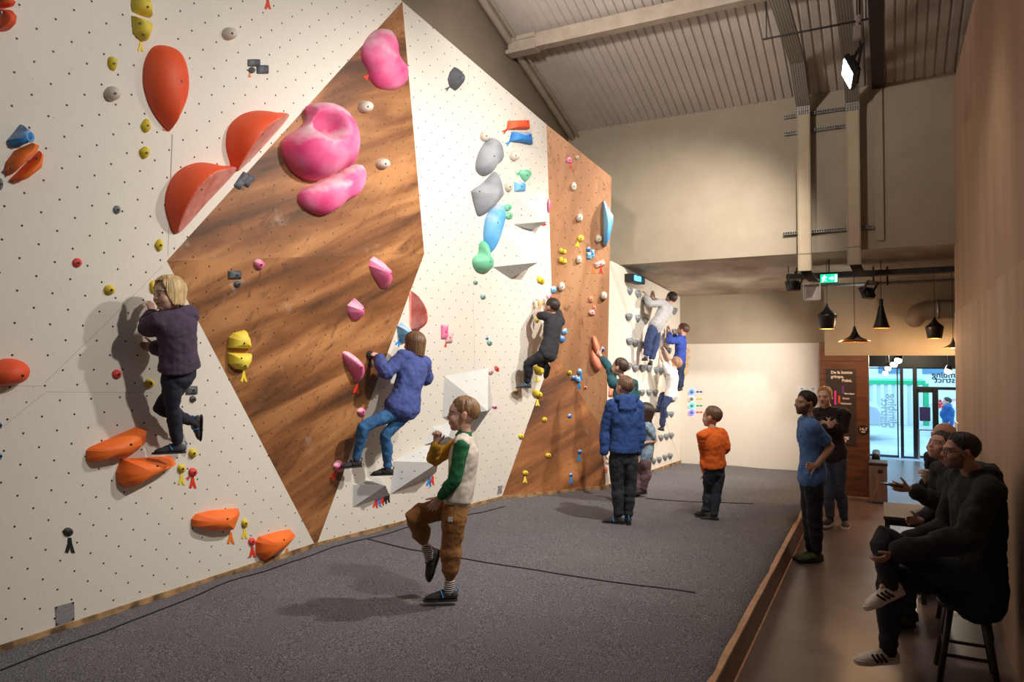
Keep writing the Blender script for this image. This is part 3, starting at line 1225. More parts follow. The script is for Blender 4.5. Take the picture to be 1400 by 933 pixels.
# poster
M_POST = mat('poster_dark', sr(52, 42, 40), 0.5)
M_TXT = mat('lettering_white', sr(228, 214, 200), 0.6)
pa, pb = atY(1129, 504.5, YP - 0.012), atY(1171, 609, YP - 0.012)
root = empty('climbing_poster', (pa.x, YP - 0.012, pb.z), 'dark poster with white French lettering and coloured bars on the wood panel', 'poster')
mb = MB()
mb.box2((pa.x, YP - 0.018, pb.z), (pb.x, YP - 0.002, pa.z))
mb.build('poster_board', M_POST, root)


def text(body, loc, size, rot, m, parent, name='lettering', align='LEFT', depth=0.0015, bold=0.0, label=None):
    cu = bpy.data.curves.new(name, 'FONT')
    cu.body = body
    cu.size = size
    cu.extrude = depth
    cu.offset = bold
    cu.align_x = align
    cu.resolution_u = 3
    cu.space_line = 0.9
    o = bpy.data.objects.new(name, cu)
    COL.objects.link(o)
    bpy.context.view_layer.update()
    me = bpy.data.meshes.new_from_object(o.evaluated_get(bpy.context.evaluated_depsgraph_get()))
    bpy.data.objects.remove(o, do_unlink=True)
    me.materials.clear()
    me.materials.append(m)
    R = rot if isinstance(rot, Matrix) else Matrix.Rotation(PI / 2, 3, 'X')
    og = wloc(parent)
    me.transform(Matrix.Translation(V3(loc) - og) @ R.to_4x4())
    t = bpy.data.objects.new(name, me)
    COL.objects.link(t)
    t.parent = parent
    if label:
        t['label'] = label
    return t


yt = YP - 0.021


def ptext(s, px, py, hpx, bold=0.003):
    p = atY(px, py, yt)
    text(s, (p.x, yt, p.z), hpx * (p - CC).dot(CF) / FPX * 1.16, None, M_TXT, root, bold=bold)


ptext('De la bonne', 1136, 511, 4.6)
ptext('grimpe.', 1136, 516.8, 4.6)
ptext('Point.', 1151, 522.2, 4.6)
ptext('Bierodique', 1154.5, 539.3, 2.4, 0.002)
ptext('Bronn', 1152, 546, 2.9, 0.002)
ptext('Mobonno', 1149.5, 553, 2.9, 0.002)
ptext('a', 1137, 545.5, 3.5)
ptext('l', 1154.5, 588, 9)
ptext('ng', 1154.5, 600, 5)
ptext('t', 1155, 604.5, 5)
for (a, b_, c_, d_, col, nm) in ((1151, 528, 1153.8, 538.8, sr(112, 52, 150), 'purple'), (1140.5, 534.5, 1143.4, 554, sr(228, 60, 150), 'pink'), (1145.8, 541.5, 1148.8, 552, sr(232, 96, 36), 'orange'), (1143.6, 549, 1145.4, 554.5, sr(40, 60, 170), 'blue')):
    p, q = atY(a, b_, yt), atY(c_, d_, yt)
    mb = MB()
    mb.box2((p.x, yt, q.z), (q.x, yt + 0.004, p.z))
    o = mb.build('colour_bar', mat('bar_' + nm, col, 0.5), root)
    o['label'] = '%s bar on the poster' % nm
# round door sign
p = atY(1180.2, 588, YP)
root = empty('round_sign', (p.x, YP - 0.01, p.z - 0.075), 'small round black sign with white figures on the wood panel', 'sign')
mb = MB()
mb.tube([(p.x, YP - 0.012, p.z), (p.x, YP - 0.002, p.z)], 0.075, 24, round_=False)
mb.build('disc', M_BLACK, root)
text('14-7', (p.x, YP - 0.016, p.z - 0.01), 0.062, None, M_TXT, root, align='CENTER', bold=0.002)
text('min', (p.x, YP - 0.016, p.z - 0.04), 0.036, None, M_TXT, root, align='CENTER', bold=0.002)

# ---- passage: ceiling, left wall, shopfront
YG = atZ(1225, 626, 0).y
M_VWALL = mat('passage_wall', sr(150, 140, 132), 0.8)
mb = MB()
mb.box2((-0.86, BACKY - 0.2, 2.45), (3.2, YG + 0.2, 2.55))
tag(mb.build('ceiling_passage', M_VWALL), kind='structure')
mb = MB()
mb.box2((-1.0, BACKY + 0.1, 0), (-0.9, YG + 0.1, 2.5))
tag(mb.build('wall_passage', M_VWALL), kind='structure')
M_FRAME = mat('shopfront_frame', sr(22, 24, 30), 0.4)
M_GLASS = bpy.data.materials.new('clear_glass')
M_GLASS.use_nodes = True
_b = M_GLASS.node_tree.nodes['Principled BSDF']
_b.inputs['Base Color'].default_value = (0.93, 0.98, 1, 1)
_b.inputs['Roughness'].default_value = 0.0
_b.inputs['Transmission Weight'].default_value = 1.0
_b.inputs['IOR'].default_value = 1.01
root = empty('window_1', (0, YG, 0), kind='structure')
print('YG', YG)


def gx_(px):
    return atY(px, 560, YG).x


def gz_(py, px=1230):
    return atY(px, py, YG).z


ztop = gz_(503)
mb = MB()


def fr(pxa, pxb, za, zb2, t=0.06):
    mb.box2((gx_(pxa), YG - t / 2, za), (gx_(pxb), YG + t / 2, zb2))


fr(1150, 1152, 0, ztop)
fr(1226.5, 1228.3, 0, ztop)
fr(1231, 1235.3, 0, ztop, 0.12)
fr(1248.3, 1254.2, 0, ztop, 0.12)
fr(1276.3, 1283, 0, gz_(530, 1265), 0.08)
fr(1330, 1334, 0, ztop)
fr(1228, 1335, ztop - 0.02, ztop + 0.03)
fr(1150, 1229, ztop - 0.02, ztop)
fr(1235, 1335, ztop - 0.02, ztop)
fr(1249, 1335, gz_(533, 1265), gz_(529, 1265), 0.10)
fr(1150, 1228.3, 0.0, 0.05)
fr(1231, 1254, 0.0, 0.04)
fr(1150, 1335, ztop + 0.02, 2.5, 0.1)
mb.build('window_frame', M_FRAME, root)
mb = MB()
mb.box2((gx_(1150), YG - 0.004, 0.02), (gx_(1228), YG + 0.004, ztop))
mb.box2((gx_(1234), YG - 0.004, 0.02), (gx_(1250), YG + 0.004, ztop))
mb.box2((gx_(1253), YG - 0.004, gz_(531, 1265)), (gx_(1332), YG + 0.004, ztop))
mb.build('pane', M_GLASS, root)
door = empty('door_1', (gx_(1254), YG, 0), kind='structure')
mb = MB()
fr(1254, 1256, 0.02, gz_(533, 1265), 0.05)
fr(1274.8, 1276.6, 0.02, gz_(533, 1265), 0.05)
fr(1254, 1276, 0.02, 0.07, 0.05)
fr(1254, 1276, gz_(537, 1265), gz_(533, 1265), 0.05)
fr(1254, 1276, gz_(589, 1265), gz_(587.5, 1265), 0.05)
mb.build('door_frame', M_FRAME, door)
mb = MB()
mb.box2((gx_(1255), YG - 0.004, 0.04), (gx_(1276), YG + 0.004, gz_(535, 1265)))
mb.box2((gx_(1282), YG - 0.004, 0.04), (gx_(1332), YG + 0.004, gz_(532, 1265)))
mb.build('pane', M_GLASS, door)
mb = MB()
mb.tube([(gx_(1255.5), YG - 0.07, 0.0), (gx_(1255.5), YG - 0.07, gz_(588, 1265))], 0.018, 10)
mb.tube([(gx_(1255.5), YG - 0.07, gz_(588, 1265)), (gx_(1275.5), YG - 0.07, gz_(588, 1265))], 0.012, 10)
o = mb.build('door_handle', M_STEEL, door)
o['label'] = 'steel push bar of the glass door'
# notice on the door
mb = MB()
mb.box2((gx_(1257), YG - 0.012, gz_(576, 1265)), (gx_(1272), YG - 0.006, gz_(557, 1265)))
o = mb.build('door_notice', mat('notice_purple', sr(74, 66, 130), 0.6))
tag(o, 'purple rectangular notice stuck on the glass entrance door', 'notice')
# mirrored shop lettering on the glass (read from the street)
M_LTR = mat('glass_lettering', sr(36, 70, 96), 0.5)
RM = Matrix(((-1, 0, 0), (0, 0, 1), (0, 1, 0)))    # mirrored, standing
lt = empty('window_lettering', (gx_(1290), YG - 0.02, gz_(528, 1290)), 'dark mirrored shop lettering on the glass above the entrance door', 'lettering')
D_ = (V3((gx_(1290), YG, 2.0)) - CC).dot(CF)
text('climbing', (gx_(1274.5), YG - 0.06, gz_(516.5, 1290)), 9.5 * D_ / FPX * 1.2, RM, M_LTR, lt, align='RIGHT', bold=0.004).location.x = 0
text('district', (gx_(1278), YG - 0.06, gz_(523.5, 1290)), 9.5 * D_ / FPX * 1.2, RM, M_LTR, lt, align='RIGHT', bold=0.004).location.x = 0
# vertical mirrored lettering on the left pane
lt2 = empty('window_lettering', (gx_(1205), YG - 0.02, gz_(590, 1205)), 'large pale mirrored lettering set vertically on the left glass pane', 'lettering')
M_LTR2 = mat('glass_lettering_pale', sr(150, 190, 204), 0.5)
M_LTR2.node_tree.nodes['Principled BSDF'].inputs['Alpha'].default_value = 0.35
RV = Matrix.Rotation(PI / 2, 3, 'Y') @ RM
text('climbing', (gx_(1215), YG - 0.02, gz_(585, 1205)), 14.5 * D_ / FPX * 1.0, RV, M_LTR2, lt2, bold=0.006)
text('district', (gx_(1205), YG - 0.02, gz_(585, 1205)), 14.5 * D_ / FPX * 1.0, RV, M_LTR2, lt2, bold=0.006)

# track spots on the passage ceiling
M_SPOTB = mat('spot_body', sr(40, 36, 36), 0.4)
M_SPOTL = mat('spot_face', (1, 0.9, 0.7), 0.4, emit=(1.0, 0.83, 0.58), es=12.0)
for (px, py, Y, r, lb) in ((1228, 493, 13.6, 0.062, 'lit ceiling spot in the passage, nearest the lintel'), (1222, 498.5, 14.2, 0.062, 'lit ceiling spot in the passage, second along its row'), (1214, 504, 15.0, 0.058, 'lit ceiling spot in the passage, third along its row'), (1210.5, 510, 15.8, 0.055, 'lit ceiling spot in the passage, lowest of its row'), (1296, 508, 14.6, 0.06, 'lit ceiling spot in front of the shop lettering')):
    c = atY(px, py, Y)
    root = empty('ceiling_spot', c, lb, 'spotlight', 'track spots on the passage ceiling')
    d = V3((-0.25, -0.55, -0.8)).normalized()
    mb = MB()
    mb.tube([c - d * 0.10, c - d * 0.005], [r * 0.85, r], 16, round_=False)
    mb.tube([c - d * 0.06, V3((c.x, c.y, 2.45))], 0.010, 6)
    mb.build('spot_body', M_SPOTB, root, smooth=False)
    mb = MB()
    mb.tube([c - d * 0.004, c + d * 0.004], [r * 0.92, r * 0.92], 16)
    mb.build('spot_lens', M_SPOTL, root, smooth=True)

# litter bin
pa, pb = atY(1188.5, 681, 11.9), atY(1213, 634, 11.9)
zt_ = pb.z
x0, x1 = pa.x, pb.x
yb0 = 11.9
root = empty('litter_bin', ((x0 + x1) / 2, yb0 + 0.18, 0), 'brushed steel litter bin beside the wood panel in the passage', 'bin')
M_BIN = mat('bin_steel', sr(150, 132, 124), 0.35, sr(136, 118, 110), 30, metal=0.5, stretch=(1, 1, 0.1))
mb = MB()
mb.box2((x0, yb0, 0.02), (x1, yb0 + 0.36, zt_ - 0.04))
mb.build('bin_body', M_BIN, root, bevel=0.02)
mb = MB()
mb.box2((x0 - 0.006, yb0 - 0.008, zt_ - 0.045), (x1 + 0.006, yb0 + 0.366, zt_))
mb.build('bin_lid', M_DARKSTEEL, root, bevel=0.012)
mb = MB()
arc = [(x0 + (x1 - x0) * (0.14 + 0.26 * math.sin(PI * t)), yb0 - 0.006, 0.06 + (zt_ - 0.16) * t) for t in [i / 12 for i in range(13)]]
mb.tube(arc, [0.006 + 0.012 * math.sin(PI * i / 12) for i in range(13)], 8)
o = mb.build('bin_handle', mat('chrome_trim', sr(240, 232, 226), 0.15, metal=1.0), root, smooth=True)
mb = MB()
mb.box2((x0 + (x1 - x0) * 0.48, yb0 - 0.006, zt_ - 0.15), (x0 + (x1 - x0) * 0.76, yb0 + 0.002, zt_ - 0.10))
mb.build('bin_slot', M_BLACK, root)
# low black seat back behind the bin
c = atY(1190, 628, 13.2)
root = empty('black_armchair', (c.x - 0.15, 13.3, 0), 'black padded armchair half hidden behind the wood panel', 'armchair')
mb = MB()
mb.box2((c.x - 0.55, 13.1, 0.32), (c.x + 0.13, 13.75, 0.46))
mb.build('seat', M_BLACK, root, bevel=0.04)
mb = MB()
mb.box2((c.x + 0.02, 13.1, 0.30), (c.x + 0.14, 13.75, atY(1190, 619, 13.2).z))
mb.build('backrest', M_BLACK, root, bevel=0.05)
for sx in (-0.5, 0.08):
    for sy in (13.15, 13.7):
        mb = MB()
        mb.tube([(c.x + sx, sy, 0.33), (c.x + sx, sy, 0.0)], 0.02, 8)
        mb.build('leg', M_DARKSTEEL, root)

# light switch at the end of the right wall
c = atX(1308, 586, XR - 0.012)
mb = MB()
mb.box(c, (0.016, 0.42, 0.155))
root = mb.build('switch_plate', M_WHITEP, bevel=0.004)
tag(root, 'white switch plate on the right wall behind the seated man', 'switch')
mb = MB()
mb.box(c + V3((-0.011, 0.02, -0.02)), (0.008, 0.10, 0.05))
mb.build('rocker', M_GREYBOX, root)

# ---- street outside
M_ST = mat('street_asphalt', sr(150, 160, 166), 0.8, sr(168, 176, 180), 2)
mb = MB()
mb.box2((-25, YG + 0.05, -0.12), (25, 60, -0.02))
tag(mb.build('street', M_ST), kind='structure')
mb = MB()
mb.box2((-25, YG + 0.05, -0.03), (25, YG + 2.2, 0.0))
tag(mb.build('pavement', mat('pavement_slab', sr(180, 186, 190), 0.8, sr(165, 172, 176), 3)), kind='structure')
YK = 26.6


def kx(px):
    return atY(px, 560, YK).x


def kz(py, px=1220):
    return atY(px, py, YK).z


M_CONT = mat('container_white', sr(206, 214, 214), 0.6)
M_CGREEN = mat('container_green', sr(40, 168, 110), 0.6)
root = empty('shipping_container', (kx(1200), YK, 0), 'white corrugated container with green bands across the street', 'container')
mb = MB()
xa, xb = kx(1120), kx(1266)
k = xa
i = 0
while k < xb:
    mb.box2((k, YK + 0.001 - 0.05 * (i % 2), kz(592)), (k + 0.11, YK + 0.2, kz(526)))
    k += 0.11
    i += 1
mb.build('corrugated_side', M_CONT, root)
mb = MB()
mb.box2((xa, YK - 0.06, kz(526)), (xb, YK + 2.4, kz(520.5)))
o = mb.build('top_band', M_CGREEN, root)
mb = MB()
mb.box2((xa, YK - 0.06, kz(597)), (xb, YK + 2.4, kz(591)))
mb.box2((kx(1263), YK - 0.07, kz(592)), (kx(1270), YK + 0.1, kz(524)))
mb.build('bottom_band', M_CGREEN, root)
mb = MB()
mb.box2((xa + 0.1, YK + 0.05, -0.05), (xb - 0.1, YK + 2.3, kz(597)))
mb.build('plinth', mat('plinth_dark', sr(70, 84, 96), 0.8), root)
# building behind
root = empty('office_building', (0, 40, 0), 'pale office building with rows of windows behind the container', 'building')
mb = MB()
mb.box2((-14, 40, -0.1), (22, 46, 9))
mb.build('facade', mat('facade_pale', sr(206, 208, 208), 0.8), root)
for r in range(2):
    for k in range(9):
        mb = MB()
        x_ = -6 + k * 1.9
        mb.box2((x_, 39.94, 1.4 + r * 2.0), (x_ + 1.0, 40.02, 2.6 + r * 2.0))
        mb.build('window', mat('window_blue', sr(96, 128, 150), 0.2), root)


def car(c, L, colour, label, name='car'):
    """small hatchback side-on along x, base at c"""
    root = empty(name, c, label, 'car')
    mb = MB()
    prof = [(-.5, .28), (-.5, .52), (-.46, .62), (-.30, .68), (-.18, .95), (.0, 1.0), (.22, .98), (.36, .70), (.47, .62), (.5, .5), (.5, .28)]
    P = [V3((c.x + a * L, c.y, c.z + h * 1.45)) for a, h in prof]
    mb.prism(P, (0, 1, 0), 0, 1.65)
    mb.build('body', mat(name + colour[0], colour[1], 0.25, coat=0.5), root, bevel=0.05)
    mb = MB()
    P = [V3((c.x + a * L, c.y, c.z + h * 1.45)) for a, h in ((-.27, .70), (-.17, .92), (0, .955), (.2, .94), (.31, .71))]
    mb.prism(P, (0, 1, 0), -0.012, 0.01)
    mb.build('side_window', mat('car_glass', sr(40, 52, 62), 0.1), root)
    for sx in (-.31, .31):
        mb = MB()
        mb.tube([(c.x + sx * L, c.y - 0.03, c.z + 0.31), (c.x + sx * L, c.y + 0.2, c.z + 0.31)], 0.31, 20, round_=False)
        mb.build('wheel', M_BLACK, root)
    mb = MB()
    mb.box2((c.x - .5 * L - 0.02, c.y + 0.1, c.z + 0.75), (c.x - .5 * L + 0.05, c.y + 0.4, c.z + 0.9))
    mb.box2((c.x - .5 * L - 0.02, c.y + 1.25, c.z + 0.75), (c.x - .5 * L + 0.05, c.y + 1.55, c.z + 0.9))
    mb.build('tail_light', mat('tail_red', sr(200, 30, 30), 0.3), root)


q = atZ(1284, 606, -0.02)
car(V3((q.x + 2.0, 22.3, -0.02)), 3.7, ('_white', sr(214, 220, 224)), 'white parked car across the street behind the glass door')
q = atZ(1190, 606, -0.02)
car(V3((atY(1188, 600, 21).x - 1.55, 21.0, -0.02)), 3.7, ('_silver', sr(180, 186, 192)), 'silver parked car in the street at the left pane')
q = atY(1270, 588, 24.2)
car(V3((q.x + 2.2, 24.1, -0.02)), 3.7, ('_red', sr(196, 50, 50)), 'red parked car beyond the white car')

# ---- papers on the back wall, start buttons and marks
for (a, b_, c_, d_, lb) in ((1090, 528.5, 1103, 546, 'white printed sheet on the back wall, left of the two upper sheets'), (1105, 528.5, 1118, 560, 'white printed sheet on the back wall beside the wood panel')):
    p, q = atY(a, b_, BACKY - 0.028), atY(c_, d_, BACKY - 0.028)
    mb = MB()
    mb.box2((p.x, BACKY - 0.030, q.z), (q.x, BACKY - 0.019, p.z))
    root = mb.build('paper_sheet', mat('paper_white', sr(224, 222, 220), 0.7))
    tag(root, lb, 'paper')
    mb = MB()
    for k in range(2):
        mb.box2((p.x + 0.05, BACKY - 0.032, p.z - 0.035 - k * 0.02), (q.x - 0.05, BACKY - 0.029, p.z - 0.027 - k * 0.02))
    mb.build('printed_line', M_BLACK, root)
for (py, ring, mk, nm, pos) in ((536, (70, 110, 255), (60, 84, 150), 'blue', 'topmost of four'), (545.5, (200, 200, 200), (226, 206, 70), 'yellow', 'second from the top'), (555, (60, 220, 170), (70, 160, 110), 'green', 'third from the top'), (564, (90, 90, 245), (226, 70, 50), 'red', 'lowest of four')):
    c = atY(946, py, BACKY - 0.03)
    root = empty('start_button', c, 'round steel start button beside the %s mark on the back wall, %s' % (nm, pos), 'button', 'start buttons on the back wall')
    mb = MB()
    mb.tube([(c.x, BACKY - 0.02, c.z), (c.x, BACKY - 0.035, c.z)], 0.052, 20, round_=False)
    cr_ = tuple(v / 255 for v in ring)
    mb.build('light_ring', mat('ring_' + nm, sr(*ring), 0.4, emit=sr(*ring), es=0.5 if nm == 'yellow' else 2.5), root)
    mb = MB()
    mb.tube([(c.x, BACKY - 0.034, c.z), (c.x, BACKY - 0.05, c.z)], 0.031, 16)
    mb.build('push_cap', M_STEEL, root, smooth=True)
    c2 = atY(956, py, BACKY - 0.03)
    mb = MB()
    for dx in (-0.03, 0.03):
        mb.ell((c2.x + dx, BACKY - 0.022, c2.z), (0.026, 0.006, 0.016), None, 10, 6)
    mb.bar((c2.x - 0.03, BACKY - 0.022, c2.z), (c2.x + 0.03, BACKY - 0.022, c2.z), 0.006, 0.008)
    o = mb.build('wall_mark', mat('mark_' + nm, sr(*mk), 0.6))
    tag(o, 'small %s double mark on the back wall right of its start button' % nm, 'mark')
for (px, py, k) in ((939, 480, 'topmost'), (939, 489.5, 'second'), (938, 499, 'third'), (937, 509, 'lowest')):
    c = atY(px, py, BACKY - 0.03)
    mb = MB()
    mb.tube([(c.x, BACKY - 0.02, c.z), (c.x, BACKY - 0.03, c.z)], 0.058, 20, round_=False)
    o = mb.build('wooden_disc', mat('disc_tan', sr(222, 190, 146), 0.6))
    tag(o, 'round tan disc on the back wall by the corner, %s of its column' % k, 'disc', 'tan discs in a column on the back wall')

# ---- digital timer on the speed wall
f = FAC['SP']
c = f.at(868, 382, 0.06)
root = empty('digital_timer', c, 'black digital timer with blue figures on the speed wall', 'timer')
R = Matrix((f.u, f.v, f.n)).transposed()
mb = MB()
mb.box(c, (0.50, 0.125, 0.12), R)
mb.build('housing', M_BLACK, root, bevel=0.008)
mb = MB()
mb.box(c + f.n * 0.061, (0.40, 0.095, 0.004), R)
mb.build('screen', mat('timer_screen', sr(20, 60, 90), 0.3, emit=sr(24, 96, 150), es=0.25), root)
text('00:00', c + f.n * 0.066 - f.v * 0.035 - f.u * 0.17, 0.115, R, mat('timer_digits', sr(90, 200, 255), 0.3, emit=sr(90, 200, 255), es=2.0), root, bold=0.003, name='digits')
# low dark table stays by the seated people (built with them)
# ================================================================== CLIMBING HOLDS
HC = {
    'orange': (sr(246, 120, 40), sr(238, 106, 34)), 'redorange': (sr(236, 82, 40), sr(238, 94, 50)), 'yellow': (sr(226, 200, 62), sr(204, 176, 40)),
    'paleyellow': (sr(240, 216, 84), sr(228, 202, 66)), 'pink': (sr(230, 68, 132), sr(241, 138, 176)), 'palepink': (sr(232, 160, 166), sr(238, 190, 186)),
    'red': (sr(214, 52, 48), sr(224, 84, 78)), 'blue': (sr(34, 112, 186), sr(52, 136, 206)), 'lightblue': (sr(70, 158, 220), sr(120, 186, 226)),
    'white': (sr(226, 216, 204), sr(206, 192, 176)), 'grey': (sr(108, 112, 118), sr(136, 140, 144)), 'darkgrey': (sr(62, 64, 70), sr(104, 108, 114)),
    'midgrey': (sr(128, 130, 138), sr(168, 170, 174)), 'black': (sr(34, 32, 32), sr(44, 42, 42)), 'green': (sr(96, 186, 142), sr(130, 204, 166)),
    'teal': (sr(110, 160, 156), sr(140, 180, 174)), 'peach': (sr(222, 112, 84), sr(232, 146, 118)), 'chalkpink': (sr(232, 150, 140), sr(226, 176, 168)),
}


def hmat(c):
    a, b_ = HC[c]
    key = 'hold_' + c
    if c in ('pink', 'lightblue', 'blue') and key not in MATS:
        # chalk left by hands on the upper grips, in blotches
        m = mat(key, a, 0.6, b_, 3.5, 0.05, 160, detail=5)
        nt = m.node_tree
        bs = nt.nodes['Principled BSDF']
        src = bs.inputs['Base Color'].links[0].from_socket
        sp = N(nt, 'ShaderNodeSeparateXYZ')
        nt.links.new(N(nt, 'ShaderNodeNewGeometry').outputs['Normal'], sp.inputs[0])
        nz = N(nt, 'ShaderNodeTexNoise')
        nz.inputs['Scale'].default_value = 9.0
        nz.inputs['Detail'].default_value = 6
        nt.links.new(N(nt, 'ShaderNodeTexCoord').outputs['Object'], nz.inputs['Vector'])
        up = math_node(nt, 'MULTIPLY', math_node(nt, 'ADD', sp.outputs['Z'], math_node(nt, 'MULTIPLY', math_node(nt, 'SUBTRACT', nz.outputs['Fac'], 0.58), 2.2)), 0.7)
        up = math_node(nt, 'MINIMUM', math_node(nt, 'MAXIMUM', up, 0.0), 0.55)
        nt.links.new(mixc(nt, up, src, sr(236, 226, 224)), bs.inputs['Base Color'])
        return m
    return mat('hold_' + c, a, 0.6, b_, 3.5, 0.05, 160, detail=5)


M_DUAL = mat('hold_dual_face', sr(226, 150, 138), 0.3, sr(206, 110, 98), 12)
M_BOLT = mat('bolt_steel', sr(70, 66, 64), 0.4, metal=0.7)
M_VOL = mat('volume_grey', sr(206, 206, 202), 0.75, sr(196, 197, 194), 4, 0.15, 90)


def catmull(P, n):
    out = []
    k = len(P)
    for i in range(k):
        p0, p1, p2, p3 = P[i - 1], P[i], P[(i + 1) % k], P[(i + 2) % k]
        for j in range(n):
            t = j / n
            out.append(tuple(0.5 * (2 * b_ + (c - a) * t + (2 * a - 5 * b_ + 4 * c - d) * t * t + (3 * b_ - a - 3 * c + d) * t ** 3) for a, b_, c, d in zip(p0, p1, p2, p3)))
    return out


def subdiv(P, n):
    out = []
    for i in range(len(P)):
        a, b_ = P[i], P[(i + 1) % len(P)]
        out += [(a[0] + (b_[0] - a[0]) * j / n, a[1] + (b_[1] - a[1]) * j / n) for j in range(n)]
    return out


HOLD_OBJ = {}


def hold(poly, colour, label, h=0.08, prof=(2.2, 0.6), smooth=True, cut=None, dents=(), bolts=(), group=None, name='climbing_hold', facet=None, cat='climbing hold', lump=0.0, mesh_only=False, K=9):
    """a hold from its outline in the picture, projected on its own wall panel and inflated by h metres"""
    cx = sum(p[0] for p in poly) / len(poly)
    cy = sum(p[1] for p in poly) / len(poly)
    f = facet or facet_of(cx, cy)
    res = 90 if cut else 40
    K = 26 if cut else K
    P = catmull(poly, max(2, res // len(poly))) if smooth else subdiv(poly, max(2, res // len(poly)))
    ko = 0.02 if cut and not smooth else 0.22
    base = [f.at(x, y, h * ko) - f.n * (h * ko) for x, y in P]
    L = [f.loc(p) for p in base]
    A = sum(a[0] * b_[1] - b_[0] * a[1] for a, b_ in zip(L, L[1:] + L[:1]))
    if abs(A) > 1e-9:
        gx = sum((a[0] + b_[0]) * (a[0] * b_[1] - b_[0] * a[1]) for a, b_ in zip(L, L[1:] + L[:1])) / (3 * A)
        gy = sum((a[1] + b_[1]) * (a[0] * b_[1] - b_[0] * a[1]) for a, b_ in zip(L, L[1:] + L[:1])) / (3 * A)
    else:
        gx, gy = L[0]
    if cut:
        c0, c1 = f.loc(f.at(*cut[0])), f.loc(f.at(*cut[1]))
        dx, dy = c1[0] - c0[0], c1[1] - c0[1]
        ln = math.hypot(dx, dy)
        nx_, ny_ = -dy / ln, dx / ln
        if (gx - c0[0]) * nx_ + (gy - c0[1]) * ny_ < 0:
            nx_, ny_ = -nx_, -ny_
    dl = []
    for (dx_, dy_, dr, dd) in dents:
        q = f.at(dx_, dy_, h * 0.5) - f.n * (h * 0.5)
        D = (q - CC).dot(CF)
        dl.append((*f.loc(q), dr * D / FPX, dd))
    seed = cx * 0.37 + cy * 0.11
    k = len(L)
    vs, flags = [], []

    def place(u, v, r):
        hh = h * max(0.0, 1 - r ** prof[0]) ** prof[1]
        flag = 0
        if cut:
            d = (u - c0[0]) * nx_ + (v - c0[1]) * ny_
            hc = max(0.0, d) * cut[2]
            if hc < hh:
                hh, flag = hc, 1
        for (du, dv, dr, dd) in dl:
            q = ((u - du) ** 2 + (v - dv) ** 2) / (dr * dr)
            if q < 4:
                hh -= dd * math.exp(-q ** 2 * 0.8) * min(1, (1 - r) * 5)
        if lump:
            hh += lump * h * noise.noise(V3((u * 14, v * 14, seed))) * (1 - r)
        hh = max(hh, 0.001)
        return f.p0 + f.u * u + f.v * v + f.n * hh, flag

    og = f.p0 + f.u * gx + f.v * gy
    rings = [1 - (i / K) ** 1.35 for i in range(K)]
    rings = [1.0] + [1 - (i / K) ** 1.5 for i in range(1, K)]
    mb = MB()
    for (u, v) in L:
        vs.append(f.p0 + f.u * u + f.v * v - f.n * 0.006)
        flags.append(0)
    for r in rings:
        for (u, v) in L:
            p, fl_ = place(gx + (u - gx) * r, gy + (v - gy) * r, r)
            vs.append(p)
            flags.append(fl_)
    p, fl_ = place(gx, gy, 0)
    vs.append(p)
    flags.append(fl_)
    R_ = len(rings) + 1
    for j in range(R_ - 1):
        for i in range(k):
            i2 = (i + 1) % k
            q = (j * k + i, j * k + i2, (j + 1) * k + i2, (j + 1) * k + i)
            mb.f.append(q)
            mb.m.append(1 if cut and sum(flags[t] for t in q) >= 2 else 0)
    for i in range(k):
        mb.f.append(((R_ - 1) * k + i, (R_ - 1) * k + (i + 1) % k, R_ * k))
        mb.m.append(1 if cut and flags[R_ * k] else 0)
    mb.f.append(tuple(range(k)))
    mb.m.append(0)
    mb.v = vs
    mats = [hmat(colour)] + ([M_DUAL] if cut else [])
    o = mb.build(name, mats, None, smooth=smooth or lump > 0, origin=og)
    if not smooth:
        o.data.polygons.foreach_set('use_smooth', [True] * len(o.data.polygons))
        o.data.set_sharp_from_angle(angle=math.radians(26 if not cut else 50))
    elif cut:
        o.data.set_sharp_from_angle(angle=math.radians(50))
    tag(o, label, cat, group)
    for (bx, by) in bolts:
        q = f.at(bx, by, h * 0.7) - f.n * (h * 0.7)
        u, v = f.loc(q)
        # radius fraction along the way out
        rr = 0.0
        for i in range(k):
            a, b_ = L[i], L[(i + 1) % k]
            ex, ey = u - gx, v - gy
            den = ex * (b_[1] - a[1]) - ey * (b_[0] - a[0])
            if abs(den) < 1e-12:
                continue
            t = ((a[0] - gx) * (b_[1] - a[1]) - (a[1] - gy) * (b_[0] - a[0])) / den
            s_ = ((a[0] - gx) * ey - (a[1] - gy) * ex) / den
            if t > 0 and 0 <= s_ <= 1:
                rr = max(rr, 1 / t)
        if rr > 0.93:
            continue
        p, _ = place(u, v, rr)
        mb2 = MB()
        mb2.tube([p - f.n * 0.012, p + f.n * 0.0025], 0.0085, 10, round_=False)
        mb2.build('bolt', M_BOLT, o)
    return o


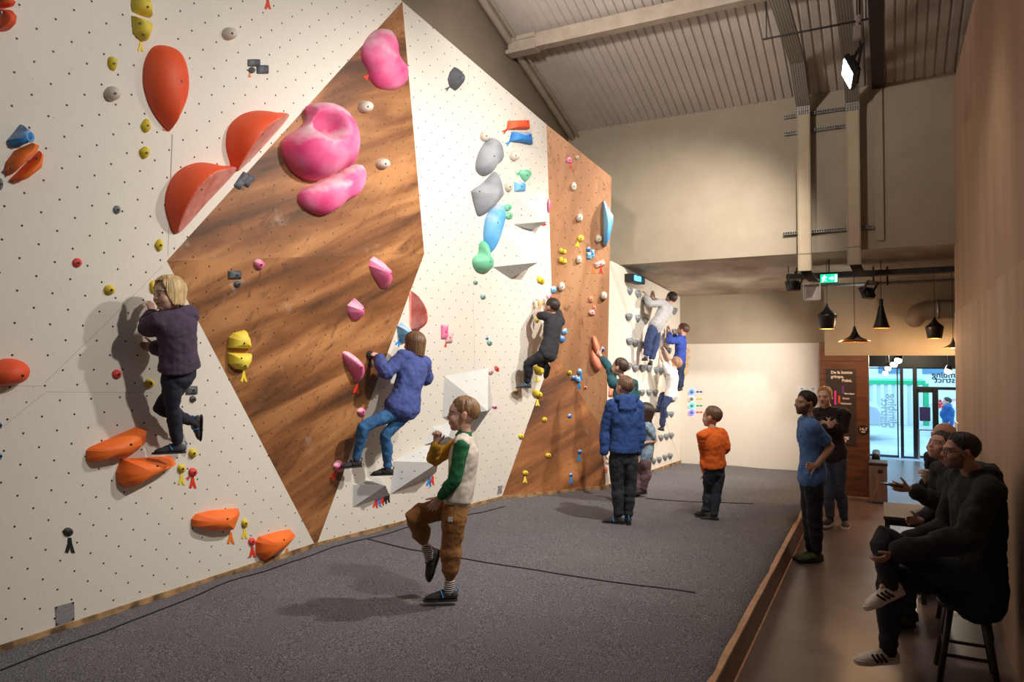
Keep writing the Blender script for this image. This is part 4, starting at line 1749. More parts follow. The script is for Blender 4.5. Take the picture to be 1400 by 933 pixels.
def shape(kind, px, py, w, h, rot=0):
    c, s_ = math.cos(math.radians(rot)), math.sin(math.radians(rot))
    T = {
        'oval': [(math.cos(a) * .5, math.sin(a) * .5) for a in [i * PI / 5 for i in range(10)]],
        'blob': [(.5 * (1 + .12 * math.sin(3 * a + px)) * math.cos(a), .5 * (1 + .12 * math.cos(2 * a + py)) * math.sin(a)) for a in [i * PI / 5 for i in range(10)]],
        'rect': [(-.5, -.36), (-.4, -.5), (.4, -.5), (.5, -.36), (.5, .36), (.4, .5), (-.4, .5), (-.5, .36)],
        'heart': [(-.42, -.5), (-.1, -.44), (.2, -.5), (.46, -.38), (.5, -.1), (.3, .25), (.1, .5), (-.08, .5), (-.32, .2), (-.5, -.15)],
        'tri': [(-.05, -.5), (.14, -.46), (.42, .0), (.5, .3), (.2, .5), (-.25, .48), (-.5, .2), (-.36, -.15)],
        'twin': [(-.5, -.1), (-.42, -.45), (-.1, -.5), (.05, -.2), (.3, -.3), (.5, .0), (.45, .4), (.15, .5), (-.15, .3), (-.4, .25)],
        'wedge': [(-.5, -.2), (-.2, -.5), (.35, -.3), (.5, .3), (.1, .5), (-.35, .35)],
    }[kind]
    return [(px + (a * w) * c - (b_ * h) * s_, py + (a * w) * s_ + (b_ * h) * c) for a, b_ in T]


def small(kind, px, py, w, h, colour, label, group=None, depth=0.5, bolt=True, rot=0, facet=None, smooth=True, prof=(2.2, 0.6)):
    f = facet or facet_of(px, py)
    D = (f.at(px, py) - CC).dot(CF)
    hm = min(w, h) * D / FPX
    return hold(shape(kind, px, py, w, h, rot), colour, label, hm * depth, prof, smooth, bolts=[(px + w * 0.08, py)] if bolt else (), group=group, facet=facet, lump=0.25 if smooth else 0, K=6)


def route_tag(px, py, colour, label, hpx=14, rot=0, group='route tags'):
    """small cut plastic marker strip: a head and two legs"""
    f = facet_of(px, py)
    P = [(-.10, -.5), (.10, -.5), (.16, -.1), (.34, .5), (.12, .46), (.02, .12), (-.10, .5), (-.30, .42), (-.14, -.1)]
    c, s_ = math.cos(math.radians(rot)), math.sin(math.radians(rot))
    Q = [f.at(px + (a * c - b_ * s_) * hpx, py + (a * s_ + b_ * c) * hpx) for a, b_ in P]
    mb = MB()
    mb.prism(Q, f.n, -0.002, 0.005)
    col = {'red': sr(226, 58, 40), 'orange': sr(242, 124, 46), 'yellow': sr(240, 210, 60), 'blue': sr(38, 140, 214), 'black': sr(34, 32, 34), 'green': sr(90, 180, 130), 'grey': sr(60, 60, 66)}[colour]
    o = mb.build('route_tag', mat('tag_' + colour, col, 0.5), None, origin=f.at(px, py))
    tag(o, label, 'route tag', group)
    return o


def volume(base, apex, off, label):
    f = facet_of(sum(p[0] for p in base) / len(base), sum(p[1] for p in base) / len(base))
    B = [f.at(x, y) - f.n * 0.004 for x, y in base]
    A_ = f.at(*apex, off)
    mb = MB()
    k = len(B)
    mb.add(B + [A_], [(i, (i + 1) % k, k) for i in range(k)] + [tuple(range(k))])
    o = mb.build('climbing_volume', M_VOL, None, origin=f.at(*base[0]))
    tag(o, label, 'climbing volume', 'grey wall volumes')
    # bolt holes on its two largest faces
    for i in range(k):
        a, b_ = B[i], B[(i + 1) % k]
        n = (b_ - a).cross(A_ - a)
        if n.length < 0.10:
            continue
        n.normalize()
        if n.dot(f.n) < 0:
            n = -n
        for (s_, t_) in ((.35, .25), (.6, .25), (.45, .55)):
            p = a + (b_ - a) * s_ + (A_ - a) * t_ * 0.9 - (b_ - a) * s_ * t_ * 0.9
            m2 = MB()
            m2.tube([p - n * 0.004, p + n * 0.0015], 0.007, 8, round_=False)
            m2.build('bolt_hole', M_BLACK, o)
    return o


# ---- large shapes
hold([(226, 61), (246, 70), (255, 100), (254, 135), (240, 172), (233, 178), (212, 150), (201, 118), (201, 88), (211, 66)], 'redorange', 'big red-orange egg-shaped hold pointing down at the upper left', 0.17, (2.2, 0.55), bolts=[(210, 84), (242, 112), (208, 120), (231, 165)], cut=((258, 120), (231, 180), 3.2), group='red-orange macro holds')
hold([(326, 233), (306, 226), (280, 222), (256, 230), (240, 248), (233, 272), (236, 296), (249, 319), (285, 280)], 'redorange', 'red-orange half dome with chalky slanted face on the left corner of the diamond', 0.26, (2.3, 0.6), cut=((328, 234), (247, 321), 0.85), bolts=[(242, 258), (275, 259), (264, 232)], group='red-orange half domes')
hold([(397, 160), (380, 153), (355, 151), (334, 158), (319, 174), (315, 198), (320, 220), (327, 235), (362, 205)], 'redorange', 'red-orange half dome on the upper left edge of the diamond', 0.24, (2.3, 0.6), cut=((399, 159), (327, 237), 1.1), bolts=[(322, 191), (354, 183)], group='red-orange half domes')
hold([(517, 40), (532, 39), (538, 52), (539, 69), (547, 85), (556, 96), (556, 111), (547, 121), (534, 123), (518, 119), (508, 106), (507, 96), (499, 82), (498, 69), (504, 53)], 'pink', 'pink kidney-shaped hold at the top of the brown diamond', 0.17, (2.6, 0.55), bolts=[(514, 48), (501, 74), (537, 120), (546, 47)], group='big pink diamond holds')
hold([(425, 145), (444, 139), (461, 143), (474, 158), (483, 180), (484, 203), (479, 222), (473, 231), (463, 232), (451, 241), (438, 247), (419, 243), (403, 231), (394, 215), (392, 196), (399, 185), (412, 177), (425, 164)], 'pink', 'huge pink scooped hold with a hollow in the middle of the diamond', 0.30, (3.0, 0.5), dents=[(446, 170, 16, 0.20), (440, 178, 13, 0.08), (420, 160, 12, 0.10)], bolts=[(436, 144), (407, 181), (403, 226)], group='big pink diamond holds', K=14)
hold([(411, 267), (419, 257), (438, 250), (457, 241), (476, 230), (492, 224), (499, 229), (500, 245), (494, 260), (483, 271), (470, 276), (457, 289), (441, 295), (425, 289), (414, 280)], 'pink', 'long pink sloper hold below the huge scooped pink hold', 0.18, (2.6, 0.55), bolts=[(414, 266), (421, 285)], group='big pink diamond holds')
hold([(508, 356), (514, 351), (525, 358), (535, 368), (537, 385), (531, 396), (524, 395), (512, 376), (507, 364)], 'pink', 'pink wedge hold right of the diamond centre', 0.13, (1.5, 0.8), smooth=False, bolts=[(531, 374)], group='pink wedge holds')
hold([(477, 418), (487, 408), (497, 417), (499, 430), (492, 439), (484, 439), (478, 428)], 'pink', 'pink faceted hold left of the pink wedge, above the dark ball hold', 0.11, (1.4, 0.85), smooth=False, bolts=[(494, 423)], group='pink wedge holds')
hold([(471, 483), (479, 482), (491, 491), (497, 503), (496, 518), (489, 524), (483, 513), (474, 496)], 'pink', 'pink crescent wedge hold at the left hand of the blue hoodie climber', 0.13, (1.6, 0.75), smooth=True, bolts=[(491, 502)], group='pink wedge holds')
hold([(563, 399), (567, 400), (574, 411), (579, 426), (579, 447), (565, 450), (563, 425)], 'redorange', 'tall fin hold with red rim and pale face above the blue hoodie climber', 0.17, (2.0, 0.6), cut=((562, 398), (562, 452), 2.2), group='red-orange macro holds')
hold([(545, 446), (551, 441), (558, 449), (558, 466), (551, 470), (546, 458)], 'lightblue', 'pale blue fin hold behind the blue hoodie climber', 0.12, (1.6, 0.7), smooth=False, group='blue holds')
hold([(0, 495), (14, 491), (31, 494), (40, 503), (38, 515), (28, 524), (8, 528), (-12, 527), (-16, 508)], 'redorange', 'red-orange egg-shaped hold lying at the left edge', 0.14, (2.2, 0.55), bolts=[(26, 513)], group='red-orange macro holds')
hold([(121, 617), (125, 613), (188, 585), (201, 587), (199, 605), (170, 625), (124, 633), (120, 627)], 'orange', 'long orange wedge hold left of the foothold under the girl', 0.12, (2.0, 0.5), smooth=False, bolts=[(127, 624), (175, 607)], group='orange foot holds')
hold([(162, 647), (169, 629), (200, 627), (236, 625), (241, 633), (205, 652), (173, 668), (163, 660)], 'orange', 'orange wedge hold carrying the foot of the climbing girl', 0.14, (2.2, 0.5), smooth=False, bolts=[(170, 633), (212, 637), (174, 664)], group='orange foot holds')
hold([(264, 711), (270, 704), (290, 699), (327, 696), (328, 702), (319, 725), (290, 727), (264, 720)], 'orange', 'orange wedge hold low on the wall above an orange tag', 0.11, (2.0, 0.5), smooth=False, bolts=[(268, 714), (308, 709)], group='orange foot holds')
hold([(356, 735), (385, 727), (398, 725), (404, 731), (392, 746), (360, 767), (352, 757), (352, 742)], 'orange', 'orange wedge hold lowest on the wall by the foot of the diamond', 0.11, (2.0, 0.5), smooth=False, bolts=[(357, 743), (386, 738)], group='orange foot holds')
hold([(-6, -2), (14, -3), (20, 4), (18, 9), (10, 11), (-6, 8)], 'redorange', 'red-orange upper half of the split hold in the top left corner', 0.09, (2.4, .6), smooth=False, group='red-orange macro holds')
hold([(-6, 11), (12, 13), (20, 22), (18, 36), (12, 42), (-6, 43)], 'redorange', 'red-orange lower half of the split hold in the top left corner', 0.12, (2.4, .6), smooth=False, bolts=[(4, 17)], group='red-orange macro holds')
hold([(9, 233), (12, 220), (22, 206), (46, 195), (53, 198), (49, 206), (30, 224), (12, 241)], 'orange', 'upper left half of the orange split hold by the left edge', 0.10, (2.6, .55), smooth=False, bolts=[(18, 230), (44, 199)], group='orange split hold halves')
hold([(15, 246), (33, 228), (55, 206), (58, 210), (55, 229), (32, 247), (22, 250)], 'orange', 'lower right half of the orange split hold by the left edge', 0.10, (2.6, .55), smooth=False, bolts=[(25, 241), (52, 217)], group='orange split hold halves')
o = hold([(13, 191), (30, 170), (38, 176), (43, 190), (36, 197), (22, 202), (16, 199)], 'blue', 'blue faceted hold with a round socket above the orange split hold', 0.10, (2.4, .6), smooth=False, bolts=[(29, 176)], group='blue holds')
f_ = facet_of(28, 186)
c_ = f_.at(35, 187, 0.06)
mb = MB()
dd_ = (f_.n + V3((0, 0.4, 0.1))).normalized()
mb.lathe(c_, [(0.030, -0.02), (0.033, 0.03), (0.026, 0.035), (0.022, 0.0), (0.0, 0.0)], 20, 0, dd_.to_track_quat('Z', 'Y').to_matrix())
mb.build('socket', hmat('lightblue'), o, smooth=True)
hold([(182, -4), (203, -4), (206, 10), (207, 24), (196, 21), (183, 15), (181, 5)], 'paleyellow', 'yellow upper half of the split hold near the top edge', 0.09, (2.4, .6), smooth=False, bolts=[(199, 10)], group='yellow split hold halves')
hold([(182, 21), (192, 24), (207, 31), (207, 40), (201, 56), (196, 57), (184, 45)], 'paleyellow', 'yellow lower half of the split hold near the top edge', 0.09, (2.4, .6), smooth=False, bolts=[(192, 32), (197, 47)], group='yellow split hold halves')
hold([(315, 462), (321, 456), (336, 452), (341, 464), (343, 477), (313, 476)], 'paleyellow', 'upper half of the yellow split hold on the brown diamond', 0.09, (2.4, .55), smooth=False, bolts=[(331, 469), (319, 467)], group='yellow split hold halves')
hold([(312, 483), (344, 484), (343, 493), (335, 507), (322, 505), (313, 497)], 'paleyellow', 'lower half of the yellow split hold on the brown diamond', 0.09, (2.4, .55), smooth=False, bolts=[(328, 490), (333, 500)], group='yellow split hold halves')
hold([(670, 190), (678, 189), (684, 197), (687, 213), (683, 222), (675, 229), (669, 239), (661, 240), (654, 234), (653, 224), (657, 209), (663, 198)], 'midgrey', 'large grey kidney-shaped hold high beside the right brown panel', 0.16, (2.4, .55), bolts=[(672, 214)], group='large grey holds')
hold([(678, 235), (684, 240), (689, 262), (688, 268), (672, 288), (658, 296), (653, 287), (648, 266), (649, 260), (663, 250)], 'midgrey', 'large grey diamond-shaped hold below the grey kidney hold', 0.18, (1.7, .7), bolts=[(660, 262)], group='large grey holds')
hold([(680, 280), (688, 279), (690, 290), (687, 306), (678, 335), (671, 347), (666, 344), (663, 325), (665, 302), (671, 288)], 'lightblue', 'long blue leaf-shaped hold beside the grey volumes', 0.13, (2.2, .55), bolts=[(678, 305)], group='blue holds')
hold([(658, 333), (664, 330), (666, 345), (672, 354), (672, 367), (664, 373), (653, 370), (648, 360), (650, 352), (656, 346)], 'green', 'large green pear-shaped hold below the blue leaf hold', 0.14, (2.2, .6), bolts=[(667, 358)], group='green holds')
hold([(624, 91), (630, 98), (632, 108), (630, 118), (625, 124), (618, 119), (615, 108), (618, 98)], 'darkgrey', 'dark grey pointed hold high near the sloping wall top', 0.16, (1.5, .75), smooth=False, bolts=[(628, 106)], group='dark grey holds')
hold([(696, 165), (722, 164), (723, 177), (694, 177)], 'redorange', 'flat red wedge hold high above the blue wedge', 0.10, (3.0, .5), smooth=False, bolts=[(699, 172), (719, 167)], group='flat wedge holds')
hold([(701, 180), (725, 181), (727, 198), (712, 195), (698, 193)], 'blue', 'flat blue wedge hold just below the red wedge', 0.10, (3.0, .5), smooth=False, bolts=[(702, 184), (722, 185)], group='flat wedge holds')
hold([(825, 274), (827, 275), (839, 295), (839, 303), (833, 330), (829, 337), (826, 335)], 'lightblue', 'tall pale blue fin hold on the right edge of the brown panel', 0.20, (2.2, .6), smooth=False, group='blue holds')
hold([(810, 461), (815, 462), (820, 475), (821, 488), (817, 487), (811, 474)], 'peach', 'upper orange sausage hold gripped by the teal-sleeved climber', 0.09, (2.4, .55), group='orange sausage holds')
hold([(808, 481), (812, 480), (820, 492), (822, 503), (816, 507), (808, 492)], 'peach', 'lower orange sausage hold just below the gripping hand', 0.09, (2.4, .55), group='orange sausage holds')
hold([(749.5, 272), (753, 276), (752, 287), (749.5, 291)], 'pink', 'slim pink crescent hold on the left edge of the brown panel', 0.08, (2.0, .6), group='pink small holds')

# ---- grey wall volumes
volume([(482, 663), (516, 651), (533, 678), (481.7, 695)], (527, 664), 0.20, 'small grey wedge volume under the right foot of the blue hoodie climber')
volume([(537, 631), (588, 606), (597, 646), (533, 677)], (599, 633), 0.30, 'large grey wedge volume behind the raised knee of the front boy')
volume([(579, 609), (590, 584), (622, 576), (625, 604)], (613, 597), 0.16, 'grey wedge volume partly hidden behind the front boy')
volume([(607, 514), (668, 503), (674, 556), (650, 590), (604, 571)], (667, 562), 0.30, 'large grey pyramid volume behind the head of the front boy')
volume([(703.5, 263.6), (746, 263), (743, 304), (725, 315.5), (701.4, 307)], (749, 303), 0.30, 'upper grey pyramid volume on the left of the brown panel')
volume([(683, 312), (730, 313), (733, 352), (697.4, 381.7), (673, 365.4)], (736, 359), 0.34, 'lower grey pyramid volume on the left of the brown panel')

# ---- small holds
S = small
Y_ = 'small yellow holds'
for a in (
    ('blob', 154, 87, 13, 21, 'yellow', 'small yellow hold upper left, beside the egg and above the white knob'),
    ('blob', 200, 172, 13, 18, 'yellow', 'small yellow hold beside the tip of the red-orange egg'),
    ('blob', 198, 209, 14, 17, 'yellow', 'small yellow hold under the one beside the egg tip'),
    ('blob', 218, 335.5, 11, 16, 'yellow', 'small yellow hold left of the diamond corner'),
    ('oval', 150, 396.5, 15, 14, 'yellow', 'small yellow barrel hold left of the climbing girl'),
    ('blob', 209.5, 393, 10, 17, 'yellow', 'small yellow hold in front of the girl\'s face'),
    ('oval', 205, 524.5, 13, 13, 'yellow', 'small yellow hold at the knees of the climbing girl'),
    ('oval', 263.7, 620, 11, 13, 'yellow', 'small yellow hold under the girl\'s rear shoe'),
    ('oval', 248.5, 641, 11, 12, 'yellow', 'small yellow hold above a yellow tag, beside the red hold'),
    ('oval', 335, 716, 9, 12, 'yellow', 'small yellow hold right of the orange wedge above a yellow tag'),
    ('twin', 739.5, 383.5, 10, 11, 'yellow', 'yellow twin hold below the lower grey pyramid'),
    ('blob', 738, 415.5, 6, 10, 'yellow', 'yellow hold under the left hand of the boy in black'),
    ('blob', 734.6, 438, 5, 7, 'yellow', 'yellow hold by the left arm of the boy in black'),
    ('twin', 737, 506, 12, 13, 'yellow', 'yellow twin hold beside the knee of the boy in black'),
    ('twin', 735, 539, 13, 11, 'yellow', 'yellow bulb hold right of the shoe of the boy in black'),
    ('oval', 706.3, 537, 5, 7, 'yellow', 'yellow hold under the shoe of the boy in black'),
    ('oval', 779, 509.8, 6, 6, 'yellow', 'yellow round hold left of the blue flower hold'),
    ('oval', 744.7, 574, 7, 7, 'yellow', 'yellow round hold in the middle of the dark lower panel'),
    ('oval', 712.7, 597, 7, 7, 'yellow', 'yellow round hold at the left edge of the dark lower panel'),
    ('oval', 749.6, 623, 8, 7, 'yellow', 'yellow round hold low in the middle of the dark lower panel'),
    ('oval', 718.3, 647, 8, 7, 'yellow', 'yellow round hold lowest on the dark lower panel, above a yellow tag'),
    ('oval', 794, 326, 9, 9, 'paleyellow', 'pale yellow knob between white knobs on the brown panel'),
    ('twin', 769.5, 343.5, 10, 8, 'yellow', 'upper yellow twin hold on the brown panel'),
    ('twin', 769.5, 356.5, 11, 9, 'yellow', 'lower yellow twin hold on the brown panel'),
):
    S(*a, group=Y_)
Wg = 'white knob holds'
for a in (
    ('oval', 154, 128, 20, 21, 'white', 'white knob hold at the left of the big red-orange egg'),
    ('oval', 314, 46, 18, 18, 'white', 'white knob hold above the three dark grey pebbles'),
    ('oval', 499.7, 146, 17, 17, 'white', 'white knob on the diamond below the pink kidney hold'),
    ('oval', 523.5, 224, 16, 15, 'white', 'white knob on the diamond right of the huge pink hold'),
    ('oval', 663, 186, 11, 15, 'white', 'white knob left of the red wedge'),
    ('oval', 703, 213, 11, 15, 'white', 'white knob below the blue wedge'),
    ('oval', 695.5, 255.5, 9, 14, 'white', 'white knob right of the grey diamond hold'),
    ('oval', 784.5, 255, 8, 12, 'white', 'topmost large white knob on the brown panel'),
    ('oval', 792.6, 298, 9, 11, 'white', 'white knob on the brown panel, second of its zigzag column'),
    ('oval', 818.5, 326.7, 9, 11, 'white', 'white knob beside the tall pale blue fin'),
    ('oval', 791.6, 355, 8, 11, 'white', 'white knob left of the small blue cluster on the brown panel'),
    ('oval', 768, 392, 9, 12, 'white', 'white knob above the head of the boy in black'),
    ('oval', 825.7, 404.7, 9, 11, 'white', 'white knob at the right edge, lowest on the brown panel'),
    ('oval', 789.5, 215.5, 5, 6, 'white', 'tiny white hold at the top of the brown panel'),
):
    S(*a, group=Wg, depth=0.75, prof=(2.4, .5))
Gg = 'dark grey pebble holds'
for a in (
    ('rect', 347.6, 86, 17, 10, 'darkgrey', 'dark grey bar pebble, top of three pebbles'),
    ('oval', 344.5, 96, 9, 9, 'darkgrey', 'round dark grey pebble, lower left of three pebbles'),
    ('rect', 359.5, 95, 16, 12, 'darkgrey', 'dark grey block pebble, right of three pebbles'),
    ('rect', 321.5, 376, 18, 11, 'darkgrey', 'dark grey bar hold on the diamond with chalk on it'),
    ('oval', 325, 388.7, 10, 9, 'darkgrey', 'small grey pebble under the chalked bar on the diamond'),
    ('rect', 262.4, 533.7, 16, 11, 'darkgrey', 'dark grey bar hold behind the knees of the girl'),
    ('oval', 264, 546, 9, 9, 'darkgrey', 'small grey pebble behind the knees of the girl'),
    ('oval', 160, 287, 10, 12, 'grey', 'grey pebble alone left of the red-orange half domes'),
    ('oval', 1, 252, 7, 16, 'grey', 'grey pebble at the left edge below the orange split hold'),
):
    S(*a, group=Gg)
S('rect', 331, 247, 11, 24, 'darkgrey', 'left lobe of the dark grey double hold by the half domes', Gg, rot=35)
S('rect', 340, 247, 11, 17, 'darkgrey', 'right lobe of the dark grey double hold by the half domes', Gg, rot=35)
Rg = 'small red holds'
for a in (
    ('oval', 105.7, 359.6, 13, 13, 'red', 'flat red disc hold left of the small yellow barrel'),
    ('oval', 160, 512, 13, 13, 'red', 'flat red disc hold left of the climbing girl\'s legs'),
    ('oval', 264, 646, 12, 12, 'red', 'red round hold above a red tag below the girl'),
    ('oval', 344.6, 741, 10, 11, 'red', 'red round hold above a red tag by the lowest orange wedge'),
    ('twin', 679.5, 504.5, 6, 8, 'red', 'small red hold at the upper right of the large grey pyramid'),
    ('wedge', 808, 409.5, 7, 9, 'peach', 'small brick-red hold on the brown panel, highest of three'),
    ('wedge', 812.6, 421.4, 5, 8, 'peach', 'small brick-red hold on the brown panel, middle of three'),
    ('blob', 809.3, 427.5, 9, 9, 'chalkpink', 'chalky brick-red hold on the brown panel, lowest of three'),
    ('blob', 743, 306.7, 8, 5, 'red', 'small red hold under the upper grey pyramid'),
    ('rect', 800.4, 530, 5, 4, 'peach', 'tiny peach hold right of the blue flower hold'),
    ('rect', 810.7, 584, 6, 4, 'peach', 'tiny peach hold low on the brown panel'),
    ('rect', 829, 643, 3, 8, 'peach', 'small peach hold beside the hand of the standing boy in the blue hoodie'),
):
    S(*a, group=Rg, depth=0.4)
S('rect', 820, 361, 15, 8, 'chalkpink', 'chalky orange bar hold right on the brown panel', Rg, rot=-25)
S('rect', 838.5, 527, 7, 30, 'peach', 'long orange hold behind the head of the standing boy', 'orange sausage holds', rot=6)
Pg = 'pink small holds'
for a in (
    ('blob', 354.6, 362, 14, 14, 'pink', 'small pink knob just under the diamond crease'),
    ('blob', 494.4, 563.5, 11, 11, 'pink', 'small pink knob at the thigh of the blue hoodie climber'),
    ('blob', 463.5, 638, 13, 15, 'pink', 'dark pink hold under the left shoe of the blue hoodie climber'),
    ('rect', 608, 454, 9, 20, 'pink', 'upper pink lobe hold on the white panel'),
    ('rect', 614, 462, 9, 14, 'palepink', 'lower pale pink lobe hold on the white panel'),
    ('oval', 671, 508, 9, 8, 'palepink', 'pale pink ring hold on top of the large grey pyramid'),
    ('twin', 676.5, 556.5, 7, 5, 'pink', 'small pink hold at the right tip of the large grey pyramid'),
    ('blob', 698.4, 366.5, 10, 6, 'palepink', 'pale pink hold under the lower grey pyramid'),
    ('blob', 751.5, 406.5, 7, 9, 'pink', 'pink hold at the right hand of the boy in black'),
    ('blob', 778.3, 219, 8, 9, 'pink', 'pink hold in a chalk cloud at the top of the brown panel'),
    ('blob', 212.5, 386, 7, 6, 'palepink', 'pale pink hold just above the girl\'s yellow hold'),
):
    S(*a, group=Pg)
Bg = 'blue small holds'
for a in (
    ('rect', 711, 255.4, 14, 13, 'lightblue', 'blue block hold under the green heart hold'),
    ('blob', 666, 462.7, 4, 4, 'blue', 'tiny blue hold left of a teal hold on the white panel'),
    ('oval', 804.8, 341, 6, 6, 'blue', 'blue knob of the small cluster on the brown panel, topmost'),
    ('rect', 805.7, 350, 6, 9, 'lightblue', 'left blue block of the small cluster on the brown panel'),
    ('rect', 810.6, 347, 4, 10, 'lightblue', 'right blue block of the small cluster on the brown panel'),
    ('blob', 756.5, 396.5, 9, 11, 'lightblue', 'pale blue hold above the pink hold of the boy in black'),
    ('blob', 772, 453.5, 8, 9, 'lightblue', 'pale blue hold behind the shoulder of the boy in black'),
    ('blob', 768.5, 463.7, 8, 10, 'blue', 'blue hold behind the back of the boy in black'),
    ('oval', 824, 477.6, 6, 6, 'blue', 'blue round hold right of the sausage holds'),
    ('oval', 792.5, 508.5, 7, 8, 'lightblue', 'pale blue petal of the flower hold, topmost'),
    ('oval', 784.3, 517, 6, 6, 'blue', 'blue petal of the flower hold, leftmost'),
    ('twin', 790, 518.5, 8, 10, 'lightblue', 'pale blue petal of the flower hold, lowest'),
    ('oval', 779, 569, 6, 6, 'blue', 'blue round hold in the middle of the dark lower panel'),
    ('oval', 793, 618, 6, 6, 'blue', 'blue round hold low on the dark lower panel above a blue tag'),
    ('oval', 780.7, 649.6, 5, 5, 'blue', 'blue round hold lowest on the dark lower panel'),
    ('oval', 0, 582, 6, 9, 'blue', 'dark blue hold cut by the left edge, upper of two'),
    ('oval', 0, 624, 6, 11, 'lightblue', 'blue hold cut by the left edge, lower of two'),
):
    S(*a, group=Bg)
Ng = 'green holds'
for a in (
    ('heart', 718.3, 240, 15, 16, 'green', 'green heart-shaped hold below the blue wedge'),
    ('blob', 694.3, 284, 11, 10, 'green', 'upper small green hold beside the blue leaf'),
    ('blob', 695.3, 295, 12, 11, 'green', 'lower small green hold beside the blue leaf'),
    ('wedge', 650.5, 386.3, 6, 6, 'teal', 'small teal hold under the green pear hold'),
    ('wedge', 660.6, 406, 7, 7, 'teal', 'teal hold below the small teal one'),
    ('wedge', 669.6, 468.8, 7, 7, 'teal', 'teal hold right of the tiny blue hold'),
):
    S(*a, group=Ng)
S('oval', 93.5, 728, 14, 12, 'black', 'black disc hold low on the left above a black tag', 'black holds', depth=0.35)
S('oval', 507, 486, 10, 12, 'black', 'black ball hold in the hand of the blue hoodie climber', 'black holds', depth=0.9)
S('wedge', 235.5 - 29, 473, 8, 13, 'black', 'black hold gripped low by the climbing girl', 'black holds', depth=0.9)

# ---- route tags
for a in (
    (192, 64, 'yellow', 'yellow route tag under the yellow split hold near the top', 14, 0), (341, 103, 'orange', 'small orange tag under the three dark pebbles', 6, 0),
    (224, 176, 'orange', 'small orange tag at the tip of the red-orange egg', 6, 0),
    (365.6, 6, 'red', 'red route tag alone near the top edge', 14, 0), (501.5, 104.5, 'red', 'red route tag left of the pink kidney hold', 10, 50),
    (332.7, 515, 'yellow', 'yellow route tag under the yellow split hold on the diamond', 15, 0), (506, 497, 'black', 'black route tag under the black ball hold', 11, 0),
    (487, 532, 'red', 'red route tag under the pink crescent wedge', 13, 10), (456.5, 650.5, 'red', 'red route tag under the dark pink foot hold', 13, 40),
    (545, 468, 'blue', 'blue route tag beside the pale blue fin', 11, 30), (609, 472, 'red', 'red route tag under the pink lobe holds', 6, 10),
    (315, 736, 'orange', 'orange route tag under the low orange wedge', 16, 0), (392, 756, 'orange', 'orange route tag right of the lowest orange wedge', 12, 0),
    (247.7, 656, 'yellow', 'yellow route tag beside the red tag below the girl', 15, 0), (263, 660, 'red', 'red route tag under the red hold below the girl', 16, 0),
    (257.5, 653, 'red', 'small slanting red tag between the yellow and the red tags below the girl', 7, 40),
    (334, 730, 'yellow', 'yellow route tag under the small yellow hold near the floor', 14, 0), (344.6, 755, 'red', 'red route tag under the red hold near the floor', 15, 0),
    (95, 746, 'black', 'black route tag under the black disc hold', 21, 0),
    (611.7, 121, 'grey', 'dark tag left of the dark grey pointed hold', 7, 50), (690.4, 179, 'red', 'red route tag left of the red wedge', 8, 50), (694.7, 195.5, 'blue', 'blue route tag left of the blue wedge', 8, 50),
    (708.8, 237, 'green', 'green route tag left of the green heart hold', 7, 50), (780.5, 227.5, 'red', 'red route tag under the pink hold on the brown panel', 7, -10),
    (789.6, 333.5, 'yellow', 'yellow route tag under the pale yellow knob', 9, 10),
    (811, 370, 'orange', 'orange route tag left under the chalky bar hold', 9, 0), (821.5, 370, 'red', 'red route tag right under the chalky bar hold', 9, 0),
    (733.5, 518.5, 'yellow', 'yellow route tag under the twin hold by the boy in black', 9, 0), (734.6, 551, 'yellow', 'yellow route tag under the yellow bulb hold', 9, 0),
    (794.5, 515.5, 'blue', 'blue route tag right of the blue flower hold', 8, 0), (791.3, 527, 'blue', 'blue route tag under the blue flower hold', 9, 0),
    (717.5, 656, 'yellow', 'yellow route tag lowest on the dark panel', 9, 0), (791.6, 626.5, 'blue', 'blue route tag under the blue hold on the dark panel', 9, 0), (780.3, 657, 'blue', 'blue route tag under the lowest blue hold', 9, 0),
    (513.5, 688.5, 'red', 'red tag, first from the left of five under the small wedge volume', 12, 10), (517.8, 686.5, 'blue', 'blue tag, second of five under the small wedge volume', 12, 10), (522, 684.6, 'red', 'red tag, third of five under the small wedge volume', 12, 10),
    (526, 682.8, 'black', 'black tag, fourth of five under the small wedge volume', 12, 10), (530, 681, 'black', 'black tag, last of five under the small wedge volume', 12, 10),
    (586.5, 659, 'blue', 'blue tag under the large wedge volume beside a red one', 12, 10), (590.6, 657, 'red', 'red tag under the large wedge volume beside a blue one', 12, 10),
):
    route_tag(a[0], a[1], a[2], a[3], a[4], a[5])

# ---- plain metal plates low on the wall (their printed codes are left out)
for (pts, lb, nm) in (([(75.5, 830), (101, 823), (101.5, 848), (76.5, 856)], 'grey square plate screwed low on the left of the wall', 'wall_plate'), ([(681, 665), (686.5, 664), (685.5, 674.5), (680, 675.5)], 'small grey plate low on the wall beside the dark lower panel', 'wall_plate')):
    f_ = FAC['LL'] if pts[0][0] < 200 else FAC['F2']
    mb = MB()
    mb.prism([f_.at(*p) for p in pts], f_.n, -0.002, 0.005)
    o = mb.build(nm, mat('plate_grey', sr(150, 146, 146), 0.5, sr(128, 124, 124), 60), None, origin=f_.at(*pts[0]))
    tag(o, lb, 'plate')
    for p in pts:
        q = f_.at(p[0] * 0.88 + 0.12 * sum(t[0] for t in pts) / 4, p[1] * 0.88 + 0.12 * sum(t[1] for t in pts) / 4, 0.005)
        m2 = MB()
        m2.tube([q, q + f_.n * 0.003], 0.006, 8, round_=False)
        m2.build('screw', M_BOLT, o)

